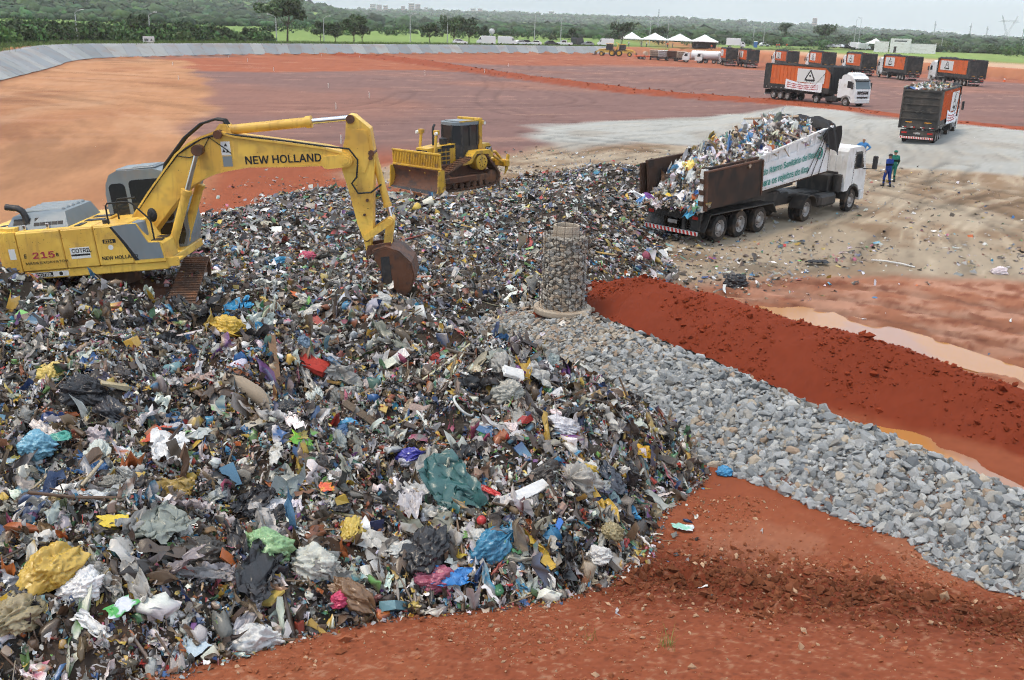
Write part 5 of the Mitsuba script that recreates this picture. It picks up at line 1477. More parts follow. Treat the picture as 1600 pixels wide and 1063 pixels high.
    r1 = np.array([5.05, 0, .53])
    put('lettering', writing('do Aterro Sanitário de Brasília.', .24, (2.35, -1.402, 2.36), r1, (0, 0, 1), True, .004, 1.02), 'ink_teal', bn, smooth=False)
    put('lettering', writing('para os rejeitos do lixo.', .25, (2.30, -1.402, 1.91), (5.05, 0, .44), (0, 0, 1), True, .004, 1.02), 'ink_teal', bn, smooth=False)
    ring = trimesh.creation.annulus(.2, .26, .01, sections=30)
    put('emblem_ring', xf(ring, trimesh.transformations.rotation_matrix(math.pi / 2, [1, 0, 0])).apply_translation((6.85, -1.402, 2.93)), 'ink_teal', bn)
    put('emblem_mark', writing('o', .16, (6.80, -1.402, 2.87), (1, 0, .1), (0, 0, 1), True), 'ink_dull_red', bn, smooth=False)
    # rolled tarpaulin hanging over the front
    def tarp(x, y):
        fold = .05 * np.sin(y * 11) + .04 * np.sin(x * 17 + y * 3)
        return np.stack([7.2 + x * 1.25 + .05 * np.sin(y * 6), y * 1.42, 3.98 + .32 * np.sqrt(np.clip(1 - (2 * x - 1) ** 2, 0, 1)) * (1 - .3 * y * y) + fold - .55 * sst(.75, 1.0, np.abs(y)) * (.4 + .6 * x)], -1)
    put('rolled_tarpaulin', thick(bowed(0, 1, -1, 1, 16, 30, tarp), .02), 'tarp_black', t, smooth=True)
    def flap(x, k):
        w = k * (1 - .75 * x)
        return np.stack([8.45 - 1.45 * x - .5 * w * x, -1.44 - .05 * np.sin(x * 14 + k * 5) - .03 * k, 4.0 - 1.25 * w - .15 * x + .04 * np.sin(x * 9)], -1)
    put('tarpaulin_flap', thick(bowed(0, 1, 0, 1, 18, 14, flap), .012), 'tarp_black', t, smooth=True)
    for a, b in (((7.1, -1.46, 3.6), (6.3, -1.42, 2.0)), ((7.4, -1.46, 3.5), (6.9, -1.42, 2.0)), ((7.0, -1.46, 3.7), (5.9, -1.42, 2.15))):
        put('rope', rod(a, b, .018, 5), 'ink_black', t)
    # tractor
    put('fuel_tank', cat(box(8.0, 9.5, -1.15, -.6, .45, 1.0, .12)), D, t)
    put('air_tank', rod((7.7, .9, .8), (9.4, .9, .8), .22, 14), D, t)
    put('fifth_wheel', cat(box(6.2, 7.6, -.5, .5, 1.0, 1.15, .03), box(7.7, 9.9, -.4, .4, .95, 1.02)), D, t)
    put('engine_stack', cat(box(9.3, 9.9, -.75, .8, .95, 1.75, .05), rod((9.75, -.95, 1.0), (9.75, -.95, 1.75), .2, 12)), D, t)
    cprof = [(9.95, 1.0), (9.98, 2.75), (10.1, 2.93), (11.3, 2.95), (11.55, 2.85), (11.98, 1.75), (12.02, .95), (11.45, .95), (11.3, 1.18), (10.9, 1.3), (10.5, 1.2), (10.3, 1.0)]
    cb = put('cab', cat(prism_xz(cprof, -1.2, 1.2)), 'white_paint', t)
    put('rear_panel', cat(*[box(9.925, 9.955, y - .07, y + .07, 1.2, 2.6, .01) for y in np.linspace(-.9, .9, 7)]), 'white_paint', cb, kind='stuff')
    for s in (-1, 1):
        put('side_window', prism_xz([(10.75, 1.95), (10.75, 2.72), (11.35, 2.72), (11.7, 1.95)], *((-1.215, -1.2) if s < 0 else (1.2, 1.215))), 'dark_glass', cb)
        put('door_seam', cat(box(10.68, 10.7, *((-1.208, -1.2) if s < 0 else (1.2, 1.208)), 1.25, 2.8)), 'ink_black', cb)
        put('mirror', cat(box(11.85, 12.02, s * 1.6 - .1, s * 1.6 + .1, 1.9, 2.5, .03)), 'dark_paint', cb)
        put('mirror_arm', tube([(11.6, s * 1.2, 1.9), (11.9, s * 1.55, 1.95), (11.9, s * 1.55, 2.4)], .025, 6), 'dark_paint', cb)
        put('wheel_arch', mudguard(10.8, s * 1.0, .64, .5), D, t)
    put('windscreen', hull([(11.58, -1.08, 2.75), (11.58, 1.08, 2.75), (11.97, -1.08, 1.85), (11.97, 1.08, 1.85), (11.55, -1.08, 2.75), (11.94, 1.08, 1.85), (11.94, -1.08, 1.85), (11.55, 1.08, 2.75)]).apply_translation((.012, 0, 0)), 'dark_glass', cb)
    put('front_bumper', box(11.7, 12.1, -1.2, 1.2, .45, .93, .05), 'white_paint', t)
    put('vent_box', box(9.86, 9.95, -.85, -.1, 1.25, 1.85, .02), 'dark_paint', cb)
    # spilling load
    def zf(x, y):
        floor = 1.46 + (x + 1.5) * .07
        topz = np.interp(x, [-1.9, -1.2, -.2, 1.5, 4, 6.3, 7.5], [1.15, 1.7, 2.75, 3.35, 3.75, 4.2, 3.75])
        return np.maximum(floor, topz - .55 * (np.abs(y) / 1.2) ** 3 * (.4 + .6 * sst(-1, 3, x)) + (nz(x, y, 1.3, 161, 3) - .5) * .55)
    load_of_trash('truck_load', M, -2.0, 7.6, -1.18, 1.2, zf, 3600, 'mixed trash heaped in the raised dump trailer and sliding out at its back', 0.24)


tipper_truck()


def refuse_truck(M, label, group):
    """An articulated refuse truck: white tractor, tall ribbed trailer, orange sides and black tail."""
    t = thing('refuse_truck', label, 'truck', M, group)
    D = 'trailer_black'
    for x in (0, 1.22, 2.44):
        for s in (-1, 1):
            wheel(t, x, s * 1.08, s, .52, .3)
    for s in (-1, 1):
        wheel(t, 7.2, s * 1.08, s, .52, .3)
        wheel(t, 11.7, s * 1.08, s, .52, .3)
        put('chassis_beam', cat(box(-1.3, 8.0, s * .5 - .08, s * .5 + .08, .95, 1.3), box(6.2, 12.3, s * .42 - .05, s * .42 + .05, .7, .95)), D, t)
        put('mudguard', mudguard(7.2, s * 1.05, .6, .5), D, t)
        put('fuel_tank', box(8.5, 10.2, s * .85 - .3, s * .85 + .3, .4, 1.0, .1), D, t)
        y0, y1 = (-1.42, -1.36) if s < 0 else (1.36, 1.42)
        sd = put('trailer_side', box(-.55, 9.2, y0, y1, 1.85, 4.1), 'trailer_orange', t)
        put('lower_side', box(-.55, 9.2, y0 - .012, y1 + .012, 1.28, 1.85), D, t)
        put('tail_side', box(-1.45, -.55, y0 - .01, y1 + .01, 1.28, 4.15), D, t)
        for x in np.arange(-.3, 9.1, .62):
            put('side_rib', box(x - .05, x + .05, *((y0 - .06, y0) if s < 0 else (y1, y1 + .06)), 1.87, 4.08), 'trailer_orange', sd)
        put('logo_panel', box(4.0, 8.4, *((y0 - .075, y0 - .062) if s < 0 else (y1 + .062, y1 + .075)), 2.3, 3.85), 'sticker_white', sd)
        q = y0 - .0755 if s < 0 else y1 + .0755
        tri = Polygon([(-.72, 0), (.72, 0), (0, 1.05)]).buffer(.12, 4)
        ringp = tri.difference(tri.buffer(-.17))
        m = trimesh.creation.extrude_polygon(ringp, .006, engine='earcut')
        m = xf(m, trimesh.transformations.rotation_matrix(math.pi / 2, [1, 0, 0]))
        lp = scene and numbered  # noqa
        put('emblem', tr(m, 6.1, q + (.0 if s < 0 else .006), 2.62), 'ink_black', sd, smooth=False)
        put('emblem_dot', lathe_y([(-.004, .001), (-.004, .14), (.004, .14), (.004, .001)], 12).apply_translation((6.1, q, 3.08)), 'ink_black', sd)
        put('lettering', writing('VALOR', .3, (5.5, q, 2.40) if s < 0 else (6.7, q, 2.40), (1 if s < 0 else -1, 0, 0), (0, 0, 1), True, .005, 1.0), 'ink_black', sd, smooth=False)
        put('top_rail', box(-1.45, 9.2, y0 - .07, y1 + .07, 4.1, 4.25, .02), D, t)
    put('front_wall', box(9.15, 9.3, -1.42, 1.42, 1.3, 4.2, .02), D, t)
    put('floor', box(-1.4, 9.2, -1.36, 1.36, 1.2, 1.32), D, t)
    gt = put('tail_gate', box(-1.58, -1.45, -1.43, 1.43, 1.2, 4.15, .02), D, t)
    for z in (1.95, 2.5, 3.05, 3.6, 4.05):
        put('gate_rib', box(-1.66, -1.58, -1.35, 1.35, z - .05, z + .05, .01), D, gt)
    for y in (-1.38, 1.38):
        put('gate_post', box(-1.68, -1.58, y - .06, y + .06, 1.2, 4.15, .01), D, gt)
    put('gate_lamp', box(-1.605, -1.58, -.95, -.45, 1.66, 1.72), 'lamp_amber', gt)
    put('gate_lamp', box(-1.605, -1.58, .45, .95, 1.66, 1.72), 'lamp_amber', gt)
    for y in (-1.0, -.35, .35, 1.0):
        put('reflector', box(-1.6, -1.58, y, y + .16, 1.28, 1.34), 'sticker_white', gt)
        put('reflector', box(-1.6, -1.58, y - .16, y - .02, 1.28, 1.34), 'stripe_red', gt)
    put('tail_board', box(-1.5, -1.4, -1.25, 1.25, .6, 1.1, .01), D, t)
    put('number_plate', box(-1.515, -1.5, -.25, .25, .78, .92), 'rim_grey', t)
    for y in (-.95, .95):
        put('rear_light', box(-1.52, -1.5, y - .2, y + .2, .8, .93), 'lamp_red', t)
    striped_bumper(t, -1.55, -1.25, 1.25, .42, .58)
    for x in np.linspace(-1.1, 3.2, 6):
        put('hook', box(x - .06, x + .06, -1.46, -1.42, 1.38, 1.5), 'rim_grey', t)
    # black tarpaulin rolled at the front
    def tp(x, y):
        return np.stack([7.9 + 1.75 * x, y * 1.56, 4.2 + .22 * np.sin(np.pi * x) + .04 * np.sin(y * 12 + x * 7) - .9 * sst(.86, 1, np.abs(y)) * x], -1)
    put('rolled_tarpaulin', thick(bowed(0, 1, -1, 1, 14, 30, tp), .015), 'tarp_black', t, smooth=True)
    put('tarpaulin_front', thick(bowed(-1.5, 1.5, 0, 1, 18, 8, lambda y, k: np.stack([9.36 + .28 * (1 - k) * (1 - .3 * k) + .04 * np.sin(y * 8), y, 4.25 - 2.6 * k], -1)), .015), 'tarp_black', t, smooth=True)
    # tractor cab
    cp = [(10.75, 1.0), (10.75, 3.05), (10.9, 3.45), (11.6, 3.62), (12.3, 3.4), (12.72, 2.95), (12.98, 1.95), (13.02, .95), (12.45, .95), (12.3, 1.15), (11.7, 1.3), (11.2, 1.12), (11.0, .95)]
    cb = put('cab', prism_xz(cp, -1.22, 1.22), 'white_paint', t)
    put('roof_cap', hull([(11.0, -1.0, 3.4), (11.0, 1.0, 3.4), (12.3, -1.1, 3.38), (12.3, 1.1, 3.38), (11.4, -.9, 3.78), (11.4, .9, 3.78), (12.1, -.9, 3.7), (12.1, .9, 3.7)]), 'white_paint', cb)
    put('sun_visor', hull([(12.62, -1.15, 3.12), (12.62, 1.15, 3.12), (12.95, -1.12, 2.95), (12.95, 1.12, 2.95), (12.6, -1.15, 3.0), (12.9, 1.12, 2.9), (12.6, 1.15, 3.0), (12.9, -1.12, 2.9)]), 'dark_paint', cb)
    put('windscreen', hull([(12.70, -1.1, 2.98), (12.70, 1.1, 2.98), (12.97, -1.12, 2.05), (12.97, 1.12, 2.05), (12.66, -1.1, 2.98), (12.66, 1.1, 2.98), (12.9, -1.1, 2.05), (12.9, 1.1, 2.05)]).apply_translation((.015, 0, 0)), 'pale_glass', cb)
    for z0, z1 in ((1.45, 1.8), (1.0, 1.2), (.68, .88)):
        put('grille', box(12.97, 13.05, -.85, .85, z0, z1, .01), 'dark_paint', cb)
    put('badge', xf(box(-.5, .5, -.015, .015, -.02, .02), frame(13.06, 0, 1.62, math.pi / 2, .25)), 'chrome', cb)
    put('front_bumper', box(12.4, 13.08, -1.22, 1.22, .45, .98, .06), 'white_paint', t)
    for s in (-1, 1):
        put('headlight', box(13.06, 13.1, s * 1.0 - .14, s * 1.0 + .14, .62, .88, .02), 'lamp_lens', t)
        put('side_window', prism_xz([(11.75, 2.1), (11.75, 2.85), (12.35, 2.85), (12.6, 2.1)], *((-1.235, -1.22) if s < 0 else (1.22, 1.235))), 'dark_glass', cb)
        put('mirror', box(12.62, 12.8, s * 1.48 - .1, s * 1.48 + .1, 2.0, 2.75, .03), 'dark_paint', cb)
        put('wheel_arch', mudguard(11.7, s * 1.02, .62, .4), 'white_paint', t)
        put('fairing', box(10.35, 10.8, s * 1.15 - .04, s * 1.15 + .04, .95, 3.0), 'white_paint', cb)
    return t


def side_banner(t):
    """White cloth banner hung slack along the right side."""
    f = lambda x, k: np.stack([x, -1.52 - .02 * np.sin(x * 5 + k * 4), 2.55 - .3 * np.sin(np.pi * (x - 2.2) / 6) - 1.15 * k * (1 - .25 * np.sin(np.pi * (x - 2.2) / 6)) - .1 * (x - 2.2) / 6], -1)
    b = put('banner', thick(bowed(2.2, 8.2, 0, 1, 36, 8, f), .008), 'banner_white', t, smooth=True)
    for k in (0.3, 0.52, 0.74):
        put('print_line', thick(bowed(2.5, 7.6, -.05, .05, 30, 1, lambda x, q: f(x, np.full_like(x, k)) + np.stack([x * 0, x * 0 - .012, q * (1 + .5 * np.sin(x * 31))], -1)), .004), 'ink_dull_red', b, smooth=True)
    put('rope', rod((8.6, -1.55, 3.6), (6.4, -1.5, 1.5), .02, 5), 'ink_black', t)


ROW = 'orange and black refuse trucks parked at the site'
def on_ground(px, py, z=None):
    P = spot(px, py)
    return float(P[0]), float(P[1]), gz(P[0], P[1])


x, y, z = 28.6, 114.0, gz(31, 110)
truck_a = refuse_truck(frame(29.9, 114.4, gz(31, 110), math.radians(-61), s=0.92), 'white cab refuse truck seen from its front side, banner along its orange trailer', None)
TR = [k for k in scene if k.startswith(truck_a + '__')]
x, y, z = on_ground(1433, 228)
truck_b = copy_thing(truck_a, frame(x + 0.6, y + 1.4, z, math.radians(60), s=0.92), 'refuse truck full of trash seen from behind on the grey gravel')
side_banner(truck_a)
side_banner(truck_b)
def zb(x, y):
    return 3.9 + .45 * np.exp(-((x - 2) / 4.5) ** 2) * (1 - (np.abs(y) / 1.5) ** 2) + (nz(x, y, 1.2, 171, 3) - .5) * .4
load_of_trash('refuse_load', place[truck_b], -1.3, 7.8, -1.3, 1.3, zb, 1500, 'trash filling the open trailer of the refuse truck seen from behind', 0.24)
for px, py, hd, lab in ((1142, 104, 86, 'first orange and black refuse truck from the left end of the parked row'), (1175, 107, 89, 'second parked refuse truck from the left, right of the first'),
                        (1237, 109, 93, 'parked refuse truck behind the rear end of the white cab one'), (1293, 114, 91, 'parked refuse truck behind the front of the white cab one'),
                        (1355, 120, 89, 'parked refuse truck right behind the white cab of the nearer one'), (1425, 127, 92, 'second parked refuse truck from the right end of the row'), (1524, 136, 92, 'last parked refuse truck at the right end of the row')):
    x, y, z = on_ground(px, py)
    h = math.radians(hd + 2.5 * math.sin(px * 1.7))
    copy_thing(truck_a, frame(x + 1.5 * math.cos(h), y + 1.5 * math.sin(h), z, h, s=0.97), lab, ROW)
for k in [k for k in scene if k.startswith('refuse_truck') and ('__banner' in k or '__rope' in k)]:
    if top(k) not in (truck_a, truck_b):
        scene.pop(k)
# ------------------------------------------------------------------ surroundings
pbr('foliage', VCOL, 0.7, 0.3, two=True)
pbr('bark', dirty((0.10, 0.075, 0.055), (0.05, 0.04, 0.03), 0.6, 1, 4), 0.9, 0.2)
pbr('hill_ground', VCOL, 0.95, 0.1)
for i, c in enumerate(((.20, .215, .225), (.235, .245, .25), (.17, .185, .195), (.27, .275, .265), (.215, .225, .22))):
    pbr(f'liner_{i}', dirty(c, (0.20, 0.13, 0.09), 0.35, 0.5, 1.6), 0.55, 0.5)
pbr('tent_white', (0.80, 0.80, 0.79), 0.7, 0.3, two=True)
pbr('car_white', (0.72, 0.73, 0.74), 0.3, 0.5, clearcoat=0.5)
pbr('car_dark', (0.03, 0.03, 0.035), 0.3, 0.5, clearcoat=0.5)
pbr('car_silver', (0.36, 0.37, 0.38), 0.3, 0.5, 0.5)
pbr('pole_grey', (0.42, 0.43, 0.42), 0.5, 0.5)
pbr('beige_paint', dirty((0.50, 0.40, 0.30), (0.22, 0.12, 0.07), 0.5, 0.8, 3), 0.55, 0.4)
pbr('blue_plastic', (0.03, 0.12, 0.34), 0.5)
pbr('stake_white', dirty((0.66, 0.62, 0.56), (0.4, 0.2, 0.12), 0.4, 2, 6), 0.7)
pbr('wall_pale', (0.55, 0.50, 0.46), 0.8)
pbr('wall_rose', (0.45, 0.33, 0.29), 0.8)
pbr('window_dim', (0.10, 0.11, 0.12), 0.3)
pbr('cone_orange', (0.62, 0.10, 0.02), 0.6)


def px_height(P, dpx):
    return dpx / FOC * float((np.asarray(P) - EYE) @ CF)


def outside_of(x, y):
    d, s, _ = seg_near(np.atleast_1d(float(x)), np.atleast_1d(float(y)), BERM)
    return float((d * s)[0])


def beyond(px, out, level=True):
    """The point behind the lined bank, out metres past its foot, in the direction of a column of the photograph."""
    d = CF + CR * (px - 800) / FOC + CU * (531.5 - 60) / FOC
    d = d[:2] / np.linalg.norm(d[:2])
    r = np.arange(80, 700, 0.5)
    Q = d * r[:, None]
    e, sd, _ = seg_near(Q[:, 0], Q[:, 1], BERM)
    best = Q[int(np.argmax(e * sd > out))]
    return np.array([best[0], best[1], gz(*best) if level else 0.0])


# the bank's lining, laid in strips
def liner():
    from scipy.interpolate import interp1d
    P = np.asarray(BERM, float)
    seg = np.r_[0, np.cumsum(np.linalg.norm(np.diff(P, axis=0), axis=1))]
    fx, fy = interp1d(seg, P[:, 0]), interp1d(seg, P[:, 1])
    seg = seg[:int(np.argmin(np.hypot(P[:, 0] - 36, P[:, 1] - 328)))]
    s, k = 1.0, 0
    labels['lined_bank'] = {'label': 'grey geotextile lining laid in strips on the bank round the pit', 'category': 'bank lining'}
    r = np.random.default_rng(17)
    end = seg[-1] - 1.0
    while s < end:
        w = 3.4 if s < 200 else 4.2
        rows = []
        for t in np.linspace(s, min(s + w - 0.06, end), 3):
            q = np.array([fx(t), fy(t)])
            tan = np.array([fx(t + .5) - fx(t - .5), fy(t + .5) - fy(t - .5)])
            nrm = np.array([-tan[1], tan[0]]) / np.linalg.norm(tan)
            tan /= np.linalg.norm(tan)
            for o, zz in ((0.45, 0), (1.3, 0), (2.4, 0), (3.5, 0), (4.75, 0), (5.8, 0)):
                rows.append([*(q + nrm * o + tan * o * 0.7), 0])
        n = 6
        v = np.array(rows)
        v[:, 2] = base_height(v[:, 0], v[:, 1], False)[0] + .11 + .015 * r.normal(0, 1, len(v))
        f = []
        for i in range(2):
            for j in range(n - 1):
                a = i * n + j
                f += [[a, a + n, a + n + 1], [a, a + n + 1, a + 1]]
        m = trimesh.Trimesh(v, f, process=False)
        if m.face_normals[:, 2].mean() < 0:
            m.invert()
        put('panel', thick(m, 0.04), f'liner_{int(r.choice([0, 0, 1, 1, 2, 3, 4]))}', 'lined_bank', smooth=False)
        s += w
        k += 1


liner()


# ------------------------------------------------------------------ hills and forest
def pxline(pts):
    a = np.array(pts, float)
    az = np.arctan((a[:, 0] - 800) / FOC * 1.0 / math.cos(PITCH) * 0.985)
    hor = 41.0 + (a[:, 0] - 800) * 0.0350
    return az, (hor - a[:, 1]) / FOC * 0.904


H1 = pxline([(-700, -40), (-300, -60), (0, -62), (120, -48), (220, -24), (300, -3), (380, 2), (440, 3), (480, 7), (520, 15), (560, 26), (620, 38), (700, 50), (2500, 120)])
H2 = pxline([(-800, 10), (300, 22), (480, 20), (560, 17), (640, 17), (700, 19), (760, 20), (850, 24), (950, 27), (1050, 29), (1150, 36), (1250, 42), (1350, 48), (1450, 56), (1600, 64), (1800, 72), (2600, 100)])
H3 = pxline([(-800, 62), (0, 40), (60, 32), (130, 36), (180, 50), (260, 58), (420, 60), (520, 58), (700, 62), (900, 58), (1000, 58), (1200, 66), (1400, 76), (2500, 120)])


def hill_height(az, r):
    d = r * np.cos(az)
    x, y = r * np.sin(az), d
    def hill(line, r0, r1, seed, rough):
        e = np.interp(az, *line)
        k = np.clip((r - r0) / (r1 - r0), 0, 1)
        t = np.where(k < 1, k ** 1.25 * (1 - 0.12 * np.sin(k * 9) * (1 - k)), 1) * np.clip(1 - (r - r1) / (r1 * 1.5), 0, 1)
        top_ = e * r1 * np.cos(az) + 7.6
        return np.maximum(top_, 0) * np.clip(t + (nz(x, y, 0.004, seed, 4) - 0.5) * rough * k * (1 - k) * 4, 0, 1.02)
    return np.maximum.reduce([hill(H1, 480, 1500, 201, 0.35), hill(H2, 1150, 3600, 203, 0.3), hill(H3, 430, 720, 205, 0.3)])


def hills():
    rad = np.geomspace(430, 8000, 90)
    az = np.linspace(-math.radians(42), math.radians(42), 330)
    x, y, f = polar_sheet(rad, az)
    r, a = np.hypot(x, y), np.arctan2(x, y)
    h = hill_height(a, r)
    n = nz(x, y, 0.006, 211, 4)
    c = np.broadcast_to(np.array([0.042, 0.075, 0.03]), (len(x), 3)).copy()
    c = blend(c, (0.16, 0.24, 0.065), sst(0.52, 0.6, n) * sst(2600, 900, r))
    c = blend(c, (0.10, 0.12, 0.045), sst(0.5, 0.6, nz(x, y, 0.02, 213, 3)) * 0.5)
    path = np.exp(-((a - np.interp(r, [520, 640, 760, 900], [-.45, -.40, -.425, -.43])) / 0.012) ** 2) * (r > 500) * (r < 900)
    c = blend(c, (0.34, 0.20, 0.12), path * 0.9)
    struct('hills', trimesh.Trimesh(np.c_[x, y, h - 0.6], f, process=False), 'hill_ground', color=c)


hills()

LEAF = np.array([[-.5, -.28, 0], [.5, -.2, .05], [.42, .3, -.04], [-.4, .26, .06]])


def leaf_cloud(centers, radii, n, size, seed, base, vary=0.35, flat=0.75):
    """Leaf clumps through the volume of several boughs: (vertices, faces, colours)."""
    r = np.random.default_rng(seed)
    k = r.choice(len(centers), n, p=np.asarray(radii) ** 2 / np.sum(np.asarray(radii) ** 2))
    u = r.normal(0, 1, (n, 3))
    u /= np.linalg.norm(u, axis=1, keepdims=True)
    rad = r.uniform(0.35, 1.05, (n, 1)) ** 0.6
    P = np.asarray(centers)[k] + u * rad * np.asarray(radii)[k][:, None] * [1, 1, flat]
    z = u + r.normal(0, .7, (n, 3))
    z /= np.linalg.norm(z, axis=1, keepdims=True)
    a = np.cross(z, r.normal(0, 1, (n, 3)))
    a /= np.linalg.norm(a, axis=1, keepdims=True)
    b = np.cross(z, a)
    s = size * np.exp(r.normal(0, .3, n))
    L = LEAF[None] * s[:, None, None]
    V = P[:, None] + L[..., :1] * a[:, None] + L[..., 1:2] * b[:, None] + L[..., 2:] * z[:, None]
    F = np.array([[0, 1, 2], [0, 2, 3]])[None] + (np.arange(n) * 4)[:, None, None]
    boughs = r.uniform(1 - vary, 1 + vary, (len(centers), 1))
    c = np.asarray(base) * boughs[k] * r.uniform(.7, 1.3, (n, 1)) * (1 + r.normal(0, .06, (n, 3)))
    return V.reshape(-1, 3), F.reshape(-1, 3), np.repeat(np.clip(c, .004, .6), 4, 0)


def tree(name, label, P, h, w, seed, base=(.045, .075, .025), trunk=.35, n=900, open_=0.5, group=None, lean=0.0):
    r = np.random.default_rng(seed)
    t = thing(name, label, 'tree', frame(P[0], P[1], P[2], 0), group)
    cs, rs, limbs = [], [], []
    forks = 7 if n > 500 else 5
    fork_z = h * trunk
    limbs.append(tube([(0, 0, -.3), (lean * h * .1, 0, fork_z * .5), (lean * h * .2 + r.normal(0, .02 * h), 0, fork_z)], [h * .026, h * .021, h * .017], 7))
    for k in range(forks):
        a = k * 2.4 + r.uniform(0, .6)
        rr = w / 2 * r.uniform(.35, .8) * (0.25 if k == 0 else 1)
        e = np.array([rr * math.cos(a) + lean * h * .25, rr * math.sin(a), h * r.uniform(trunk + .22, .9) if k else h * .86])
        s = np.array([lean * h * .2, 0, fork_z * r.uniform(.8, 1.0)])
        limbs.append(tube([s, (s + e) / 2 + [0, 0, -.04 * h], e], [h * .013, h * .009, h * .004], 5))
        cs.append(e)
        rs.append(w * r.uniform(.17, .27))
        for q in range(2):
            cs.append(e + r.normal(0, .14 * w, 3) * [1, 1, .5])
            rs.append(w * r.uniform(.1, .18))
    put('trunk', cat(*limbs), 'bark', t, smooth=True)
    v, f, c = leaf_cloud(cs, rs, n, w * .055 + .12, seed, base)
    put('crown', trimesh.Trimesh(v, f, process=False), 'foliage', t, smooth=False, color=c)
    return t


TREES = [  # column, row of the foot, row of the top, crown width in pixels, label
    (449, 73, -4, 66, 'tallest tree, with a wide open crown, standing behind the lined bank'),
    (501, 73, 35, 28, 'small tree just right of the tallest one'),
    (524, 72, 36, 34, 'rounded dark tree, second right of the tallest one'),
    (553, 71, 22, 40, 'tall bushy tree left of a pair behind the lined bank'),
    (566, 71, 38, 26, 'lower tree close against a tall bushy one'),
    (671, 70, 37, 32, 'tree with a flat spreading crown alone in the green field'),
    (709, 68, 27, 38, 'left one of two dark trees near the van with the dish'),
    (733, 66, 28, 36, 'right one of two dark trees near the van with the dish'),
    (757, 66, 39, 22, 'thin brownish tree just left of the dish antenna'),
    (79, 84, 37, 62, 'broad dark umbrella shaped tree behind the left end of the bank'),
    (219, 79, 26, 44, 'dark tree behind the white notice board'),
    (345, 75, 40, 34, 'dark bush like tree right of the notice board'),
    (390, 74, 44, 26, 'dark tree left of the tallest one'),
    (30, 88, 52, 50, 'dark low tree at the far left of the row behind the bank'),
    (150, 81, 48, 52, 'dense green tree left of the notice board'),
    (285, 77, 45, 46, 'dense green tree between the notice board and the tallest tree'),
    (972, 66, 36, 34, 'brownish green tree left behind the white tents'),
    (1030, 66, 41, 28, 'green tree rising behind the white tents'),
    (893, 62, 42, 20, 'small round tree behind the parked cars'),
    (1286, 66, 37, 30, 'dark tree with a slanting crown beyond the parked truck row'),
    (1225, 56, 34, 20, 'small tree far behind the box truck'),
]
for i, (px, py, ty, wpx, lab) in enumerate(TREES):
    P = beyond(px, 16 if px < 1000 else 40) if px < 1150 else spot(px, py + 6)
    P = np.array([P[0], P[1], gz(P[0], P[1])])
    base_y = None
    d = float((P - EYE) @ CF)
    v = P - EYE
    foot = 531.5 - FOC * (v @ CU) / d
    h = max(3.0, (foot - ty) / FOC * d * 0.93)
    tree('tree', lab, P, h, wpx / FOC * d, 900 + i, (.04, .068, .024) if i % 3 else (.05, .085, .03), .42 if i in (0, 5) else .28, 1900 if wpx > 40 else 1100, lean=0.1 if i == 0 else 0)


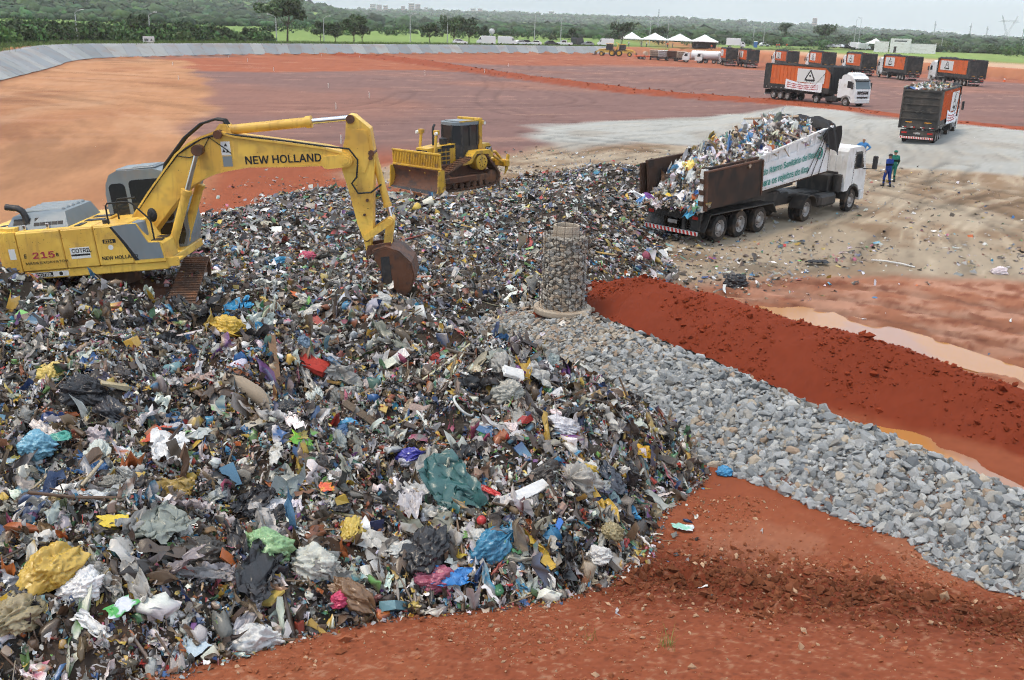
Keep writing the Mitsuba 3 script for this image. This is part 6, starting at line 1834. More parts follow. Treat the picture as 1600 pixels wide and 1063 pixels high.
def bushes():
    """Hedges and scrub behind the bank, and the woods on the hills, as masses of leaf clumps."""
    r = np.random.default_rng(33)
    V, F, C_, at = [], [], [], 0
    def add(x, y, z, h, w, base, n, size):
        nonlocal at
        m = len(x)
        for i in range(m):
            v, f, c = leaf_cloud([(x[i], y[i], z[i] + h[i] * .45), (x[i] + w[i] * .3, y[i], z[i] + h[i] * .3), (x[i] - w[i] * .3, y[i], z[i] + h[i] * .35)], [h[i] * .5, h[i] * .36, h[i] * .4], n, size, int(r.integers(1e9)), base[i], .25, .9)
            V.append(v); F.append(f + at); C_.append(c); at += len(v)
    # hedge along the left
    pts = []
    for px in np.arange(-90, 420, 5.5):
        for k in range(2):
            P = beyond(px + r.uniform(-4, 4), 14 + 14 * k + r.uniform(-3, 6))
            pts.append((P[0], P[1], P[2], r.uniform(2.4, 4.6) * (1.0 if px < 330 else .6), r.uniform(3, 6)))
    for px in np.arange(420, 960, 12):
        P = beyond(px + r.uniform(-6, 6), 60 + r.uniform(0, 90))
        pts.append((P[0], P[1], P[2], r.uniform(1.8, 4.8), r.uniform(3, 8)))
    for px in np.arange(960, 1680, 7):
        d = r.uniform(380, 560)
        a = math.atan((px - 800) / FOC / math.cos(PITCH))
        if abs(px - 1400) < 60 and d < 450:
            d += 90
        X, Y = d * math.sin(a), d * math.cos(a)
        pts.append((X, Y, gz(X, Y), r.uniform(2.5, 6.5), r.uniform(4, 9)))
    p = np.array(pts)
    base = np.array([.05, .095, .028]) * r.uniform(.55, 1.5, (len(p), 1)) * (1 + r.normal(0, .08, (len(p), 3)))
    add(p[:, 0], p[:, 1], p[:, 2], p[:, 3], p[:, 4], base, 150, .55)
    struct('scrub', trimesh.Trimesh(np.vstack(V), np.vstack(F), process=False), 'foliage', smooth=False, kind='stuff', color=np.vstack(C_), label='hedge and scrub along the edge of the site')
    # woods on the hills: rounded crowns
    n = 30000
    az = r.uniform(-math.radians(33), math.radians(33), n)
    rad = 440 * (3900 / 440) ** r.uniform(0, 1, n)
    x, y = rad * np.sin(az), rad * np.cos(az)
    pat = nz(x, y, 0.006, 211, 4)
    dens = 0.08 + 0.92 * sst(0.6, 0.5, pat)
    open_ = sst(430, 700, rad) * 0.8 + 0.2 + (az > .12) * .3
    k = r.random(n) < dens * open_
    x, y, rad, az = x[k], y[k], rad[k], az[k]
    z = hill_height(az, rad) - 0.6
    low = (z < 2.0) & (rad < 700)
    z = np.where(z < 3, np.maximum(z, ground_z(x, y)), z)
    s = np.clip(r.normal(6.4, 2.2, len(x)), 2.5, 13) * np.where(low, .6, 1) * np.where(rad > 1500, 1.5, 1)
    m = trimesh.creation.icosphere(subdivisions=1, radius=0.5)
    m = trimesh.creation.icosahedron()
    m.vertices *= 0.55
    nv = len(m.vertices)
    vv = m.vertices[None] * (1 + r.normal(0, .24, (len(x), nv, 1))) * s[:, None, None] * np.array([1.15, 1.15, .8]) + np.stack([x, y, z + s * .25], -1)[:, None]
    base = np.array([.032, .062, .024]) * r.uniform(.55, 1.6, (len(x), 1)) * (1 + r.normal(0, .1, (len(x), 3)))
    cc = base[:, None] * r.uniform(.55, 1.45, (len(x), nv, 1))
    ff = m.faces[None] + (np.arange(len(x)) * nv)[:, None, None]
    struct('forest', trimesh.Trimesh(vv.reshape(-1, 3), ff.reshape(-1, 3), process=False), 'foliage', smooth=True, kind='stuff', color=np.clip(cc, .004, 1).reshape(-1, 3), label='woods covering the distant hills')


bushes()


# grass on the bank's crown and tufts on the red slope in front
def blades(n, x, y, z, h, w, base, r):
    a = r.uniform(0, 6.28, n)
    l = r.normal(0, .35, (n, 2)) * h[:, None]
    p0 = np.stack([x - np.cos(a) * w, y - np.sin(a) * w, z], -1)
    p1 = np.stack([x + np.cos(a) * w, y + np.sin(a) * w, z], -1)
    p2 = np.stack([x + l[:, 0], y + l[:, 1], z + h], -1)
    v = np.stack([p0, p1, p2], 1).reshape(-1, 3)
    return trimesh.Trimesh(v, np.arange(3 * n).reshape(-1, 3), process=False), np.repeat(np.asarray(base) * r.uniform(.6, 1.4, (n, 1)), 3, 0)


def grasses():
    r = np.random.default_rng(44)
    xs, ys = [], []
    for px in np.arange(-30, 960, 1.1):
        P = beyond(px, 6.6 + r.uniform(0, 6), False)
        k = 14
        xs.append(P[0] + r.normal(0, 1.2, k))
        ys.append(P[1] + r.normal(0, 1.5, k))
    x, y = np.concatenate(xs), np.concatenate(ys)
    m, c = blades(len(x), x, y, ground_z(x, y) - .05, r.uniform(.25, .8, len(x)), r.uniform(.05, .12, len(x)), (.10, .15, .04), r)
    struct('grass', m, 'foliage', smooth=False, kind='stuff', color=c, label='grass on the crown of the bank')
    for (px, py), lab in (((1040, 1012), 'small tuft of green grass on the red slope at the bottom'), ((920, 1000), 'tiny sparse tuft of grass left of the bigger one on the red slope')):
        P = spot(px, py)
        n = 26 if px == 1040 else 9
        m, c = blades(n, P[0] + r.normal(0, .05, n), P[1] + r.normal(0, .05, n), np.full(n, P[2] - .01), r.uniform(.1, .34, n), r.uniform(.003, .006, n), (.16, .22, .05), r)
        put('grass_tuft', m, 'foliage', smooth=False, color=c, label=lab, cat='plant')


grasses()


# ------------------------------------------------------------------ gas well in a stone filled wire cage
def gas_well():
    P = WELL
    z0 = gz(P[0], P[1]) - 0.01
    t = thing('gas_well', 'stone filled wire mesh cylinder standing on end with a concrete pipe in its middle', 'gas well', frame(P[0], P[1], z0, 0.2))
    r = np.random.default_rng(77)
    put('concrete_ring', lathe_z([(0, .45), (0, .74), (.05, .76), (.13, .75), (.15, .7), (.15, .45)], 40), 'concrete', t)
    pipe_in = lathe_z([(0, .32), (1.98, .32), (2.02, .335), (2.25, .335), (2.27, .325), (2.27, .28), (2.24, .275), (0, .275)], 36)
    put('stone_core', lathe_z([(0, .001), (0, .47), (1.93, .47), (1.93, .3)], 30), 'core_stone', t)
    put('concrete_pipe', pipe_in, 'concrete', t)
    n = 0
    V, F, C_, at = [], [], [], 0
    for zz in np.arange(.2, 1.98, .085):
        k = 22
        for q in range(k):
            a = (q + r.uniform(-.3, .3)) / k * 2 * math.pi + zz * 3
            L = r.uniform(.14, .25)
            m = STONES[r.integers(len(STONES))]
            Q = rotations(1, np.array([[math.cos(a), math.sin(a), .1]]), .2)[0]
            if abs(Q[2, 0]) > .6:
                Q = np.stack([Q[:, 1], -Q[:, 0], Q[:, 2]], -1)
            rr = .53 + r.normal(0, .015)
            v = (m.vertices * L) @ Q.T + [rr * math.cos(a), rr * math.sin(a), zz + r.normal(0, .02)]
            col = np.tile(np.array([[.38, .33, .27], [.32, .30, .27], [.44, .40, .34], [.27, .26, .245], [.34, .27, .20]])[r.integers(5)] * r.uniform(.8, 1.15), (len(v), 1))
            facing = math.sin(a + .2) < .15
            if facing and n < 290:
                put('stone', trimesh.Trimesh(v, m.faces, process=False), 'stone', t, smooth=False, color=col)
                n += 1
            else:
                V.append(v); F.append(m.faces + at); C_.append(col); at += len(v)
    for q in range(60):
        a, rr, L = r.uniform(0, 6.28), r.uniform(.38, .54), r.uniform(.12, .2)
        m = STONES[r.integers(len(STONES))]
        v = (m.vertices * L) @ rotations(1, None, .5)[0].T + [rr * math.cos(a), rr * math.sin(a), 1.95 + r.uniform(0, .08)]
        V.append(v); F.append(m.faces + at); C_.append(np.tile([.33, .30, .26], (len(v), 1))); at += len(v)
    put('fill_stone', trimesh.Trimesh(np.vstack(V), np.vstack(F), process=False), 'stone', t, smooth=False, color=np.vstack(C_), kind='stuff')
    wires = []
    for a in np.linspace(0, 2 * math.pi, 20, endpoint=False):
        zs = np.linspace(.1, 2.72 + .1 * math.sin(a * 7), 8)
        rr = .615 + .012 * np.sin(zs * 3 + a * 2) + .02 * (zs > 2.3)
        wires.append(tube(np.c_[rr * np.cos(a), rr * np.sin(a), zs], .0055, 4, False))
    for zz in np.arange(.15, 2.72, .2):
        a = np.linspace(0, 2 * math.pi, 29)
        rr = .618 + .012 * np.sin(zz * 3 + a * 2) + .02 * (zz > 2.3)
        wires.append(tube(np.c_[rr * np.cos(a), rr * np.sin(a), np.full_like(a, zz)], .0045, 4, False))
    put('wire_mesh', cat(*wires), 'rusty_wire', t, smooth=False, kind='stuff')
    # the strip of geotextile between stones and soil
    pts = [(1.95, 23.2), (2.75, 22.35), (4.35, 20.1), (6.25, 17.1)]
    rows = []
    for k, s in enumerate(np.linspace(0, 3, 60)):
        i = min(int(s), 2)
        q = np.array(pts[i]) * (1 - s + i) + np.array(pts[i + 1]) * (s - i)
        for o in (-.16, 0, .16, .3):
            w = o + .05 * math.sin(k * .9) + .06 * math.sin(k * .37)
            X, Y = q[0] + w * .83, q[1] + w * .55
            rows.append((X, Y, gz(X, Y) + .07 + .05 * math.sin(k * 1.3 + o * 9)))
    v = np.array(rows)
    f = []
    for i in range(59):
        for j in range(3):
            a = i * 4 + j
            f += [[a, a + 4, a + 5], [a, a + 5, a + 1]]
    put('geotextile', thick(trimesh.Trimesh(v, f, process=False), .01), 'felt_grey', smooth=True, label='strip of dark grey felt cloth between the grey rocks and the red soil mound', cat='felt cloth')


pbr('concrete', dirty((0.40, 0.34, 0.27), (0.25, 0.17, 0.11), 0.5, 2.0, 9), 0.85, 0.3)
pbr('core_stone', (0.25, 0.22, 0.18), 0.9)
pbr('rusty_wire', (0.085, 0.055, 0.042), 0.7, 0.4, 0.3)
pbr('felt_grey', (0.085, 0.08, 0.075), 0.95, 0.1, two=True)
gas_well()


# ------------------------------------------------------------------ people
def bone_mesh(joints, bones, fine=0.05, smooth_=6):
    M_ = None
    for a, b in bones:
        pts = []
        for q in (a, b):
            c, rad = np.asarray(joints[q][:3]), joints[q][3]
            s = trimesh.creation.icosphere(subdivisions=2, radius=rad)
            pts.append(s.vertices + c)
        h = m3.Manifold.hull_points(np.vstack(pts))
        M_ = h if M_ is None else M_ + h
    M_ = M_.refine_to_length(fine)
    me = M_.to_mesh()
    m = trimesh.Trimesh(me.vert_properties[:, :3], me.tri_verts, process=True)
    trimesh.smoothing.filter_taubin(m, iterations=smooth_)
    return m


def person(M, label, cloth_mat, arms='down', cap=None, stride=0.0, group=None, trousers=None, boots='ink_black', vest=None, stripes=False, fine=0.045):
    """Local +x is the way the person faces; feet at z = 0."""
    t = thing('person', label, 'person', M, group)
    sk = 'skin'
    J = {'hipL': (0, .09, .92, .105), 'hipR': (0, -.09, .92, .105), 'kneeL': (.03 + stride * .2, .10, .50, .068), 'kneeR': (.03 - stride * .12, -.10, .50, .068),
         'ankL': (.0 + stride * .22, .10, .09, .047), 'ankR': (-.02 - stride * .28, -.10, .09, .047), 'toeL': (.16 + stride * .22, .12, .045, .038), 'toeR': (.14 - stride * .28, -.12, .045, .038),
         'waist': (0, 0, 1.05, .135), 'chestL': (0, .09, 1.32, .125), 'chestR': (0, -.09, 1.32, .125), 'shL': (0, .19, 1.43, .066), 'shR': (0, -.19, 1.43, .066), 'neck': (0, 0, 1.46, .07), 'neckT': (.015, 0, 1.54, .055), 'head': (.02, 0, 1.645, .085)}
    if arms == 'hips':
        J.update(elL=(-.06, .42, 1.22, .048), wrL=(.05, .22, 1.04, .036), elR=(-.06, -.42, 1.22, .048), wrR=(.05, -.22, 1.04, .036))
    else:
        J.update(elL=(-.03 - stride * .1, .255, 1.17, .048), wrL=(.06 - stride * .25, .27, .93, .036), elR=(-.03 + stride * .1, -.255, 1.17, .048), wrR=(.08 + stride * .3, -.28, .95, .036))
    body = bone_mesh(J, [('waist', 'chestL'), ('waist', 'chestR'), ('chestL', 'chestR'), ('chestL', 'shL'), ('chestR', 'shR'), ('shL', 'neck'), ('shR', 'neck'), ('shL', 'elL'), ('elL', 'wrL'), ('shR', 'elR'), ('elR', 'wrR'), ('hipL', 'waist'), ('hipR', 'waist'), ('hipL', 'hipR'), ('hipL', 'kneeL'), ('kneeL', 'ankL'), ('hipR', 'kneeR'), ('kneeR', 'ankR')], fine)
    low = body.triangles_center[:, 2] < .98
    put('jacket', body.submesh([~low], append=True), cloth_mat, t, smooth=True)
    put('trousers', body.submesh([low], append=True), trousers or cloth_mat, t, smooth=True)
    hd = bone_mesh({**J, 'jaw': (.055, 0, 1.60, .055), 'crown': (-.005, 0, 1.68, .085)}, [('neck', 'neckT'), ('neckT', 'head'), ('head', 'jaw'), ('head', 'crown')], .03, 4)
    face = cat(hd, trimesh.creation.icosphere(1, .016).apply_translation((.118, 0, 1.63)), *[trimesh.creation.icosphere(1, .02).apply_translation((.01, s * .09, 1.64)) for s in (-1, 1)])
    h = put('head', face, sk, t, smooth=True)
    put('eye', cat(*[trimesh.creation.icosphere(1, .011).apply_translation((.098, s * .032, 1.655)) for s in (-1, 1)]), 'ink_black', h, kind='stuff')
    hairm = trimesh.creation.icosphere(3, .098)
    hairm.vertices += [-.008, 0, 1.675]
    keep = (hairm.triangles_center[:, 2] > 1.655) & ((hairm.triangles_center[:, 0] < .05) | (hairm.triangles_center[:, 2] > 1.72))
    hm_ = hairm.submesh([keep], append=True)
    put('hair', thick(hm_, .01), cap[1] if cap and cap[0] == 'hair' else 'ink_black', h)
    if cap and cap[0] == 'cap':
        put('cap', cat(lathe_z([(1.665, .108), (1.72, .103), (1.765, .075), (1.785, .001)], 20), hull([(.05, -.08, 1.675), (.05, .08, 1.675), (.19, -.05, 1.66), (.19, .05, 1.66), (.05, -.08, 1.69), (.05, .08, 1.69), (.19, 0, 1.672)])), cap[1], h)
    for s, q in ((1, 'L'), (-1, 'R')):
        w = np.array(J['wr' + q][:3])
        e = np.array(J['el' + q][:3])
        d = (w - e) / np.linalg.norm(w - e)
        Hj = {'w': (*w, .03), 'p': (*(w + d * .07), .032)}
        bn = [('w', 'p')]
        for k in range(4):
            Hj[f'a{k}'] = (*(w + d * .085 + np.array([.024 * (k - 1.5), 0, 0])), .011)
            Hj[f'b{k}'] = (*(w + d * (.15 + .012 * (1.5 - abs(k - 1.5))) + np.array([.026 * (k - 1.5), -s * .015, 0])), .008)
            bn += [(f'a{k}', f'b{k}'), ('p', f'a{k}')]
        Hj['t'] = (*(w + d * .05 + np.array([.05, 0, 0])), .011)
        bn += [('w', 't')]
        put('hand', bone_mesh(Hj, bn, .02, 2), sk, t, smooth=True)
        an, to = J['ank' + q], J['toe' + q]
        put('boot', bone_mesh({'a': (an[0], an[1], .16, .058), 'b': (an[0] - .02, an[1], .05, .052), 't': to}, [('a', 'b'), ('b', 't')], .03, 4), boots, t, smooth=True)
    if vest:
        put('vest', thick(body.submesh([(body.triangles_center[:, 2] > 1.0) & (body.triangles_center[:, 2] < 1.42) & (np.abs(body.triangles_center[:, 1]) < .2)], append=True).apply_scale(1.0), -.012), vest, t, smooth=True)
    if stripes:
        cz = body.triangles_center
        for z0, z1 in ((1.18, 1.225), (.30, .34)):
            put('reflective_band', thick(body.submesh([(cz[:, 2] > z0 - .02) & (cz[:, 2] < z1 + .02)], append=True), -.008), 'sticker_white', t, smooth=True)
    return t


pbr('skin', (0.30, 0.165, 0.105), 0.6)
pbr('cloth_sky_blue', (0.06, 0.20, 0.44), 0.85, 0.2)
pbr('cloth_blue', (0.018, 0.045, 0.21), 0.85, 0.2)
pbr('cloth_green', (0.02, 0.145, 0.11), 0.85, 0.2)
pbr('cloth_orange', (0.60, 0.08, 0.02), 0.85, 0.2)
pbr('cloth_grey', (0.10, 0.10, 0.12), 0.85, 0.2)
pbr('cloth_white', (0.6, 0.6, 0.6), 0.85, 0.2)
pbr('hair_grey', (0.42, 0.41, 0.40), 0.8)
P = (20.05, 52.6, gz(20.05, 52.6))
person(frame(*P, math.radians(115), s=1.0), 'worker in dark blue coveralls with white bands and a black cap', 'cloth_blue', 'down', ('cap', 'ink_black'), .55, stripes=True)
P = (21.0, 54.4, gz(21.0, 54.4))
person(frame(*P, math.radians(95), s=1.0), 'worker in green coveralls and green cap next to one in blue', 'cloth_green', 'down', ('cap', 'cloth_green'), .2, stripes=True)
P = (18.1, 50.2, gz(18.1, 50.2))
PB = spot(1344, 262)
person(frame(PB[0], PB[1], gz(PB[0], PB[1]), math.radians(-115), s=1.02), 'grey haired man in light blue shirt with hands on hips behind the dump truck cab', 'cloth_sky_blue', 'hips', ('hair', 'hair_grey'), 0, trousers='cloth_blue')
for px, py, lab, vest in ((1213, 77, 'left one of the workers in orange standing by the far road', 'cloth_orange'), (1217, 77, 'middle one of the workers in orange standing by the far road', 'cloth_orange'), (1229, 76, 'right one of the workers in orange by the far road', 'cloth_orange')):
    P = spot(px, py)
    person(frame(P[0], P[1], gz(P[0], P[1]), -1.4), lab, vest, 'down', ('cap', 'cloth_white'), 0, 'workers in orange', trousers='cloth_grey', fine=.09)
for i, (px, dep, m) in enumerate(((983, 14, 'cloth_white'), (1003, 12, 'cloth_grey'), (1011, 13, 'cloth_white'), (1044, 12, 'cloth_orange'), (1052, 14, 'cloth_grey'), (1090, 12, 'cloth_grey'), (1113, 15, 'cloth_orange'))):
    P = beyond(px, dep - 3)
    lab = ['visitor in white under the leftmost tent', 'visitor in dark clothes between the first two tents', 'visitor in white under the second tent', 'worker in orange between the second and third tents', 'visitor in dark clothes under the third tent', 'visitor in dark clothes left under the rightmost tent', 'worker in orange right under the rightmost tent'][i]
    person(frame(P[0], P[1], P[2], -1.3 + i), lab, m, 'down', None, 0, 'people at the tents', trousers='cloth_grey', fine=.09)


# ------------------------------------------------------------------ tents, cars and machines at the far side
def tent(px, out, w, label, h0=2.5, h1=4.7, P=None):
    P = beyond(px, out) if P is None else P
    t = thing('canopy_tent', label, 'tent', frame(P[0], P[1], P[2], math.atan2(-P[1], -P[0]) + math.pi / 2), 'white tents')
    k = w / 2
    def roof(x, y):
        d = np.maximum(np.abs(x), np.abs(y)) / k
        return np.stack([x, y, h0 + (h1 - h0) * (1 - d) ** 1.15], -1)
    put('roof', thick(bowed(-k, k, -k, k, 12, 12, roof), .03), 'tent_white', t, smooth=25)
    put('valance', cat(*[box(*b) for b in ((-k, k, -k - .02, -k + .02, h0 - .3, h0), (-k, k, k - .02, k + .02, h0 - .3, h0), (-k - .02, -k + .02, -k, k, h0 - .3, h0), (k - .02, k + .02, -k, k, h0 - .3, h0))]), 'tent_white', t)
    for sx in (-1, 1):
        for sy in (-1, 1):
            put('post', rod((sx * (k - .1), sy * (k - .1), 0), (sx * (k - .1), sy * (k - .1), h0), .05, 6), 'pole_grey', t)
    return t


for px, lab in ((987, 'leftmost and smallest of the white tents'), (1023, 'second white tent from the left'), (1062, 'third white tent from the left'), (1101, 'rightmost white tent of the row, dark inside')):
    P = beyond(px, 22)
    d = float((P - EYE) @ CF)
    tent(px, 22, (43 if px > 1000 else 34) / FOC * d, lab)
P = beyond(1101, 27)
put('dark_backdrop', box(-4.2, 4.2, -.05, .05, 0.02, 2.35), 'trailer_black', thing('tent_screen', 'dark screen at the back of the rightmost tent', 'screen', frame(P[0], P[1], P[2], math.atan2(-P[1], -P[0]) + math.pi / 2)))


def car(label, P, heading, paint, kind='car', group='parked cars'):
    t = thing({'car': 'parked_car', 'pickup': 'pickup_truck', 'van': 'van'}[kind], label, {'car': 'car', 'pickup': 'pickup', 'van': 'van'}[kind], frame(P[0], P[1], P[2], heading), group)
    if kind == 'van':
        prof = [(-2.6, .4), (-2.62, 2.3), (-2.4, 2.45), (1.3, 2.45), (1.7, 2.25), (2.35, 1.3), (2.75, 1.05), (2.8, .4)]
        gl = [(1.45, 1.4), (1.65, 2.1), (2.2, 1.4)]
        L = (-1.7, 1.75)
    elif kind == 'pickup':
        prof = [(-2.5, .45), (-2.5, 1.05), (-.7, 1.05), (-.6, 1.75), (.7, 1.75), (1.25, 1.1), (2.3, .98), (2.4, .45)]
        gl = [(-.45, 1.1), (-.4, 1.65), (.62, 1.65), (1.05, 1.1)]
        L = (-1.5, 1.5)
    else:
        prof = [(-2.05, .4), (-2.05, .95), (-1.75, 1.02), (-1.2, 1.46), (.25, 1.48), (.95, 1.0), (1.95, .85), (2.1, .4)]
        gl = [(-1.45, 1.02), (-1.1, 1.38), (.2, 1.4), (.72, 1.02)]
        L = (-1.3, 1.35)
    w = .98 if kind == 'van' else .84
    b = put('body', prism_xz(prof, -w, w), paint, t, smooth=20)
    for s in (-1, 1):
        put('side_window', prism_xz(gl, *((-w - .012, -w) if s < 0 else (w, w + .012))), 'dark_glass', b)
        for x in L:
            put('wheel', lathe_y([(-.1, .001), (-.1, .31), (.1, .31), (.1, .001)], 16).apply_translation((x, s * (w - .06), .31)), 'black_rubber', t)
        put('headlight', box(prof[-1][0] - .12, prof[-1][0] - .02, s * (w - .25) - .12, s * (w - .25) + .12, .66, .78), 'lamp_lens', b)
    i = {'van': 4, 'pickup': 4, 'car': 4}[kind]
    a, c = np.array(prof[i]), np.array(prof[i + 1])
    q0, q1 = a + (c - a) * .12, a + (c - a) * .9
    put('windscreen', hull([(q0[0] + d, s * (w - .1), q0[1]) for d in (0, .03) for s in (-1, 1)] + [(q1[0] + d, s * (w - .1), q1[1]) for d in (0, .03) for s in (-1, 1)]), 'dark_glass', b)
    return t


for px, out, hd, paint, kind, lab in (
        (719, 9, 0.1, 'car_white', 'car', 'white car alone at the left end of the parked line'), (760, 9, 3.2, 'car_white', 'van', 'white van below a round dish antenna'),
        (792, 9, 0.05, 'car_white', 'van', 'white minibus right of the van with the dish'), (814, 9, .5, 'car_white', 'car', 'white car just right of the minibus'),
        (824, 12, .3, 'car_dark', 'car', 'dark car between two white ones'), (836, 9, 3.1, 'car_white', 'car', 'white hatchback right of a dark car'),
        (862, 10, .2, 'car_dark', 'car', 'dark low car in the middle of the parked line'), (882, 9, 3.2, 'car_white', 'pickup', 'white pickup right of the dark low car'),
        (903, 11, 1.0, 'car_dark', 'van', 'dark van with a blue cover in the parked line'), (918, 9, 3.3, 'car_silver', 'car', 'silver car left of the white van near the tents'), (947, 9, 3.1, 'car_white', 'van', 'white van nearest to the tents')):
    P = beyond(px, out)
    car(lab, P, hd, paint, kind)
for px, py, hd, paint, kind, lab in ((1194, 73, .2, 'car_white', 'car', 'white car right of the blue portable toilet'), (1297, 76, 2.6, 'car_silver', 'car', 'silver car at the left of the group before the containers'), (1310, 76, 2.4, 'car_white', 'car', 'white car second in the group before the containers'),
                                     (1321, 77, .6, 'car_dark', 'car', 'dark car in the group before the containers'), (1333, 77, 2.8, 'car_white', 'van', 'white van in the group before the containers'), (1348, 78, .3, 'car_white', 'van', 'small white van closest to the containers')):
    P = spot(px, py)
    car(lab, (P[0], P[1], gz(P[0], P[1])), hd, paint, kind)

P = beyond(768, 11)
t = thing('dish_antenna', 'round white dish antenna above a white van', 'antenna', frame(P[0], P[1], P[2], 0))
a = np.linspace(0, 1.0, 7)
put('dish', xf(lathe_y([(.25 * k * k, max(.001, .85 * k)) for k in a] + [(.25 * k * k + .03, max(.001, .85 * k)) for k in a[::-1]], 26), frame(0, 0, 3.6, 0, 0, .25)), 'car_white', t)
put('mast', rod((0, .1, 0), (0, .1, 3.6), .06, 8), 'pole_grey', t)
put('feed_horn', rod((0, -.5, 3.75), (0, .1, 3.6), .04, 6), 'pole_grey', t)


def small_tipper(px, py, hd, label, paint='beige_paint'):
    P = spot(px, py)
    t = thing('tipper_truck', label, 'truck', frame(P[0], P[1], gz(P[0], P[1]), hd), 'tipper trucks parked side by side')
    for x in (0, 1.25, 4.6):
        for s in (-1, 1):
            wheel(t, x, s * .98, s, .5, .3)
    put('chassis', box(-1.2, 6.0, -.5, .5, .75, 1.05), 'trailer_black', t)
    put('dump_body', hull([(-1.3, -1.2, 1.05), (-1.3, 1.2, 1.05), (3.2, -1.2, 1.05), (3.2, 1.2, 1.05), (-1.5, -1.3, 2.6), (-1.5, 1.3, 2.6), (3.4, -1.3, 2.6), (3.4, 1.3, 2.6)]), paint, t)
    for z in (1.5, 2.0, 2.45):
        put('gate_rib', box(-1.62, -1.4, -1.15, 1.15, z - .05, z + .05), 'rusty_steel', t)
    cb = put('cab', prism_xz([(3.7, .9), (3.7, 2.5), (4.9, 2.55), (5.5, 1.6), (5.6, .6), (3.9, .6)], -1.15, 1.15), 'white_paint', t)
    put('window', prism_xz([(4.2, 1.6), (4.2, 2.3), (4.8, 2.3), (5.1, 1.6)], -1.165, -1.15), 'dark_glass', cb)
    put('rear_bumper', box(-1.35, -1.25, -1.1, 1.1, .45, .7), 'trailer_black', t)


for i, px in enumerate((1022, 1035, 1049, 1064)):
    small_tipper(px, 94 + i * .9, math.radians(84), ('first', 'second', 'third', 'fourth')[i] + ' tipper truck from the left in the far group beside the tank trucks', ('beige_paint', 'white_paint', 'rusty_steel', 'beige_paint')[i])


def tanker(px, py, label):
    P = spot(px, py)
    t = thing('tank_truck', label, 'tank truck', frame(P[0], P[1], gz(P[0], P[1]), math.radians(165)), 'white tank trucks')
    for x in (-2.4, -1.2, 2.6):
        for s in (-1, 1):
            wheel(t, x, s * .98, s, .5, .3)
    put('chassis', box(-3.2, 3.6, -.5, .5, .75, 1.05), 'trailer_black', t)
    tk = xf(lathe_y([(-3.2, .001), (-3.18, .7), (-3.0, 1.0), (1.3, 1.0), (1.48, .7), (1.5, .001)], 26), trimesh.transformations.rotation_matrix(-math.pi / 2, [0, 0, 1]))
    put('tank', tr(tk, 0, 0, 2.1), 'car_white', t, smooth=40)
    cb = put('cab', prism_xz([(1.8, .9), (1.8, 2.5), (3.0, 2.55), (3.6, 1.6), (3.7, .6), (2.0, .6)], -1.15, 1.15), 'white_paint', t)
    put('window', prism_xz([(2.3, 1.6), (2.3, 2.3), (2.9, 2.3), (3.2, 1.6)], 1.15, 1.165), 'dark_glass', cb)


tanker(1088, 98.5, 'left one of two white tank trucks')
tanker(1108, 99.5, 'right one of two white tank trucks')


def loader(px, py, hd, label, arm=True):
    P = spot(px, py)
    t = thing('backhoe_loader', label, 'backhoe loader', frame(P[0], P[1], gz(P[0], P[1]), hd, s=1.3), 'yellow backhoe loaders')
    for x, r_ in ((-1.0, .72), (1.4, .5)):
        for s in (-1, 1):
            wheel(t, x, s * .9, s, r_, .42, 'machine_yellow')
    put('body', cat(hull([(-1.5, -.6, .7), (-1.5, .6, .7), (2.0, -.45, .7), (2.0, .45, .7), (-1.5, -.6, 1.3), (-1.5, .6, 1.3), (2.0, -.4, 1.45), (2.0, .4, 1.45)])), 'machine_yellow', t)
    cb = put('cab', prism_xz([(-1.1, 1.3), (-1.0, 2.6), (.35, 2.6), (.6, 1.3)], -.65, .65), 'dark_glass', t)
    put('roof', box(-1.15, .5, -.72, .72, 2.6, 2.72, .03), 'machine_yellow', cb)
    for s in (-1, 1):
        put('lift_arm', tube([(.4, s * .62, 1.5), (2.0, s * .62, 1.4), (2.9, s * .62, .6)], .09, 6), 'machine_yellow', t)
    put('bucket', prism_xz([(2.8, .15), (3.6, .1), (3.55, .2), (3.0, .35), (2.95, .95), (2.8, .95)], -1.1, 1.1), 'rusty_steel', t)
    if arm:
        put('digging_arm', tube([(-1.6, 0, 1.0), (-2.3, 0, 2.7), (-1.7, 0, 3.0)], .13, 6), 'machine_yellow', t)
        put('digging_bucket', prism_xz([(-2.4, 1.0), (-1.9, .8), (-1.7, 1.2), (-2.1, 1.5)], -.35, .35), 'rusty_steel', t)
        put('dipper', tube([(-2.25, 0, 2.7), (-2.1, 0, 1.4)], .1, 6), 'machine_yellow', t)


loader(950, 87.5, 2.9, 'yellow backhoe loader farther left at the foot of the lined bank')
loader(974, 88.5, -.15, 'yellow backhoe loader right of another, before the tents', False)
P = spot(1006, 93)
t = thing('trailer', 'low orange farm trailer in front of the beige tipper trucks', 'trailer', frame(P[0], P[1], gz(P[0], P[1]), .1))
put('bed', box(-2.6, 2.6, -1.1, 1.1, .7, .95, .02), 'cone_orange', t)
for x in (-1.2, -.2):
    for s in (-1, 1):
        wheel(t, x, s * 1.0, s, .42, .25)
put('drawbar', tube([(2.6, 0, .75), (3.8, 0, .6)], .06, 6), 'cone_orange', t)
put('drum', xf(lathe_y([(-.9, .001), (-.9, .6), (.9, .6), (.9, .001)], 20), np.eye(4)).apply_translation((.4, 0, 1.56)), 'beige_paint', t)

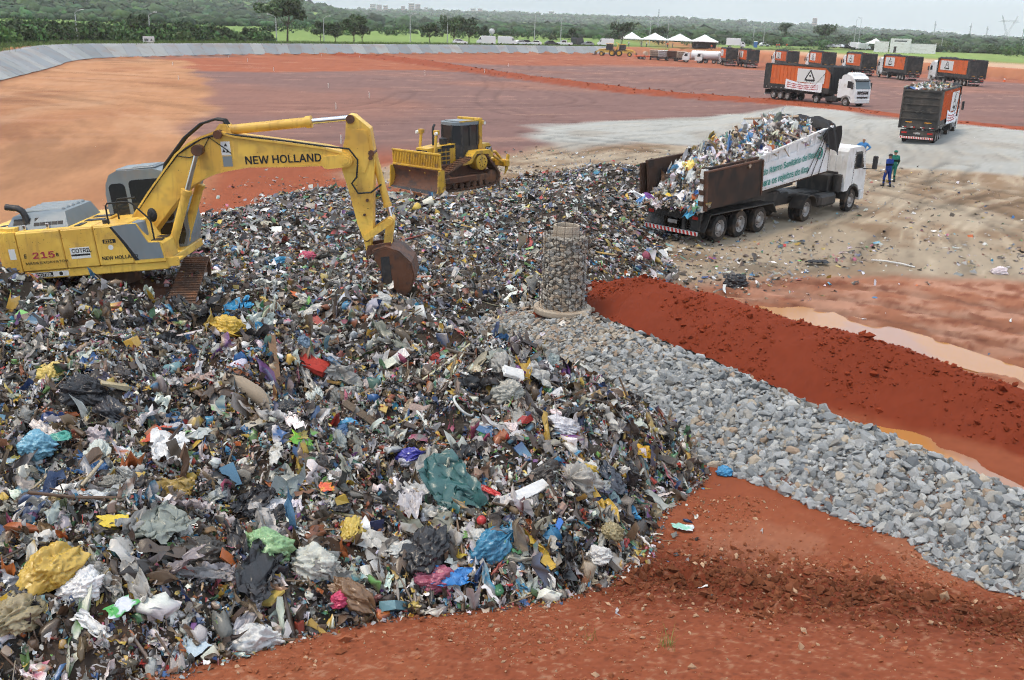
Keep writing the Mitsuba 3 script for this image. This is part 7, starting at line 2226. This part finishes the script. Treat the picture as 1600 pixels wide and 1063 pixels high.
P = spot(1149, 75.5)
t = thing('box_truck', 'white box truck parked right of the tents', 'box truck', frame(P[0], P[1], gz(P[0], P[1]), -.1))
put('cargo_box', box(-3.4, 1.6, -1.2, 1.2, 1.0, 3.5, .03), 'car_white', t)
cb = put('cab', prism_xz([(1.75, .6), (1.75, 2.3), (2.7, 2.35), (3.3, 1.5), (3.4, .6)], -1.05, 1.05), 'car_white', t)
put('window', prism_xz([(2.1, 1.5), (2.1, 2.1), (2.65, 2.1), (3.0, 1.5)], -1.065, -1.05), 'dark_glass', cb)
for x in (-2.2, 2.4):
    for s in (-1, 1):
        wheel(t, x, s * .95, s, .45, .28)

P = spot(1180, 75)
t = thing('portable_toilet', 'blue portable toilet right of the box truck', 'toilet', frame(P[0], P[1], gz(P[0], P[1]), -1.6))
put('cabin', box(-.6, .6, -.6, .6, .1, 2.2, .03), 'blue_plastic', t)
put('roof', hull([(-.65, -.65, 2.2), (.65, -.65, 2.2), (-.65, .65, 2.2), (.65, .65, 2.2), (-.4, -.4, 2.45), (.4, .4, 2.45), (.4, -.4, 2.45), (-.4, .4, 2.45)]), 'sticker_white', t)
put('door', box(.6, .63, -.42, .42, .2, 2.0), 'blue_plastic', t)


def container(px, py, w, h, label, door=None, tall=False):
    P = spot(px, py)
    d = float((P - EYE) @ CF)
    W, Hh = w / FOC * d, h / FOC * d
    t = thing('site_container', label, 'site container', frame(P[0], P[1], gz(P[0], P[1]), math.atan2(-P[1], -P[0]) + math.pi / 2), 'white site containers')
    put('shell', box(-W / 2, W / 2, -1.2, 1.2, 0, Hh, .03), 'white_paint', t)
    for x in np.arange(-W / 2 + .5, W / 2 - .3, 1.1):
        put('wall_rib', box(x - .05, x + .05, -1.23, -1.2, .15, Hh - .15), 'white_paint', t)
    if door is not None:
        put('doorway', box(door - .45, door + .45, -1.24, -1.2, .05, 2.1), 'dark_paint', t)
    put('roof_edge', box(-W / 2 - .04, W / 2 + .04, -1.26, 1.26, Hh, Hh + .08), 'white_paint', t)
    if tall:
        put('window_band', box(-W * .3, W * .3, -1.235, -1.2, Hh - 1.0, Hh - .5), 'window_dim', t)


container(1376, 82, 21, 16, 'low white container left of the tall one')
container(1405, 83, 30, 21, 'tall white container block with a dark window band and doorway', -1.6, True)
container(1440, 84, 39, 14, 'long white container right of the tall block')
P = spot(1366, 79)
tent(1366, 0, 6.8, 'white tent standing among the containers', 2.6, 4.4, np.array([P[0], P[1], gz(P[0], P[1])]))

# stakes, sign board, cone
for i, (px, py, top_) in enumerate(((525, 172, 160), (577, 154, 142), (513, 138, 129), (664, 118, 110), (428, 112, 105), (757, 115, 108), (270, 103, 96), (279, 125, 117), (794, 104, 99), (533, 226, 208), (387, 97, 91), (357, 90.5, 87), (502, 88, 85), (562, 91, 87))):
    P = spot(px, py)
    h = max(.5, px_height(P, py - top_) * .97)
    t = thing('survey_stake', ('white survey stake ' + ('just behind the excavator arm', 'right of the centre of the purple field', 'in the middle of the purple field', 'before the red earth ridge', 'on the red soil left of the purple field', 'beside the red earth ridge', 'at the far edge of the orange field', 'on the orange field', 'beyond the red earth ridge', 'in the gap under the arm cylinder', 'on the red band near the bank', 'at the foot of the bank above the orange field', 'at the foot of the bank under the small trees', 'close to the start of the red earth ridge')[i]), 'stake', frame(P[0], P[1], gz(P[0], P[1]) - .1, .4, .02, .03), 'white survey stakes')
    put('shaft', box(-.035, .035, -.035, .035, 0, h, .008), 'stake_white', t)
    put('tip', hull([(-.035, -.035, h), (.035, -.035, h), (-.035, .035, h), (.035, .035, h), (0, 0, h + .05)]), 'stripe_red' if i % 4 == 1 else 'stake_white', t)
P = beyond(232, 7.5)
t = thing('notice_board', 'white notice board with two small dark panels on the bank', 'notice board', frame(P[0], P[1], P[2], math.atan2(-P[1], -P[0]) + math.pi / 2))
bw = px_height(P, 17)
put('board', box(-bw / 2, bw / 2, -.04, .04, .2, px_height(P, 11)), 'sticker_white', t)
put('panel', box(-bw * .38, -bw * .02, -.05, -.04, .45, .45 + bw * .2), 'window_dim', t)
put('panel', box(bw * .16, bw * .32, -.05, -.04, .45, .45 + bw * .2), 'window_dim', t)
for s in (-1, 1):
    put('post', rod((s * bw * .4, .06, 0), (s * bw * .4, .06, .9), .05, 6), 'pole_grey', t)
P = spot(1569, 128)
t = thing('traffic_cone', 'orange and white traffic cone on the far road at the right', 'cone', frame(P[0], P[1], gz(P[0], P[1]), 0, s=1.3))
put('body', lathe_z([(.03, .15), (.7, .03), (.72, .001)], 16), 'cone_orange', t)
put('base', box(-.2, .2, -.2, .2, 0, .04), 'cone_orange', t)
put('band', lathe_z([(.3, .115), (.45, .09)], 16), 'sticker_white', t)


# lamp posts and masts
def lamp_post(P, h, label, arm=1, double=False):
    t = thing('street_lamp', label, 'street lamp', frame(P[0], P[1], P[2], 0), 'street lamps')
    put('pole', tube([(0, 0, -.2), (0, 0, h * .6), (0, 0, h)], [.13, .1, .07], 8), 'pole_grey', t)
    for s in ((arm, -arm) if double else (arm,)):
        put('arm', tube([(0, 0, h), (s * .5, -.2, h + .35), (s * 1.5, -.4, h + .6)], .045, 6), 'pole_grey', t)
        put('lamp_head', box(s * 1.5 - .35, s * 1.5 + .35, -.55, -.25, h + .54, h + .68, .04), 'sticker_white', t)


LAMPS = [(121, 14, 28, 1, 'behind the left end of the bank'), (235, 14, 30, 1, 'behind the notice board'), (432, 14, 26, -1, 'just left of the tallest tree'), (506, 14, 28, 1, 'between two small trees right of the tallest tree'), (641, 16, 24, 1, 'in the green field left of the flat crowned tree'), (699, 16, 25, -1, 'left of the two dark trees'),
         (835, 14, 22, 1, 'behind the white hatchback'), (876, 14, 26, 1, 'behind the white pickup'), (1015, 34, 27, 1, 'behind the second tent'), (1043, 40, 27, 1, 'behind the third tent')]
for px, out, ty, arm, lab in LAMPS:
    P = beyond(px, out)
    d = float((P - EYE) @ CF)
    foot = 531.5 - FOC * ((P - EYE) @ CU) / d
    lamp_post(P, max(5, (foot - ty) / FOC * d * .92), 'tall grey street lamp ' + lab, arm)
for px, py, ty, lab in ((1333, 76, 31, 'left of a pair behind the car group'), (1340, 76, 30, 'right of a pair behind the car group'), (1466, 79, 57, 'left of a pair right of the containers'), (1470, 79, 35, 'right of a pair right of the containers'), (1586, 80, 61, 'left of a pair by the far road at the right edge'), (1595, 80, 62, 'right of a pair by the far road at the right edge'), (1176, 72, 42, 'behind the blue portable toilet'), (1192, 72, 40, 'behind the white car beside the toilet')):
    P = spot(px, py)
    lamp_post(np.array([P[0], P[1], gz(P[0], P[1])]), max(5, px_height(P, py - ty) * .95), 'tall grey street lamp ' + lab, 1 if px % 2 else -1)


def far_point(px, r):
    a = math.atan((px - 800) / FOC / math.cos(PITCH) * .985)
    x, y = r * math.sin(a), r * math.cos(a)
    return np.array([x, y, max(float(hill_height(np.array([a]), np.array([r]))[0]) - .6, gz(x, y) if r < 800 else 0)])


def pylon(px, r, ty, label):
    P = far_point(px, r)
    d = float((P - EYE) @ CF)
    foot = 531.5 - FOC * ((P - EYE) @ CU) / d
    h = (foot - ty) / FOC * d * .93
    t = thing('power_pylon', label, 'pylon', frame(P[0], P[1], P[2], .15))
    w = h * .085
    legs = [rod((sx * w, sy * w, 0), (sx * w * .45, sy * w * .45, h * .48), .3, 4) for sx in (-1, 1) for sy in (-1, 1)]
    legs += [rod((sx * w * .45, sy * w * .45, h * .48), (sx * h * .27, sy * .5, h * .98), .28, 4) for sx in (-1, 1) for sy in (-1, 1)]
    for k in range(5):
        z0, z1 = h * .09 * k, h * .09 * (k + 1)
        q0, q1 = w * (1 - .55 * z0 / (h * .48)), w * (1 - .55 * z1 / (h * .48))
        legs += [rod((-q0, -q0, z0), (q1, -q1, z1), .14, 4), rod((q0, q0, z0), (-q1, q1, z1), .14, 4)]
    put('lattice', cat(*legs), 'pole_grey', t)
    put('crossarm', cat(rod((-h * .36, 0, h * .80), (h * .36, 0, h * .80), .28, 4), rod((-h * .30, 0, h * .84), (h * .30, 0, h * .84), .2, 4)), 'pole_grey', t)


pylon(1492, 1500, 23, 'large Y shaped power pylon above the trees on the right')
for px, ty, lab in ((1463, 40, 'left of the large pylon'), (1515, 41, 'right of the large pylon'), (1388, 33, 'above the tent among the containers'), (1439, 36, 'thin one above the long container'), (993, 14, 'above the left tents'), (1529, 46, 'farthest right one')):
    P = far_point(px, 1700)
    d = float((P - EYE) @ CF)
    foot = 531.5 - FOC * ((P - EYE) @ CU) / d
    h = max(14, (foot - ty) / FOC * d * .93)
    t = thing('radio_mast', 'slender far mast on the skyline ' + lab, 'mast', frame(P[0], P[1], P[2], 0))
    put('mast_lattice', cat(*[rod((1.2 * math.cos(a), 1.2 * math.sin(a), 0), (.2 * math.cos(a), .2 * math.sin(a), h), .25, 4) for a in (0, 2.1, 4.2)]), 'pole_grey', t)
    put('platform', cat(box(-1.3, 1.3, -1.3, 1.3, h * .82, h * .86)), 'pole_grey', t)


# towns on the skyline
def block(px, r, w, h, mat, label, grp, name='apartment_block'):
    P = far_point(px, r)
    d = float((P - EYE) @ CF)
    W, Hh = w / FOC * d, h / FOC * d
    t = thing(name, label, 'building', frame(P[0], P[1], P[2] - 3, math.atan2(-P[1], -P[0]) + math.pi / 2), grp)
    put('wall', box(-W / 2, W / 2, -8, 8, 0, Hh + 3), mat, t)
    n = max(2, int(Hh / 5))
    for k in range(n):
        z = 4 + Hh * (k + .2) / n
        put('window_row', box(-W * .44, W * .44, -8.15, -8, z, z + Hh / n * .38), 'window_dim', t)
    put('roof_slab', box(-W / 2 - .4, W / 2 + .4, -8.4, 8.4, Hh + 3, Hh + 3.8), mat, t)


k = 0
NAMES = ('first', 'second', 'third', 'fourth', 'fifth', 'sixth', 'seventh', 'eighth', 'ninth', 'tenth', 'eleventh', 'twelfth', 'thirteenth')
for px, w, h, m in ((527, 8, 6, 'wall_rose'), (537, 7, 5, 'wall_rose'), (585, 9, 10, 'wall_pale'), (594, 8, 9, 'wall_rose'), (603, 7, 8, 'wall_rose'), (628, 6, 7, 'wall_rose'), (640, 9, 11, 'wall_rose'), (649, 8, 10, 'wall_rose'), (661, 5, 6, 'wall_pale'), (728, 8, 6, 'wall_pale'), (738, 7, 6, 'wall_rose'), (776, 7, 4, 'wall_pale'), (840, 8, 6, 'wall_pale')):
    block(px, 3500, w, h, m, NAMES[k] + ' apartment block from the left on the hazy skyline', 'apartment blocks on the skyline')
    k += 1
block(1216, 3400, 7, 13, 'wall_rose', 'lone tall pinkish tower on the skyline right of the tents', 'towers', 'apartment_block')
r_ = np.random.default_rng(5)
ORD = [*NAMES, 'fourteenth', 'fifteenth', 'sixteenth', 'seventeenth', 'eighteenth', 'nineteenth', 'twentieth', 'twenty-first', 'twenty-second']
for i, px in enumerate(np.linspace(1190, 1345, 22)):
    block(px + r_.uniform(-3, 3), 2600 + r_.uniform(-300, 600), r_.uniform(3, 7), r_.uniform(1.5, 3.5), 'wall_pale' if i % 3 else 'wall_rose', f'{("pale", "white", "rose")[i % 3]} far house on the skyline, {ORD[i]} from the left in the far town', 'houses of the far town', 'far_house')
# ------------------------------------------------------------------ air
pbr('air_bound', (0, 0, 0))
scene['air_bound'] = {'type': 'null'}
scene['haze'] = {'type': 'cube', 'to_world': T4().translate([0, 3000, 148]).scale([6000, 6500, 150]), 'bsdf': {'type': 'ref', 'id': 'air_bound'}, 'interior': {'type': 'ref', 'id': 'haze_air'}}
labels['haze'] = {'kind': 'stuff'}
